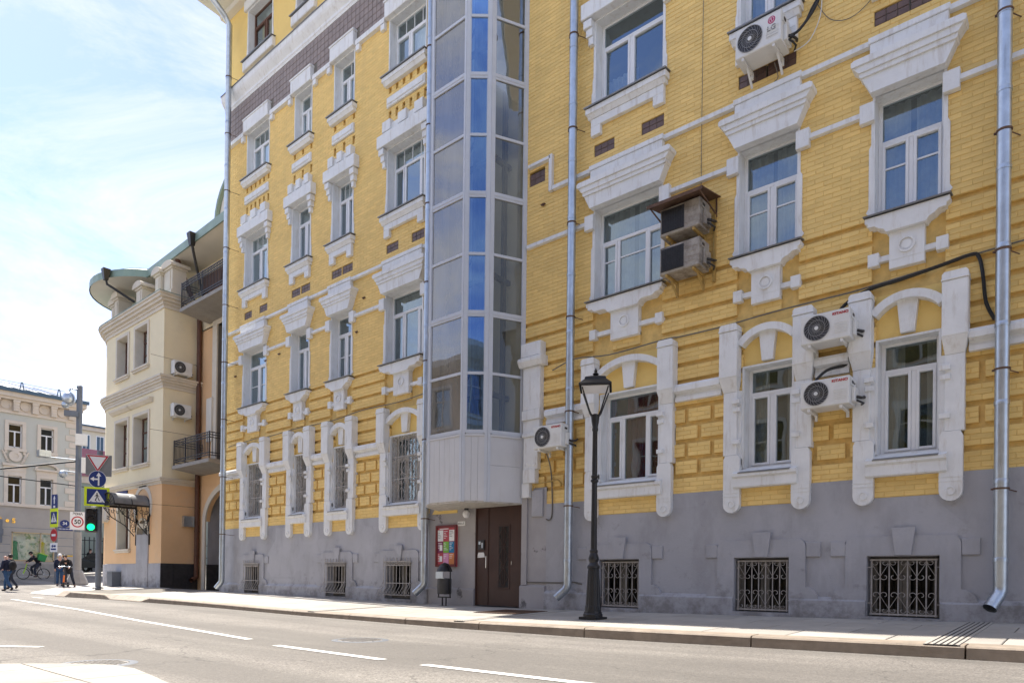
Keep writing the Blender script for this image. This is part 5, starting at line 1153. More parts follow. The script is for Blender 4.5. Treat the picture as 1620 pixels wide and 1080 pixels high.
def hwin(x0,x1,z0,z1,frame='brownwood',hood=False,arch=False):
    f = MB(); fy = HY+.32
    for a,b in ((x0-.14,x0),(x1,x1+.14)): f.fbox(a,b,HY-.05,HY,z0,z1+.14)
    f.fbox(x0,x1,HY-.05,HY,z1,z1+.14); o = f.build('window_surround', M['stone'], ho)
    f = MB(); f.box(x0-.002,x0+.01,HY,fy+.05,z0,z1); f.box(x1-.01,x1+.002,HY,fy+.05,z0,z1); f.box(x0,x1,HY,fy+.05,z1-.01,z1); f.build('reveal', M['stone'], o)
    f = MB(); 
    for a,b,c,d in ((x0,x0+.08,z0,z1),(x1-.08,x1,z0,z1),(x0,x1,z0,z0+.08),(x0,x1,z1-.08,z1),((x0+x1)/2-.04,(x0+x1)/2+.04,z0,z1),(x0,x1,z0+(z1-z0)*.36,z0+(z1-z0)*.36+.06),(x0,x1,z0+(z1-z0)*.68,z0+(z1-z0)*.68+.06)): f.fbox(a,b,fy,fy+.06,c,d)
    f.build('window_frame', M[frame], o)
    f = MB(); f.add([(x0,fy+.03,z0),(x1,fy+.03,z0),(x1,fy+.03,z1),(x0,fy+.03,z1)],[(0,1,2,3)]); f.build('pane', G, o, fix=False)
    f = MB(); f.add([(x0-.2,fy+.5,z0-.1),(x1+.2,fy+.5,z0-.1),(x1+.2,fy+.5,z1+.1),(x0-.2,fy+.5,z1+.1)],[(0,1,2,3)]); f.build('blind', M['curtain_or_shade_sheet'], o, fix=False)
    f = MB(); f.fbox(x0-.2,x1+.2,HY-.14,HY+.3,z0-.10,z0-.02,.01); f.fbox(x0-.16,x1+.16,HY-.09,HY,z0-.18,z0-.101); f.build('sill', M['stone'], o)
    if hood:
        f = MB(); f.prism([(HY-.06,z1+.40),(HY-.18,z1+.50),(HY-.20,z1+.58),(HY,z1+.62),(HY,z1+.40)],'x',x0-.42,x1+.42); f.build('hood', M['stone'], o)
    return o
for wv in FW: hwin(*wv,hood=True)
for wv in FW3: hwin(*wv)
for wv in GW: hwin(*wv)
# door bricked up with grey slab under an arched light
q = MB(); q.prism([(DR[0]-.02,.1),(DR[1]+.02,.1),(DR[1]+.02,2.36),(DR[0]-.02,2.36)],'y',HY-.045,HY+.1); q.build('door_slab', M['grey'], ho)
q = MB(); q.box(DR[0],DR[1],HY+.3,HY+.34,2.3,3.05); q.build('fanlight', M['sgrey'], ho)
q = MB(); c = (DR[0]+DR[1])/2; hw = .58
ap = [(c+hw*math.cos(t),2.36+.62*math.sin(t)) for t in [math.pi*k/12 for k in range(13)]]
q.prism([(c+.8,2.36),(c+.8,3.2),(c-.8,3.2),(c-.8,2.36)]+ap[::-1],'y',HY-.03,HY+.02); q.build('arch_surround', M['peach'], ho)
q = MB()
for k in range(12):
    a,b = ap[k],ap[k+1]; q.prism([a,b,(c+(b[0]-c)*1.14,2.36+(b[1]-2.36)*1.14),(c+(a[0]-c)*1.14,2.36+(a[1]-2.36)*1.14)],'y',HY-.05,HY+.2)
q.build('arch_moulding', M['stone'], ho)
q = MB(); q.ring(-30.95,3.55,HY-.03,HY+.0,.75,.95,24); q.build('round_mark', M['stone'], ho)
# awning on wrought brackets
aw = thing('door_awning', 'small barrel roofed awning on wrought iron brackets over the grey door slab', 'awning', (-32.3,.5,3.6))
x0,x1,ya,yb = -31.62,-30.2,HY-1.42,HY; n = 12; xm = (x0+x1)/2; hw = (x1-x0)/2
AX = lambda t: (xm-hw*math.cos(t), 3.50+.52*math.sin(t))
q = MB(); vs = []
for i in range(n+1):
    x,z = AX(math.pi*i/n); vs += [(x,ya,z),(x,yb,z)]
q.add(vs,[(2*i,2*i+1,2*i+3,2*i+2) for i in range(n)]); q.build('roof_sheet', M['flash'], aw, fix=False, smooth=True)
q = MB()
for y in (ya+.02,(ya+yb)/2,yb-.03):
    q.tube([(AX(math.pi*i/n)[0],y,AX(math.pi*i/n)[1]-.02) for i in range(n+1)],.025,6)
for i in range(1,8): x,z = AX(math.pi*i/8); q.tube([(xm,ya+.02,3.50),(xm+(x-xm)*.9,ya+.02,3.50+(z-3.5)*.9)],.014,4)
q.tube([(xm+.3*math.cos(t),ya+.02,3.5+.24*math.sin(t)) for t in [math.pi*k/8 for k in range(9)]],.014,4)
q.box(x0,x1,ya,ya+.04,3.46,3.53); q.box(x0-.02,x0+.03,ya,yb,3.46,3.53); q.box(x1-.03,x1+.02,ya,yb,3.46,3.53); q.build('roof_frame', M['black'], aw)
for x in (x0+.02,x1-.02):
    q = MB(); q.box(x-.02,x+.02,HY-.05,HY-.0,1.9,3.46)
    q.tube([(x,ya+.1,3.44),(x,HY-1.0,3.05),(x,HY-.5,2.75),(x,HY-.1,2.3)],.022,6)
    for k in range(6):
        yy = HY-.15-.2*k; zz = 3.22+.02*k
        q.tube([(x,yy+.085*(1-.06*j)*math.cos(.7*j),zz+.10*(1-.06*j)*math.sin(.7*j)) for j in range(12)],.013,4); q.tube([(x,yy,3.45),(x,yy+.1,max(2.45+.13*k,2.4))],.012,4)
    for k in range(4): q.tube([(x,HY-.12-.05*k+.06*math.cos(.7*j),2.55+.19*k+.07*math.sin(.7*j)) for j in range(10)],.012,4)
    q.build('bracket', M['black'], aw)
sg = thing('street_sign', 'blue street name plate on the peach wall above the awning', 'sign', (-33.2,HY-.03,4.2))
q = MB(); q.fbox(-33.9,-32.6,HY-.05,HY-.02,3.98,4.36,.005); q.build('plate', M['sblue'], sg)
q = MB()
for k in range(9): q.box(-33.75+.115*k,-33.68+.115*k,HY-.053,HY-.0505,4.12,4.23)
q.build('print', M['swhite'], sg)
# parapet pedestals and low railing on the cornice
for i,(x,y,wd,hh) in enumerate([(-34.75,.70,.42,1.15),(-34.15,.62,.46,1.28),(-31.75,.68,.62,1.15),(-29.95,.72,.50,1.25),(-29.25,.85,.78,1.35)]):
    q = MB(); q.box(x-wd/2,x+wd/2,y-.02,y+.55,12.19,12.19+hh-.3); q.box(x-wd/2-.08,x+wd/2+.08,y-.1,y+.62,12.19,12.35); q.box(x-wd/2-.05,x+wd/2+.05,y-.07,y+.6,12.19+hh-.299,12.19+hh-.22)
    q.box(x-wd*.3,x+wd*.3,y-.05,y-.021,12.42,12.19+hh-.38)
    z0 = 12.19+hh-.219; m_ = 8
    q.prism([(x-wd/2-.16,z0),(x+wd/2+.16,z0)]+[(x+(wd/2+.16)*math.cos(math.pi*k/m_),z0+.06+.22*math.sin(math.pi*k/m_)) for k in range(m_+1)],'y',y-.14,y+.66)
    q.build('parapet_pedestal', M['stone'], ho)
q = MB()
for x0,x1 in ((-33.9,-32.1),(-31.4,-30.25)):
    for z in (12.3,12.75): q.box(x0,x1,.88,.90,z,z+.03)
    xx = x0
    while xx < x1: q.tube([(xx+.09*math.cos(t),.89,12.53+.17*math.sin(t)) for t in [.7*j for j in range(10)]],.012,4,False); xx += .2
q.build('parapet_railing', M['blackrail'], ho)
# attic wall under the overhanging roof
q = MB(); q.box(-36,-29.4,3.1,3.3,12.1,13.9); q.box(-29.4,-22.75,2.15,2.3,11.0,13.9); q.build('attic_wall', M['cream'], ho)
q = MB(); q.lathe([(.30,12.2),(.30,12.35),(.25,12.45),(.23,13.5),(.30,13.62),(.30,13.75)],-33.6,1.55,16); q.build('column', M['stone'], ho, smooth=40)
# roof: oval canopy and straight eaves
oc = [(-34.25+3.15*math.cos(t),2.75+3.05*math.sin(t)) for t in [2*math.pi*k/40 for k in range(40)]]
q = MB(); q.prism(oc,'z',13.72,13.76); q.prism([(-31.6,.98),(-22.8,.72),(-22.8,3),(-31.6,3)],'z',13.701,13.74); q.build('soffit', M['soffit'], ho)
q = MB()
n = 40
for k in range(n):
    a,b = oc[k],oc[(k+1)%n]; s = 1.012
    A = (-34.25+(a[0]+34.25)*s,2.75+(a[1]-2.75)*s); B = (-34.25+(b[0]+34.25)*s,2.75+(b[1]-2.75)*s)
    q.add([(A[0],A[1],13.68),(B[0],B[1],13.68),(B[0],B[1],14.0),(A[0],A[1],14.0)],[(0,1,2,3)]); q.add([(A[0],A[1],14.0),(B[0],B[1],14.0),(-34.25+(b[0]+34.25)*.86,2.75+(b[1]-2.75)*.86,14.22),(-34.25+(a[0]+34.25)*.86,2.75+(a[1]-2.75)*.86,14.22)],[(0,1,2,3)])
q.prism([(-34.25+(p[0]+34.25)*.86,2.75+(p[1]-2.75)*.86) for p in oc],'z',14.21,14.25)
q.hexa([(-31.7,.93,13.67),(-22.8,.67,13.67),(-22.8,.72,13.67),(-31.7,.98,13.67)],[(-31.7,.93,13.98),(-22.8,.67,13.98),(-22.8,.72,13.98),(-31.7,.98,13.98)])
q.hexa([(-31.7,.93,13.98),(-22.8,.67,13.98),(-22.8,6,14.9),(-31.7,6,14.9)],[(-31.7,.93,14.0),(-22.8,.67,14.0),(-22.8,6,14.92),(-31.7,6,14.92)])
q.build('roof', M['greenroof'], ho)
q = MB(); q.tube([(-23.4+1.95*math.cos(t),.95,13.95+1.75*math.sin(t)) for t in [math.pi*k/14 for k in range(15)]],.10,6); q.build('gable_coping', M['greenroof'], ho)
q = MB(); q.prism([(-23.4+1.9*math.cos(t),13.9+1.7*math.sin(t)) for t in [math.pi*k/14 for k in range(15)]],'y',1.0,1.4); q.build('gable', M['soffit'], ho)
q = MB(); q.prism([(-23.4+1.45*math.cos(t),13.95+1.3*math.sin(t)) for t in [math.pi*k/14 for k in range(15)]],'y',.94,.999); q.build('gable_panel', M['stone'], ho)
# recessed wing with balconies and archway
q = MB(); BALW = [(-27.55,-24.6,5.35,11.0),(-28.6,-26.6,11.6,13.2)]
AR = (-28.35,-23.4,-.2,4.05)
q.holed(HX,-22.7,-.2,11.05,[(AR[0],AR[1],-.2,4.35)]+[BALW[0]],2.15); q.build('wing_wall', M['peach'], ho, fix=False)
q = MB(); c = (AR[0]+AR[1])/2; hw = (AR[1]-AR[0])/2
arc = [(c+hw*math.cos(t),2.9+1.42*math.sin(t)) for t in [math.pi*k/20 for k in range(21)]]
q.prism([(AR[1],4.36),(AR[0],4.36),(AR[0],2.9)]+arc[::-1][1:-1]+[(AR[1],2.9)],'y',2.13,2.3); q.build('arch_spandrel', M['peach'], ho)
q = MB()
for k in range(20):
    a,b = arc[k],arc[k+1]; q.prism([a,b,(c+(b[0]-c)*1.11,2.9+(b[1]-2.9)*1.16),(c+(a[0]-c)*1.11,2.9+(a[1]-2.9)*1.16)],'y',2.08,2.14)
q.box(AR[0]-.27,AR[0],2.08,2.149,-.1,2.9); q.box(AR[1],AR[1]+.27,2.08,2.149,-.1,2.9); q.build('arch_moulding', M['stone'], ho)
q = MB()      # passage through the arch
q.add([(AR[0],2.2,-.2),(AR[0],9,-.2),(AR[0],9,4.4),(AR[0],2.2,4.4)],[(0,1,2,3)]); q.add([(AR[1],2.2,-.2),(AR[1],9,-.2),(AR[1],9,4.4),(AR[1],2.2,4.4)],[(0,1,2,3)]); q.add([(AR[0],2.2,4.38),(AR[1],2.2,4.38),(AR[1],9,4.38),(AR[0],9,4.38)],[(0,1,2,3)]); q.build('passage_wall', M['grey'], ho, fix=False)
q = MB(); q.box(AR[0],AR[1],5.2,5.3,-.2,4.4); q.build('gate_leaf', M['brownwood'], ho)
q = MB(); q.box(AR[0]+.0,AR[0]+.02,2.16,5.2,-.1,1.1); q.build('passage_plinth', M['granite'], ho)
# tall stair window
q = MB(); x0,x1,z0,z1 = BALW[0]; 
for a,b in ((x0-.38,x0),(x1,x1+.3)): q.fbox(a,b,2.09,2.15,z0,z1+.2)
q.fbox(x0,x1,2.09,2.15,z1,z1+.2); o = q.build('window_surround', M['stone'], ho)
q = MB()
for x in (x0,x0+.75,x0+1.5,x0+2.25): q.fbox(x,x+.10,2.35,2.42,z0,z1)
for z in [z0+.95*k for k in range(7)]: q.fbox(x0,x1,2.352,2.42,z,z+.12)
q.build('window_frame', M['brownwood'], o); q = MB(); q.add([(x0,2.4,z0),(x1,2.4,z0),(x1,2.4,z1),(x0,2.4,z1)],[(0,1,2,3)]); q.build('pane', G, o, fix=False); q = MB(); q.box(x0-2.5,x1+.6,2.6,2.65,z0-.5,z1+.5); q.box(x0-.03,x0,2.15,2.6,z0,z1); q.box(x1,x1+.03,2.15,2.6,z0,z1); q.box(x0,x1,2.15,2.6,z1,z1+.03); q.build('blind', M['room'], o)
q = MB(); q.box(-28.9,-27.0,2.06,2.12,11.65,13.25); q.box(-28.75,-27.15,2.03,2.061,11.65,13.1); q.build('attic_door', M['brownwood'], ho)
def balcony(x0,x1,y0,y1,z):
    q = MB(); q.hexa([(x0,y0,z),(x1,y0,z),(x1,y1,z-.12),(x0,y1,z-.12)],[(x0,y0,z+.14),(x1,y0,z+.14),(x1,y1,z+.14),(x0,y1,z+.14)]); sl_ = q.build('balcony_slab', M['concrete'], ho)
    q = MB(); zr = z+.14
    for zz in (.12,.22,.80,.90,1.0):
        q.box(x0+.04,x1-.04,y0+.04,y0+.07,zr+zz,zr+zz+.03); q.box(x1-.07,x1-.04,y0+.04,y1,zr+zz,zr+zz+.03); q.box(x0+.04,x0+.07,y0+.04,y1,zr+zz,zr+zz+.03)
    x = x0+.05
    while x < x1-.04: q.box(x-.008,x+.008,y0+.045,y0+.065,zr+.12,zr+1.0); x += .12
    yy = y0+.06
    while yy < y1: q.box(x1-.062,x1-.048,yy-.008,yy+.008,zr+.12,zr+1.0); yy += .12
    for x in (x0+.05,x1-.055,(x0*2+x1)/3,(x0+2*x1)/3): q.box(x-.018,x+.018,y0+.035,y0+.071,zr,zr+1.05)
    q.build('balcony_railing', M['blackrail'], ho)
balcony(-28.8,-25.65,.90,2.15,4.97); balcony(-28.3,-22.75,.90,2.15,11.30)
q = MB(); q.box(-28.25,-27.8,2.02,2.15,6.2,8.0); q.build('vent_duct', M['soffit'], ho)
for i,(ya,yb,za,zb) in enumerate(((.89,1.64,8.93,9.47),(.89,1.62,7.17,7.7))):
    ac_unit(['air conditioner on the cream side wall above the string cornice of the corner house','air conditioner on the cream side wall below the string cornice of the corner house'][i],(HX+.04,ya,za),yb-ya,zb-za,.36,rz=math.pi/2)
t = thing('utility_box','grey utility box on the peach side wall beside the archway','box',(HX+.02,1.47,2.66)); q = MB(); q.box(HX+.0,HX+.2,1.47,1.9,2.68,3.12); q.build('cabinet', M['zinc'], t); q = MB(); q.box(HX+.2,HX+.21,1.5,1.87,2.71,3.09); q.build('cabinet_door', M['zinc'], t)
downpipe('downpipe','dark brown downpipe in the corner between corner house and arch',[(-29.0,1.0,13.9),(-28.98,1.3,13.2),(-28.95,2.0,11.6),(-28.95,2.02,11.2),(-28.95,2.02,1.0),(-28.95,2.02,.55),(-28.9,1.9,.5),(-28.8,1.75,.42)],.095,M['brownwood'],[2.5,5,7.5,10],[3.5,6.5,9.5],spout=False)
for i,(xa,ya,za,xb,yb,zb) in enumerate(((-33.0,-.25,13.75,-32.55,.78,12.75),(-26.9,.72,13.75,-27.6,1.6,11.6))):
    t = thing('roof_outlet',['dark rainwater hopper pipe slanting under the oval roof','dark rainwater hopper pipe slanting down to the upper balcony'][i],'rain pipe',(xa,ya,za)); q = MB(); q.tube([(xa,ya,za-.1),(xa,ya+.05,za-.4),(xb,yb,zb)],.055,8); q.build('pipe', M['black'], t, smooth=True)
    q = MB(); q.hexa([(xa-.08,ya-.08,za-.25),(xa+.08,ya-.08,za-.25),(xa+.08,ya+.08,za-.25),(xa-.08,ya+.08,za-.25)],[(xa-.15,ya-.15,za+.24),(xa+.15,ya-.15,za+.24),(xa+.15,ya+.15,za+.24),(xa-.15,ya+.15,za+.24)]); q.build('hopper', M['black'], t)
t = thing('pavement_box','small grey box standing at the foot of the corner house','box',(-33.5,.4,.1)); q = MB(); q.box(-33.8,-33.2,.25,.6,.1,.75); q.build('box_body', M['steelpole'], t); q = MB(); q.box(-33.83,-33.17,.22,.61,.75,.79); q.build('lid', M['zinc'], t)
ac_unit('boxy air conditioner on the rounded bay behind the traffic light',(-35.9,.85,3.1),1.1,.75,.5)

# ================================================================== OPPOSITE SIDE (reflected in the glass)
ob = thing('opposite_house', 'pale rendered house across the street behind the viewer', 'house', (-6,-15,-.2))
OY = -15.0
oh = [(-26+2.6*i,-24.8+2.6*i,z,z+1.9) for i in range(16) for z in (1.2,4.9,8.4)]
q = MB(); q.holed(-28,17,-.4,11.3,oh,OY); q.build('wall', M['opp'], ob, fix=False)
q = MB(); q.box(-28,17,OY-.45,OY-.4,-.4,11.3); q.build('room_walls', M['dark'], ob)
q = MB(); q.prism([(OY,11.0),(OY+.25,11.1),(OY+.5,11.3),(OY+.5,11.6),(OY-6,13.4),(OY-6,11.0)],'x',-28.2,17.2); q.build('cornice_and_roof', M['opptrim'], ob)
q = MB(); q.box(-28,17,OY,OY+.1,4.2,4.5); q.box(-28,17,OY,OY+.1,7.9,8.1); q.build('string_course', M['opptrim'], ob)
for a,b,c,d in oh:
    q = MB()
    for x0,x1,z0,z1 in ((a-.15,a,c-.1,d+.15),(b,b+.15,c-.1,d+.15),(a,b,d,d+.15),(a-.2,b+.2,c-.2,c-.1)): q.box(x0,x1,OY-.1,OY+.06,z0,z1)
    q.box((a+b)/2-.04,(a+b)/2+.04,OY-.12,OY-.08,c,d); q.box(a,b,OY-.12,OY-.08,c+1.25,c+1.31); wv = q.build('window', M['opptrim'], ob)
    q = MB(); q.add([(a,OY-.1,c),(a,OY-.1,d),(b,OY-.1,d),(b,OY-.1,c)],[(0,1,2,3)]); q.build('pane', G, wv, fix=False)

# ================================================================== SAGE GREEN HOUSE ACROSS THE JUNCTION
FX = -53.5
fh = thing('shop_house', 'sage green corner house with cream mouldings and shop windows across the junction', 'house', (FX,-2,.2))
YR, YL = 4.95, -16.0
def fbx(mb_, ya, yb, za, zb, o0, o1): mb_.box(FX+o0, FX+o1, ya, yb, za, zb)
nW = 9; sp = 1.78
cols_ = [(1.10-sp*k*1.0,1.85-sp*k) for k in range(-1,nW)]
cols_ = [(c[0],c[1]) for c in cols_ if c[0] > YL+1]
up = [(a,b,8.83,10.36) for a,b in cols_]; lo = [(a,b,5.2,6.98) for a,b in cols_]
shop = [(1.35,3.75,1.45,3.36)]+[(1.35-4.0*k,3.75-4.0*k,1.45,3.36) for k in range(1,5)]
q = MB(); q.holed(YL,YR,5.1,11.2,up+lo,0)
q2 = MB(); q2.add([(FX,y,z) for (y,_,z) in q.v], q.f); q2.box(-70,FX-.001,YR-.01,YR,.0,11.2); q2.build('wall', M['sagewall'], fh, fix=False)
q = MB(); q.holed(YL,YR,1.3,5.1,shop,0); q2 = MB(); q2.add([(FX+.05,y,z) for (y,_,z) in q.v], q.f)
for zz in (1.9,2.45,3.0,3.5): 
    for a,b in spans(YL,YR,[(s_[0]-.05,s_[1]+.05) for s_ in shop] if zz < 3.4 else []): pass
q2.build('shop_front', M['shopstone'], fh, fix=False)
q = MB()
for zz in (1.95,2.5,3.05,3.6):
    for a,b in spans(YL,YR,[(s_[0]-.08,s_[1]+.08) for s_ in shop] if zz < 3.4 else []): fbx(q,a,b,zz,zz+.055,.03,.056)
q.build('rustication_joint', M['flash'], fh)
q = MB(); fbx(q,YL,YR,-.5,1.3,-.1,.12); q.build('plinth', M['concrete'], fh)
q = MB(); fbx(q,YL,YR+.1,5.0,5.12,.0,.16); fbx(q,YL,YR+.1,5.121,5.2,.0,.10); fbx(q,YL,YR,11.0,11.15,0,.12); fbx(q,YL,YR,11.1,11.85,0,.06); fbx(q,YL,YR+.3,11.85,12.0,0,.45); fbx(q,YL,YR+.45,12.0,12.3,0,.62); q.box(-70,FX,YR,YR+.45,11.85,12.3); q.build('cornice', M['palestone'], fh)
for k in range(18):
    y = 4.6-1.05*k
    q = MB(); fbx(q,y-.16,y+.16,11.16,11.84,.06,.36); fbx(q,y-.19,y+.19,11.7,11.845,.05,.42); fbx(q,y-.14,y+.14,11.3,11.38,.36,.40); fbx(q,y-.14,y+.14,11.5,11.58,.36,.40); q.build('cornice_bracket', M['palestone'], fh)
    q = MB(); yc = y-.525; i0 = len(q.v); q.ring(0,0,-.09,.0,.22,.30,16); q.disc(0,0,-.05,.0,.225,14); q.xf(i0, Matrix.Translation((FX+.06,yc,11.55)) @ Matrix.Rotation(math.pi/2,4,'Z'))
    for s in range(6): fbx(q,yc-.2+.07*s,yc-.17+.07*s,11.62,11.78,.06,.12)
    q.build('shell_rosette', M['palestone'], fh)
q = MB(); q.hexa([(FX+.75,YL,12.30),(FX+.75,YR+.5,12.30),(-62,YR+.5,12.3),(-62,YL,12.3)],[(FX+.75,YL,12.36),(FX+.75,YR+.5,12.36),(-60,YR-2.5,14.4),(-60,YL,14.4)]); rf = q.build('roof', M['roofzinc'], fh)
q = MB()
for k in range(28):
    y = YR+.3-.75*k; q.hexa([(FX+.7,y,12.37),(FX+.7,y+.03,12.37),(-60,y-1.2+.03,14.41),(-60,y-1.2,14.41)],[(FX+.7,y,12.43),(FX+.7,y+.03,12.43),(-60,y-1.2+.03,14.47),(-60,y-1.2,14.47)])
q.build('roof_seam', M['flash'], rf)
q = MB(); fbx(q,YL,YR+.55,12.28,12.5,.70,.80); q.build('gutter', M['blueroof'], fh)
for y in (1.75,3.85,-.5,-3,-5.5):
    q = MB()
    for s in (-1,1): q.tube([(FX+.2,y+s*.14,12.45),(FX+.2,y+s*.03,13.1)],.035,5)
    q.build('snow_guard', M['blueroof'], fh)
q = MB(); q.tube([(FX+.2,-6,13.02),(FX+.2,4.2,13.02)],.02,4); q.build('snow_rail', M['flash'], fh)
for k in range(13):      # quoins
    z = 5.25+.45*k
    if z > 10.7: break
    wd = .62 if k%2 == 0 else .40
    q = MB(); fbx(q,YR-wd,YR+.02,z,z+.36,.0,.05); q.build('quoin', M['palestone'], fh)
def fwin(a,b,z0,z1,kind):
    q = MB(); s = .20
    for y0,y1,za,zb in ((a-s,a,z0-.05,z1+s),(b,b+s,z0-.05,z1+s),(a,b,z1,z1+s)): fbx(q,y0,y1,za,zb,0,.09)
    if kind == 'up': fbx(q,a-s-.03,b+s+.03,z0-.24,z0-.05,0,.14); fbx(q,a-s,a-.05,z0-.42,z0-.24,0,.1); fbx(q,b+.05,b+s,z0-.42,z0-.24,0,.1)
    o = q.build('window_surround', M['palestone'], fh)
    if kind == 'arch':
        q = MB(); c = (a+b)/2; hw = (b-a)/2+.32; pts = [(c+hw*math.cos(t),z1+.62+.42*math.sin(t)) for t in [math.pi*k/12 for k in range(13)]]
        for k in range(12):
            p,r_ = pts[k],pts[k+1]; i0 = len(q.v); q.prism([p,r_,(c+(r_[0]-c)*.82,z1+.62+(r_[1]-z1-.62)*.72),(c+(p[0]-c)*.82,z1+.62+(p[1]-z1-.62)*.72)],'x',FX,FX+.22)
        fbx(q,a-.34,b+.34,z1+.5,z1+.62,0,.2); fbx(q,a-.22,b+.22,z1+.2,z1+.5,0,.06); q.build('pediment', M['palestone'], o)
    if kind == 'flat':
        q = MB(); fbx(q,a-.32,b+.32,z1+.62,z1+.78,0,.24); fbx(q,a-.24,b+.24,z1+.2,z1+.62,0,.08); fbx(q,a-.14,b+.14,z1+.3,z1+.5,.08,.11); q.build('pediment', M['palestone'], o)
        q = MB(); i0 = len(q.v); c = (a+b)/2; q.ring(0,0,-.16,0,.16,.36,20); q.disc(0,0,-.12,0,.17,16); q.xf(i0, Matrix.Translation((FX,c,z1+1.28)) @ Matrix.Rotation(math.pi/2,4,'Z'))
        for s in (-1,1):
            for k in range(5): q.tube([(FX+.06,c+s*(.3+.05*k),z1+.85+.12*k),(FX+.1,c+s*(.5+.06*k),z1+.95+.16*k)],.05,5)
        q.build('cartouche', M['palestone'], o)
    q = MB()
    for y0,y1,za,zb in ((a,a+.06,z0,z1),(b-.06,b,z0,z1),(a,b,z0,z0+.07),(a,b,z1-.06,z1),(a,b,z0+(z1-z0)*.66,z0+(z1-z0)*.66+.08),((a+b)/2-.04,(a+b)/2+.04,z0,z0+(z1-z0)*.66)): fbx(q,y0,y1,za,zb,-.2,-.12)
    q.build('window_frame', M['pvc'], o)
    q = MB(); q.add([(FX-.16,a,z0),(FX-.16,b,z0),(FX-.16,b,z1),(FX-.16,a,z1)],[(0,1,2,3)]); q.build('pane', GB, o, fix=False)
    q = MB(); fbx(q,a-.1,b+.1,z0-.1,z1+.1,-.9,-.85); q.build('blind', M['room'], o); q = MB(); fbx(q,a-.004,a+.01,z0,z1,-.2,0); fbx(q,b-.01,b+.004,z0,z1,-.2,0); fbx(q,a,b,z1-.01,z1+.004,-.2,0); fbx(q,a,b,z0-.02,z0,-.2,.02); q.build('reveal', M['palestone'], o)
for a,b,c,d in up: fwin(a,b,c,d,'up')
for k,(a,b,c,d) in enumerate(lo): fwin(a,b,c,d,'arch' if k%2 == 0 else 'flat')
for a,b,c,d in shop:
    q = MB()
    for y0,y1,za,zb in ((a,a+.07,c,d),(b-.07,b,c,d),(a,b,c,c+.09),(a,b,d-.08,d),(a+(b-a)*.66,a+(b-a)*.66+.06,c,d)): fbx(q,y0,y1,za,zb,-.05,.07)
    o = q.build('shop_window', M['shopframe'], fh)
    q = MB(); q.add([(FX,a,c),(FX,b,c),(FX,b,d),(FX,a,d)],[(0,1,2,3)]); q.build('pane', GD, o, fix=False)
    q = MB(); fbx(q,a-.1,b+.1,c-.1,d+.1,-.56,-.52); q.build('display_backdrop', M['shopback'], o); q = MB(); fbx(q,a-.1,b+.1,c-.1,c,-.8,-.02); q.build('display_floor', M['soffit'], o)
a,b,c,d = shop[0]
for i,(y,mm,lab) in enumerate(((3.15,'yellowdress','mannequin in a long yellow dress in the shop window'),(1.62,'greendress','mannequin in a green dress at the left of the shop window'))):
    t = thing('mannequin',lab,'mannequin',(FX-.28,y,c)); q = MB(); q.lathe([(.20,c),(.17,c+.5),(.11,c+.9),(.13,c+1.15),(.15,c+1.25),(.05,c+1.33)],FX-.28,y,12); q.build('dress', M[mm], t, smooth=True); q = MB(); q.tube([(FX-.28,y,c+1.3),(FX-.28,y,c+1.42)],.045,8); q.ball((FX-.28,y,c+1.53),.09,6,(1,.85,1.2)); q.build('head', M['mannequin'], t, smooth=True)
    for s in (-1,1):
        q = MB(); q.tube([(FX-.28,y+s*.15,c+1.22),(FX-.27,y+s*.22,c+.95),(FX-.23,y+s*.22,c+.68)],[.045,.04,.03],6); q.build('arm', M['mannequin'], t, smooth=True)
st = thing('shop_sign','gold letters and dot of a shop sign on the grey stone shop front','sign',(FX+.06,1.1,4.05))
for txt,y in (('C',.66),('S',1.44)): lettering(txt,.42,M['gold'],st,(.02,y-1.1,0),.05,.01,(math.pi/2,0,math.pi/2))
q = MB(); i0 = 0; q.disc(0,0,-.05,.0,.10,14); q.xf(0, Matrix.Translation((FX+.06,1.10,4.04)) @ Matrix.Rotation(math.pi/2,4,'Z')); q.build('sign_dot', M['gold'], st)
t = thing('house_number_sign','blue house number plate 34 with a street name strip on the shop house','sign',(FX+.06,4.35,3.8))
q = MB(); q.disc(0,0,-.03,0,.25,20); q.xf(0, Matrix.Translation((FX+.06,4.34,4.08)) @ Matrix.Rotation(math.pi/2,4,'Z') @ Matrix.Scale(1.15,4,(1,0,0))); q.build('number_plate', M['sblue'], t)
lettering('34',.27,M['swhite'],t,(.035,-.01,.28),.006,.006,(math.pi/2,0,math.pi/2))
q = MB(); fbx(q,3.88,4.82,3.60,3.82,.06,.09); q.build('street_plate', M['sblue'], t)
q = MB()
for k in range(9): fbx(q,3.98+.085*k,4.03+.085*k,3.68,3.74,.09,.094)
q.build('print', M['swhite'], t)
t = thing('wall_lantern','dark wall lantern at the left end of the shop front','lamp',(FX+.1,.75,3)); q = MB(); q.box(FX+.05,FX+.14,.66,.84,2.6,4.1); q.box(FX+.14,FX+.2,.62,.88,3.1,3.5); q.build('lantern_body', M['steelpole'], t)

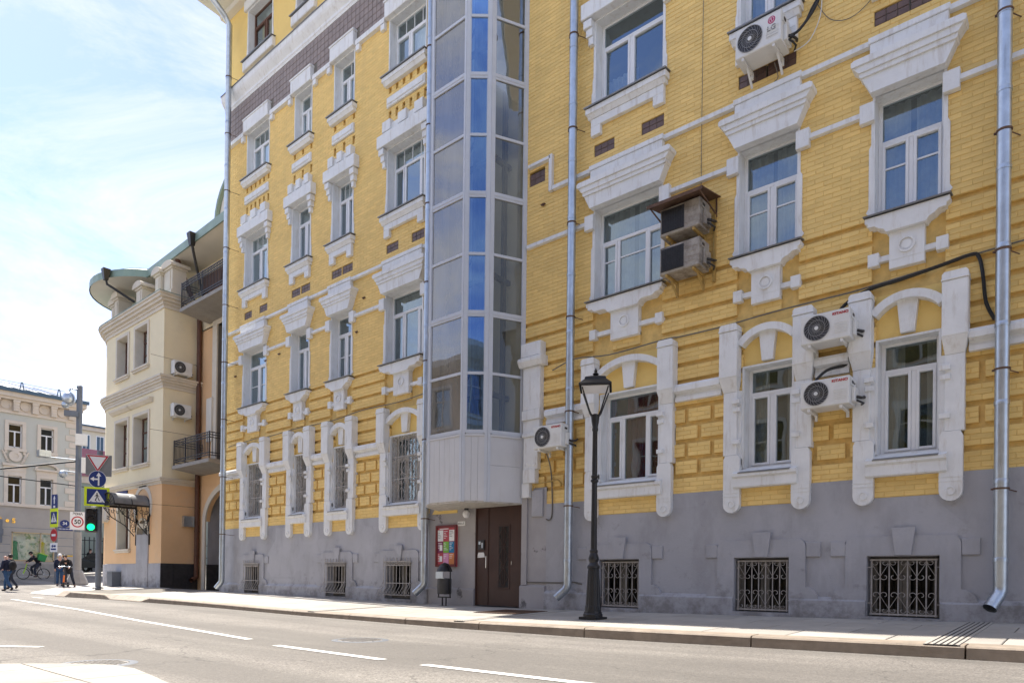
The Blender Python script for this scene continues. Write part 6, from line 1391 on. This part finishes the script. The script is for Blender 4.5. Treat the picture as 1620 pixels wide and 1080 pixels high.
# ---- houses further back
ph_ = thing('pink_roof_house','low house with pink metal tile roof and pale green wall behind the traffic signs','house',(-62,9,.6))
q = MB(); q.box(-70,-62,6,22,-.2,8.6); q.build('wall', M['palegreen'], ph_)
q = MB(); q.box(-70,-61.9,6,22,8.0,8.55); q.build('cornice', M['palestone'], ph_)
for r in range(6):
    z0 = 8.55+.40*r; q = MB(); q.hexa([(-61.8-.22*r,5.9+.2*max(0,r-5)*(r-5),z0),(-61.8-.22*r,22,z0),(-62.05-.22*r,22,z0),(-62.05-.22*r,5.9+.2*max(0,r-5)*(r-5),z0)],[(-62.0-.22*r,6+.2*max(0,r-5)*(r-4),z0+.42),(-62.0-.22*r,22,z0+.42),(-68,22,z0+.42),(-68,6+.2*max(0,r-5)*(r-4),z0+.42)]); q.build('roof_tile_row', M['pinkroof'], ph_)
for y in (8.8,10.2,12):
    q = MB(); q.box(-62,-61.93,y,y+.6,4.2,6.2); q.box(-62,-61.9,y-.12,y,4.1,6.3); q.box(-62,-61.9,y+.6,y+.72,4.1,6.3); q.build('window', M['soffit'], ph_)
    q = MB(); q.box(-61.93,-61.92,y+.06,y+.54,4.3,6.1); q.build('pane', M['acdark'], ph_)
fc = thing('far_cream_house','far cream apartment house with light metal roof behind the pink roof','house',(-82,14,1))
q = MB(); q.box(-92,-82,4,40,-1,16.0); q.build('wall', M['palecream'], fc); q = MB(); q.box(-92,-81.6,4,40,16,16.4); q.build('cornice', M['palestone'], fc)
q = MB(); q.box(-92,-81.4,4,40,16.4,16.55); q.build('gutter', M['blueroof'], fc)
q = MB(); q.hexa([(-81.4,4,16.55),(-81.4,40,16.55),(-92,40,16.55),(-92,4,16.55)],[(-86,4,19.3),(-86,40,19.3),(-88,40,19.3),(-88,4,19.3)]); q.build('roof', M['roofzinc'], fc)
for y in (8,10.2,12.4,14.2,15.55,17.6):
    for z in (5,9.2,13.7):
        q = MB(); q.box(-82,-81.94,y,y+.8,z,z+1.9); q.box(-82,-81.9,y-.1,y+.9,z-.15,z-.02); wv = q.build('window', M['pvc'], fc); q = MB(); q.box(-81.94,-81.93,y+.08,y+.37,z+.1,z+1.8); q.box(-81.94,-81.93,y+.43,y+.72,z+.1,z+1.8); q.build('pane', M['blueroof'], wv)
t = thing('yard_fence','dark iron railing in front of the pale green house','fence',(-60.5,8,.4))
q = MB(); q.box(-60.6,-60.4,5.4,20,.2,1.2); q.build('base_wall', M['concrete'], t)
q = MB()
for z in (1.5,2.2,3.3): q.box(-60.53,-60.47,5.4,20,z,z+.06)
q.build('rail', M['blackrail'], t)
for k in range(44):
    q = MB(); y = 5.5+.33*k; q.box(-60.53,-60.47,y-.03,y+.03,1.2,3.6 if k%6 else 3.9); q.build('picket', M['blackrail'], t)
q = MB(); 
for k in range(5): q.box(-58.8,-58.6,5.2+1.6*k,6.6+1.6*k,.2,.5)
# ================================================================== POLES, SIGNS, TRAFFIC LIGHT
A_ = R(66)
def sgnpole(name,label,cat,x,y,z,top,r,m='steelpole'):
    t = thing(name,label,cat,(x,y,z)); q = MB(); q.lathe([(r,-.1),(r,top-z)],0,0,12); q.build('pole', M[m], t, world=False, smooth=True); return t
t = sgnpole('sign_post','grey post carrying the traffic light and three road signs','post',-31.5,-.87,.06,5.75,.11)
q = MB(); q.lathe([(.2,-.02),(.2,.03),(.11,.05)],0,0,10); q.build('foot', M['steelpole'], t, world=False)
def sign(name,label,x,y,z,rz,builder,back='sgrey'):
    t = thing(name,label,'road sign',(x,y,z),rz); builder(t); return t
def yield_b(t):
    h = .64; w2 = .37
    def tri(s,dz=0): return [(-w2*s,h*.36*s+dz),(0,-h*.64*s+dz),(w2*s,h*.36*s+dz)]
    q = MB(); q.prism([(p[0],p[1]) for p in tri(1.12)],'y',-.01,.01); q.build('plate', M['swhite'], t, world=False)
    q = MB(); q.prism(tri(1.06),'y',-.016,-.0105); q.build('red_border', M['sred'], t, world=False)
    q = MB(); q.prism(tri(.80),'y',-.021,-.0165); q.build('white_face', M['swhite'], t, world=False)
    q = MB(); q.box(-.43,.50,.03,.05,-.60,.28); q.build('back_board', M['sgrey'], t, world=False)
sign('road_sign','white give way triangle with red border above the traffic light',-31.38,-.99,5.30,A_,yield_b)
def arrows_b(t):
    q = MB(); q.disc(0,0,-.008,.01,.375,28); q.build('rim', M['swhite'], t, world=False); q = MB(); q.disc(0,0,-.013,-.0085,.355,28); q.build('face', M['sblue'], t, world=False)
    q = MB(); q.prism([(.02,-.28),(.085,-.28),(.085,.13),(.16,.13),(.052,.30),(-.05,.13),(.02,.13)],'y',-.018,-.0135); q.prism([(.019,-.035),(-.14,-.035),(-.14,-.10),(-.30,.0),(-.14,.10),(-.14,.03),(.019,.03)],'y',-.018,-.0135); q.build('arrow', M['swhite'], t, world=False)
sign('road_sign','round blue sign with white ahead and left arrows below the give way triangle',-31.36,-1.00,4.56,A_,arrows_b).scale = (.86,1,.95)
def ped_b(bw,bh,t):
    q = MB(); q.box(-bw,bw,-.008,.012,-bh,bh); q.build('lime_board', M['syel'], t, world=False)
    s = min(bw,bh)*.80; q = MB(); q.box(-s*1.1*bw/min(bw,bh)*.9,s*1.1*bw/min(bw,bh)*.9,-.013,-.0085,-s,s); q.build('blue_face', M['sblue'], t, world=False)
    q = MB(); q.prism([(-s*.95,-s*.72),(s*.95,-s*.72),(0,s*.86)],'y',-.018,-.0135); q.build('triangle', M['swhite'], t, world=False)
    q = MB(); k = s
    q.disc(.02*k,.42*k,-.023,-.0185,.085*k,10); q.prism([(-.05*k,.32*k),(.10*k,.32*k),(.12*k,-.02*k),(-.06*k,-.02*k)],'y',-.023,-.0185)
    q.prism([(-.06*k,-.03*k),(.03*k,-.03*k),(-.10*k,-.55*k),(-.24*k,-.55*k)],'y',-.0225,-.0185); q.prism([(.04*k,-.03*k),(.12*k,-.03*k),(.36*k,-.55*k),(.24*k,-.55*k)],'y',-.0225,-.0185)
    q.prism([(.10*k,.28*k),(.13*k,.20*k),(.30*k,.02*k),(.24*k,-.02*k)],'y',-.0225,-.0185); q.prism([(-.05*k,.28*k),(-.05*k,.18*k),(-.22*k,.0),(-.26*k,.06*k)],'y',-.0225,-.0185)
    for x in (-.66,-.02,.62): q.prism([(x*k-.08*k,-.68*k),(x*k+.10*k,-.68*k),(x*k+.04*k,-.60*k),(x*k-.06*k,-.60*k)],'y',-.0222,-.0185)
    q.build('walking_figure', M['sblack'], t, world=False)
sign('road_sign','wide pedestrian crossing sign on lime yellow board above the traffic light',-31.33,-1.02,3.83,A_,lambda t: ped_b(.45,.39,t))
t = thing('traffic_light','black traffic light showing green on the sign post','traffic light',(-31.47,-1.17,2.88),A_)
q = MB(); q.fbox(-.19,.19,-.10,.08,-.47,.47,.02); q.build('housing', M['black'], t, world=False)
q = MB(); q.box(-.24,.24,.081,.10,-.52,.52); q.build('backing_board', M['sgrey'], t, world=False)
for k,mm in enumerate(('lens','lens','green_lit')):
    z = .31-.31*k; q = MB(); q.disc(0,z,-.125,-.10,.135,20); q.build('lens', M[mm], t, world=False)
    q = MB(); vs = []
    for i in range(13):
        a = -.35+(math.pi+.7)*i/12; vs += [(.15*math.cos(a),-.10,z+.15*math.sin(a)),(.15*math.cos(a),-.27,z+.15*math.sin(a)-.02)]
    if k < 2: q.add(vs,[(2*i,2*i+2,2*i+3,2*i+1) for i in range(12)]); q.build('visor', M['black'], t, world=False, fix=False)
q = MB(); q.box(.1,.34,.0,.05,.3,.34); q.box(.1,.34,.0,.05,-.34,-.3); q.build('bracket', M['steelpole'], t, world=False)
t = thing('camera_pole','tall grey steel pole with cameras on a concrete block','pole',(-43,1.9,rdz(-43,1.9)+.03))
q = MB(); q.lathe([(.17,.6),(.16,4),(.145,11.0),(.10,11.05)],0,0,12); q.build('pole', M['steelpole'], t, world=False, smooth=40)
q = MB(); q.lathe([(.5,-.1),(.56,.05),(.5,.25),(.3,.70),(.24,.78)],0,0,9); q.build('concrete_foot', M['concrete'], t, world=False)
q = MB(); q.lathe([(.21,.7),(.21,2.9)],0,0,12); q.build('lower_sleeve', M['concrete'], t, world=False, smooth=40)
cs_,sn_ = math.cos(R(66)),math.sin(R(66))
def polebox(dx,dz,w_,h_,mm='acw'):
    q = MB(); q.box(-w_/2,w_/2,-.38,-.16,-h_/2,h_/2); q.xf(0, Matrix.Translation((dx*cs_,dx*sn_,dz)) @ Matrix.Rotation(R(66),4,'Z')); return q
for dx,dz,w_,h_ in ((.15,8.0,.55,.62),(.38,6.6,.42,.85)): polebox(dx,dz,w_,h_).build('equipment_box', M['acw'], t, world=False)
q = MB(); q.tube([(0,0,10.8),(-.35*cs_-.2,-.35*sn_,10.9),(-.5*cs_-.2,-.5*sn_,10.6)],.06,6); q.ball((-.45*cs_-.2,-.45*sn_,10.3),.33,7,(1,1,1.2)); q.ball((-.6*cs_-.2,-.6*sn_,9.95),.2,6); q.build('dome_camera', M['zinc'], t, world=False, smooth=True)
polebox(-.35,9.4,.65,.3).build('camera_housing', M['steelpole'], t, world=False)
q = MB(); q.tube([(0,0,6.9),(-1.4*cs_,-1.4*sn_,6.95)],.05,5); q.box(-1.9*cs_-.2,-1.4*cs_+.1,-1.9*sn_,-1.3*sn_,6.95,7.3); q.build('camera_arm', M['zinc'], t, world=False)
q = MB(); q.ball((-.7*cs_-.1,-.7*sn_,6.1),.22,6); q.tube([(0,0,6.2),(-.7*cs_,-.7*sn_,6.25)],.05,5); q.build('loudspeaker', M['zinc'], t, world=False)
def zona_b(t):
    q = MB(); q.box(-.40,.40,-.01,.01,-.53,.53); q.build('plate', M['swhite'], t, world=False); q = MB(); q.ring(0,-.06,-.015,-.0105,.26,.33,28); q.build('red_ring', M['sred'], t, world=False)
    lettering('50',.36,M['sblack'],t,(0,-.012,-.07),.006,.008); lettering('ЗОНА',.19,M['sblack'],t,(0,-.012,.40),.006,.006)
sign('road_sign','white zone sign with a red ringed 50 on the camera pole',-42.45,1.72,3.56,R(66),zona_b).scale = (.88,1,.93)
t = sgnpole('sign_post','slim post with small blue, lime and red signs left of the camera pole','post',-43.95,1.15,0,5.0,.07)
rz2 = R(9)
def lane_b(t):
    q = MB(); q.box(-.30,.30,-.008,.01,-.42,.42); q.build('plate', M['sblue'], t, world=False); q = MB(); q.prism([(-.05,-.10),(.05,-.10),(.05,.16),(.12,.16),(0,.36),(-.12,.16),(-.05,.16)],'y',-.014,-.0085); q.box(-.10,.10,-.014,-.0085,-.32,-.20); q.build('arrow', M['swhite'], t, world=False)
sign('road_sign','tall blue sign with white up arrow at the top of the slim post',-43.88,1.02,4.62,rz2,lane_b)
sign('road_sign','narrow pedestrian crossing sign on lime board on the slim post',-43.85,1.0,3.74,rz2,lambda t: ped_b(.42,.52,t))
def noentry_b(t):
    q = MB(); q.disc(0,0,-.008,.01,.35,24); q.build('face', M['sred'], t, world=False); q = MB(); q.box(-.22,.22,-.014,-.0085,-.06,.06); q.build('bar', M['swhite'], t, world=False)
sign('road_sign','round red no entry sign on the slim post',-43.85,1.0,2.78,rz2,noentry_b)
def plate_b(t):
    q = MB(); q.box(-.40,.40,-.008,.01,-.28,.28); q.build('plate', M['swhite'], t, world=False); q = MB(); q.box(-.28,.28,-.012,-.0085,-.16,-.06); q.disc(-.12,.08,-.012,-.0085,.09,12); q.box(.0,.25,-.012,-.0085,.02,.14); q.build('symbol', M['sblue'], t, world=False)
sign('road_sign','small white plate with blue symbols below the no entry sign',-43.85,1.0,2.10,R(18),plate_b).scale = (.75,1,.9)
cable('overhead black cable from the camera pole to the left',[(-43.1,1.8,6.9),(-46,-3,6.0),(-50,-10,5.6),(-56,-20,6)],.05,smooth_n=4)
cable('second thin overhead wire crossing behind the camera pole',[(-50,22,6.9),(-49,4,6.2),(-50,-10,7.2)],.03,smooth_n=4)
t = thing('yellow_hoop','yellow tubular hoop barrier on the far pavement','barrier',(-52,3.6,.5)); q = MB(); q.tube([(-52,3.5,.4),(-52,3.5,1.7),(-52,3.6,1.85),(-52,4.6,1.85),(-52,4.7,1.7),(-52,4.7,.4)],.05,6); q.build('hoop', mat('yellow_hoop_paint',(.7,.42,.03),.5), t)
# far pavement strip
q = MB(); 
vs = []
for k in range(30):
    y = -16+1.6*k; z = rdz(-52,y); vs += [(-51.4,y,z-.1),(-51.4,y,z+.12),(-53.5,y,z+.14)]
q.add(vs,[(3*i,3*i+3,3*i+4,3*i+1) for i in range(29)]+[(3*i+1,3*i+4,3*i+5,3*i+2) for i in range(29)]); struct(q.build('far_pavement', M['slab'], fix=False))

# ================================================================== PEOPLE
def skinned(name, verts, edges, m, parent, root=0, sub=1):
    bm = bmesh.new(); lay = bm.verts.layers.skin.verify(); vs = []
    for i,(p,r) in enumerate(verts):
        v = bm.verts.new(p); rr = r if isinstance(r,tuple) else (r,r); v[lay].radius = rr; v[lay].use_root = (i == root); vs.append(v)
    for a,b in edges: bm.edges.new((vs[a],vs[b]))
    me = bpy.data.meshes.new(name); bm.to_mesh(me); bm.free(); me.materials.append(m)
    o = bpy.data.objects.new(name, me); C.objects.link(o); o.parent = parent
    s = o.modifiers.new('skin','SKIN'); s.use_smooth_shade = True
    b = o.modifiers.new('sub','SUBSURF'); b.levels = b.render_levels = sub
    return o
def hand(parent, p, d, m):
    q = MB(); p = Vector(p); d = Vector(d).normalized(); s = d.orthogonal().normalized(); u = d.cross(s)
    q.tube([p,p+d*.05,p+d*.085],[.028,.04,.03],6)
    for k,ln in enumerate((.055,.065,.06,.045)):
        b = p+d*.075+s*(.027-.018*k); q.tube([b,b+d*ln*.5+u*.004,b+d*ln*.85+u*.02],[.010,.009,.007],5)
    b = p+d*.025+s*.035; q.tube([b,b+d*.03+s*.02,b+d*.055+s*.02+u*.01],[.012,.010,.008],5)
    q.build('hand', m, parent, world=False, smooth=True)
def person(label, loc, rz, J, top, legs, hairm='hair', bald=False, hat=False, group=None, skirt=0):
    """J: joints in local metres, x right, -y forward"""
    t = thing('person', label, 'person', loc, rz, group)
    P = lambda k: J[k]
    names = ['pelvis','waist','chest','neck','head','crown','ls','le','lw','rs','re','rw','lh','lk','la','lt','rh','rk','ra','rt']
    rad = dict(pelvis=.10,waist=.10,chest=.12,neck=.052,head=.085,crown=.07,ls=.055,le=.042,lw=.03,rs=.055,re=.042,rw=.03,lh=.08,lk=.055,la=.04,lt=.035,rh=.08,rk=.055,ra=.04,rt=.035)
    idx = {n:i for i,n in enumerate(names)}
    E_ = [('pelvis','waist'),('waist','chest'),('chest','neck'),('neck','head'),('head','crown'),('chest','ls'),('ls','le'),('le','lw'),('chest','rs'),('rs','re'),('re','rw'),('pelvis','lh'),('lh','lk'),('lk','la'),('la','lt'),('pelvis','rh'),('rh','rk'),('rk','ra'),('ra','rt')]
    V = [(P(n),rad[n]) for n in names]
    hd = Vector(P('head')); fwd = Vector((0,-1,0)) if 'face' not in J else Vector(J['face']).normalized()
    V.append((tuple(hd+fwd*.095+Vector((0,0,-.005))),.016)); E2 = [(idx[a],idx[b]) for a,b in E_]+[(idx['head'],len(V)-1)]
    skinned('body', V, E2, M['skin'], t, 0, 1)
    up_ = ['pelvis','waist','chest','neck','ls','le','lw','rs','re','rw']; g = dict(pelvis=.165,waist=.155,chest=.165,neck=.075,ls=.085,le=.068,lw=.052,rs=.085,re=.068,rw=.052); ix = {n:i for i,n in enumerate(up_)}
    Vv = [(P(n),(g[n]*1.15,g[n]*.85) if n in ('pelvis','waist','chest') else g[n]) for n in up_]; Ee = [(ix[a],ix[b]) for a,b in E_ if a in ix and b in ix]
    if skirt:
        pl_ = Vector(P('pelvis')); Vv.append((tuple(pl_+Vector((0,.0,-skirt))),.17)); Ee.append((0,len(Vv)-1))
    skinned('jacket', Vv, Ee, M[top], t, 0, 1)
    lo_ = ['pelvis','lh','lk','la','rh','rk','ra']; g = dict(pelvis=.12,lh=.105,lk=.075,la=.062,rh=.105,rk=.075,ra=.062); ix = {n:i for i,n in enumerate(lo_)}
    skinned('trousers', [(P(n),g[n]) for n in lo_], [(ix[a],ix[b]) for a,b in E_ if a in ix and b in ix], M[legs], t, 0, 1)
    for a,b in (('la','lt'),('ra','rt')):
        A,B = Vector(P(a)),Vector(P(b)); q = MB(); d = (B-A); q.tube([A+Vector((0,0,-.02))-d*.35,A+Vector((0,0,-.03)),B],[.045,.052,.04],8); q.build('shoe', M['shoe'], t, world=False, smooth=True)
    for e,wn in (('le','lw'),('re','rw')): hand(t, P(wn), Vector(P(wn))-Vector(P(e)), M['skin'])
    if not bald:
        q = MB(); q.ball(hd+Vector((0,0,.045))-fwd*.028,.112,7,(.92,1.0,.95)); q.build('cap' if hat else 'hair', M[hairm], t, world=False, smooth=True)
    q = MB()
    side = Vector((-fwd.y,fwd.x,0))
    for s in (-1,1):
        q.ball(hd+fwd*.088+side*s*.035+Vector((0,0,.022)),.011,4)
    q.build('eyes', M['sblack'], t, world=False)
    q = MB()
    for s in (-1,1): q.ball(hd+side*s*.092+Vector((0,0,.005)),.022,4,(1,1,1.4))
    q.build('ears', M['skin'], t, world=False)
    return t
walk = dict(pelvis=(0,0,.93),waist=(0,-.01,1.08),chest=(0,-.03,1.32),neck=(0,-.05,1.47),head=(0,-.08,1.58),crown=(0,-.075,1.66),ls=(-.17,-.03,1.38),le=(-.24,.05,1.12),lw=(-.22,-.08,.92),rs=(.17,-.03,1.38),re=(.24,-.02,1.12),rw=(.20,-.22,.98),
    lh=(-.09,0,.88),lk=(-.09,-.16,.50),la=(-.09,-.20,.09),lt=(-.09,-.34,.05),rh=(.09,0,.88),rk=(.09,.10,.48),ra=(.09,.36,.16),rt=(.09,.30,.05))
AW = R(-95)
wz = rdz(-38.6,-2.2)
person('bald person in dark jacket and blue jeans striding across the junction',(-38.55,-2.35,wz),R(-58),walk,'navy','jeans',bald=True)
t = thing('backpack','dark backpack on the walking person','backpack',(-38.3,-2.2,wz+1.2)); q = MB(); q.ball((0,0,0),.2,6,(.9,.75,1.15)); o = q.build('bag', M['blackcloth'], t, world=False, smooth=True)
w2 = dict(walk); 
person('dark haired person in black clothes behind the bald walker',(-40.4,-1.75,rdz(-40.4,-1.75)),R(-50),walk,'blackcloth','dkjeans')
sx,sy = -41.05,.80; sz = cz(sx,sy)+.01
scoot = dict(pelvis=(.05,.28,.98),waist=(.03,.16,1.12),chest=(.0,-.02,1.33),neck=(-.02,-.12,1.45),head=(-.03,-.19,1.55),crown=(-.03,-.19,1.64),ls=(-.18,-.04,1.36),le=(-.28,-.18,1.12),lw=(-.22,-.36,1.03),rs=(.18,-.04,1.36),re=(.28,-.16,1.12),rw=(.22,-.36,1.03),
    lh=(-.04,.28,.93),lk=(-.06,.10,.58),la=(-.04,.12,.22),lt=(-.04,-.04,.17),rh=(.14,.30,.93),rk=(.22,.26,.5),ra=(.32,.36,.10),rt=(.34,.24,.04))
rs_ = R(62)
person('balding person in long black coat leaning on an orange scooter',(sx,sy,sz),rs_,scoot,'blackcloth','dkjeans',skirt=.32,hairm='hair')
stand = dict(pelvis=(0,0,.93),waist=(0,0,1.08),chest=(0,0,1.32),neck=(0,-.01,1.47),head=(0,-.03,1.58),crown=(0,-.03,1.66),ls=(-.17,0,1.38),le=(-.22,.02,1.12),lw=(-.2,-.06,.9),rs=(.17,0,1.38),re=(.22,.02,1.12),rw=(.2,-.06,.9),lh=(-.09,0,.88),lk=(-.09,-.02,.5),la=(-.1,.0,.09),lt=(-.1,-.14,.05),rh=(.09,0,.88),rk=(.09,-.02,.5),ra=(.1,0,.09),rt=(.1,-.14,.05))
person('person in navy jacket and white cap standing behind the scooter rider',(sx-.85,sy-.05,cz(sx-.85,sy)),R(70),stand,'navy','jeans',hairm='acw',hat=True)
person('dark haired person in black standing by the iron railing',(-58.6,7.6,rdz(-58.6,7.6)+.12),R(100),stand,'blackcloth','dkjeans')
# scooter
t = thing('kick_scooter','black and orange electric kick scooter under the leaning person','scooter',(sx,sy,sz),rs_)
for y in (-.55,.45):
    q = MB(); i0 = 0; q.ring(0,0,-.035,.035,.065,.115,16); q.disc(0,0,-.02,.02,.066,10); q.xf(0, Matrix.Translation((0,y,.115)) @ Matrix.Rotation(math.pi/2,4,'Z')); q.build('wheel', M['tyre'], t, world=False)
q = MB(); q.box(-.085,.085,-.40,.36,.13,.18); q.box(-.07,.07,.34,.56,.24,.26); q.build('deck', M['acdark'], t, world=False)
q = MB(); q.tube([(0,-.55,.24),(0,-.46,.62)],.04,8); q.build('stem_lower', M['orange'], t, world=False, smooth=True); q = MB(); q.tube([(0,-.46,.62),(0,-.38,1.05)],.035,8); q.tube([(0,-.55,.1),(0,-.55,.26)],.05,6); q.build('stem', M['acdark'], t, world=False, smooth=True)
q = MB(); q.tube([(-.27,-.36,1.06),(0,-.38,1.08),(.27,-.36,1.06)],.02,8); q.build('handlebar', M['zinc'], t, world=False, smooth=True)
# cyclist
cxp,cyp = -49.5,1.55; czp = rdz(cxp,cyp)
rc = R(150+180-90)   # rides to the left
rc = math.atan2(-.62,-.78)
bt = thing('bicycle','lime green bicycle ridden past the shop window','bicycle',(cxp,cyp,czp),R(90)+math.pi)
HDG = Matrix.Identity(4)
# local: x forward to the left of the picture
for x in (-.53,.53):
    q = MB(); q.ring(x,.345,-.022,.022,.305,.345,28); q.build('wheel', M['tyre'], bt, world=False)
    q = MB()
    for k in range(14): a = math.pi*k/7; q.tube([(x,0,.345),(x+.3*math.cos(a),0,.345+.3*math.sin(a))],.003,3,False)
    q.ring(x,.345,-.03,.03,.0,.035,10); q.build('spokes', M['zinc'], bt, world=False)
q = MB()
for a,b in (((-.38,0,.78),(.36,0,.86)),((-.05,0,.32),(.38,0,.80)),((-.05,0,.32),(-.30,0,.85)),((-.05,0,.32),(-.53,0,.345)),((-.36,0,.74),(-.53,0,.345))): q.tube([a,b],.022,6)
q.build('frame', M['acdark'], bt, world=False, smooth=True)
q = MB(); q.tube([(.35,0,.95),(.38,0,.78),(.43,.04,.62),(.53,.04,.345)],.026,6); q.tube([(.38,0,.78),(.43,-.04,.62),(.53,-.04,.345)],.026,6); q.build('fork', M['lime'], bt, world=False, smooth=True)
q = MB(); q.tube([(.35,-.28,1.02),(.36,0,1.0),(.35,.28,1.02)],.016,6); q.build('handlebar', M['acdark'], bt, world=False); q = MB(); q.ball((-.32,0,.90),.12,5,(1,.55,.3)); q.build('saddle', M['acdark'], bt, world=False)
q = MB(); q.ring(-.05,.32,-.03,-.02,.03,.09,12); q.tube([(-.05,-.06,.32),(.06,-.06,.20)],.012,5); q.tube([(-.05,.06,.32),(-.16,.06,.44)],.012,5); q.build('crank', M['zinc'], bt, world=False)
ride = dict(pelvis=(0,.28,1.0),waist=(0,.2,1.15),chest=(0,.02,1.36),neck=(0,-.10,1.47),head=(0,-.18,1.57),crown=(0,-.17,1.66),ls=(-.17,.0,1.38),le=(-.24,-.16,1.18),lw=(-.24,-.34,1.06),rs=(.17,0,1.38),re=(.24,-.16,1.18),rw=(.24,-.34,1.06),
    lh=(-.08,.26,.95),lk=(-.10,-.10,.74),la=(-.09,.0,.32),lt=(-.09,-.13,.27),rh=(.08,.26,.95),rk=(.10,.02,.6),ra=(.09,.12,.22),rt=(.09,-.01,.18))
person('cyclist in black riding a lime green bicycle with a green delivery bag',(cxp,cyp,czp),0,ride,'blackcloth','dkjeans',hat=True,hairm='blackcloth')
t = thing('delivery_bag','square green delivery bag on the back of the cyclist','bag',(cxp,cyp+.34,czp+1.36)); q = MB(); q.box(-.21,.21,-.13,.28,-.2,.24); q.xf(0, Matrix.Rotation(R(-18),4,'X')); q.build('bag', M['greenbag'], t, world=False); q = MB(); q.box(-.215,.215,-.135,.285,.20,.25); q.xf(0, Matrix.Rotation(R(-18),4,'X')); q.build('lid', M['lime'], t, world=False)
# ================================================================== PARKED CAR
ct = thing('parked_car','dark car half hidden behind the corner house','car',(-57.2,8.4,rdz(-57.2,8.4)),R(205))
prof = [(-2.1,.35),(-2.15,.62),(-2.05,.85),(-1.3,.95),(-.55,1.42),(.9,1.45),(1.75,1.02),(2.1,.95),(2.15,.5),(2.1,.3)]
q = MB(); vs = []
for (x,z) in prof: vs += [(x,-.86 if z < 1 else -.70,z),(x,.86 if z < 1 else .70,z)]
n = len(prof)
q.add(vs,[(2*i,2*i+2,2*i+3,2*i+1) for i in range(n-1)]+[tuple(2*i for i in range(n)),tuple(2*i+1 for i in range(n-1,-1,-1)),(0,1,2*n-1,2*n-2)]); q.build('body', M['carpaint'], ct, world=False)
q = MB(); q.add([(-1.24,-.66,.985),(-1.24,.66,.985),(-.6,.62,1.40),(-.6,-.62,1.40)],[(0,1,2,3)]); q.build('windscreen', M['zinc'], ct, world=False, fix=False)
for s in (-1,1):
    q = MB(); q.add([(-1.05,s*.80,1.0),(1.5,s*.80,1.02),(.85,s*.715,1.38),(-.5,s*.715,1.36)],[(0,1,2,3)]); q.build('side_window', M['acdark'], ct, world=False, fix=False)
    q = MB(); q.ball((-2.08,s*.62,.68),.14,6,(.5,1.2,.7)); q.build('headlight', M['globe'], ct, world=False, smooth=True); q = MB(); q.ball((-2.12,s*.66,.50),.07,5,(.5,1.2,.8)); q.build('indicator', M['orange'], ct, world=False)
    q = MB(); q.ball((-.85,s*.98,1.0),.11,5,(.7,1,.75)); q.build('wing_mirror', M['carpaint'], ct, world=False)
    for x in (-1.35,1.3):
        q = MB(); q.ring(x,.31,s*.74-.1,s*.74+.1,.19,.31,18); wv = q.build('wheel', M['tyre'], ct, world=False); q = MB(); q.disc(x,.31,s*.74-.06,s*.74+.06,.19,14); q.build('rim', M['zinc'], wv, world=False)
q = MB(); q.box(-2.18,-2.1,-.45,.45,.45,.62); q.build('grille', M['acdark'], ct, world=False)
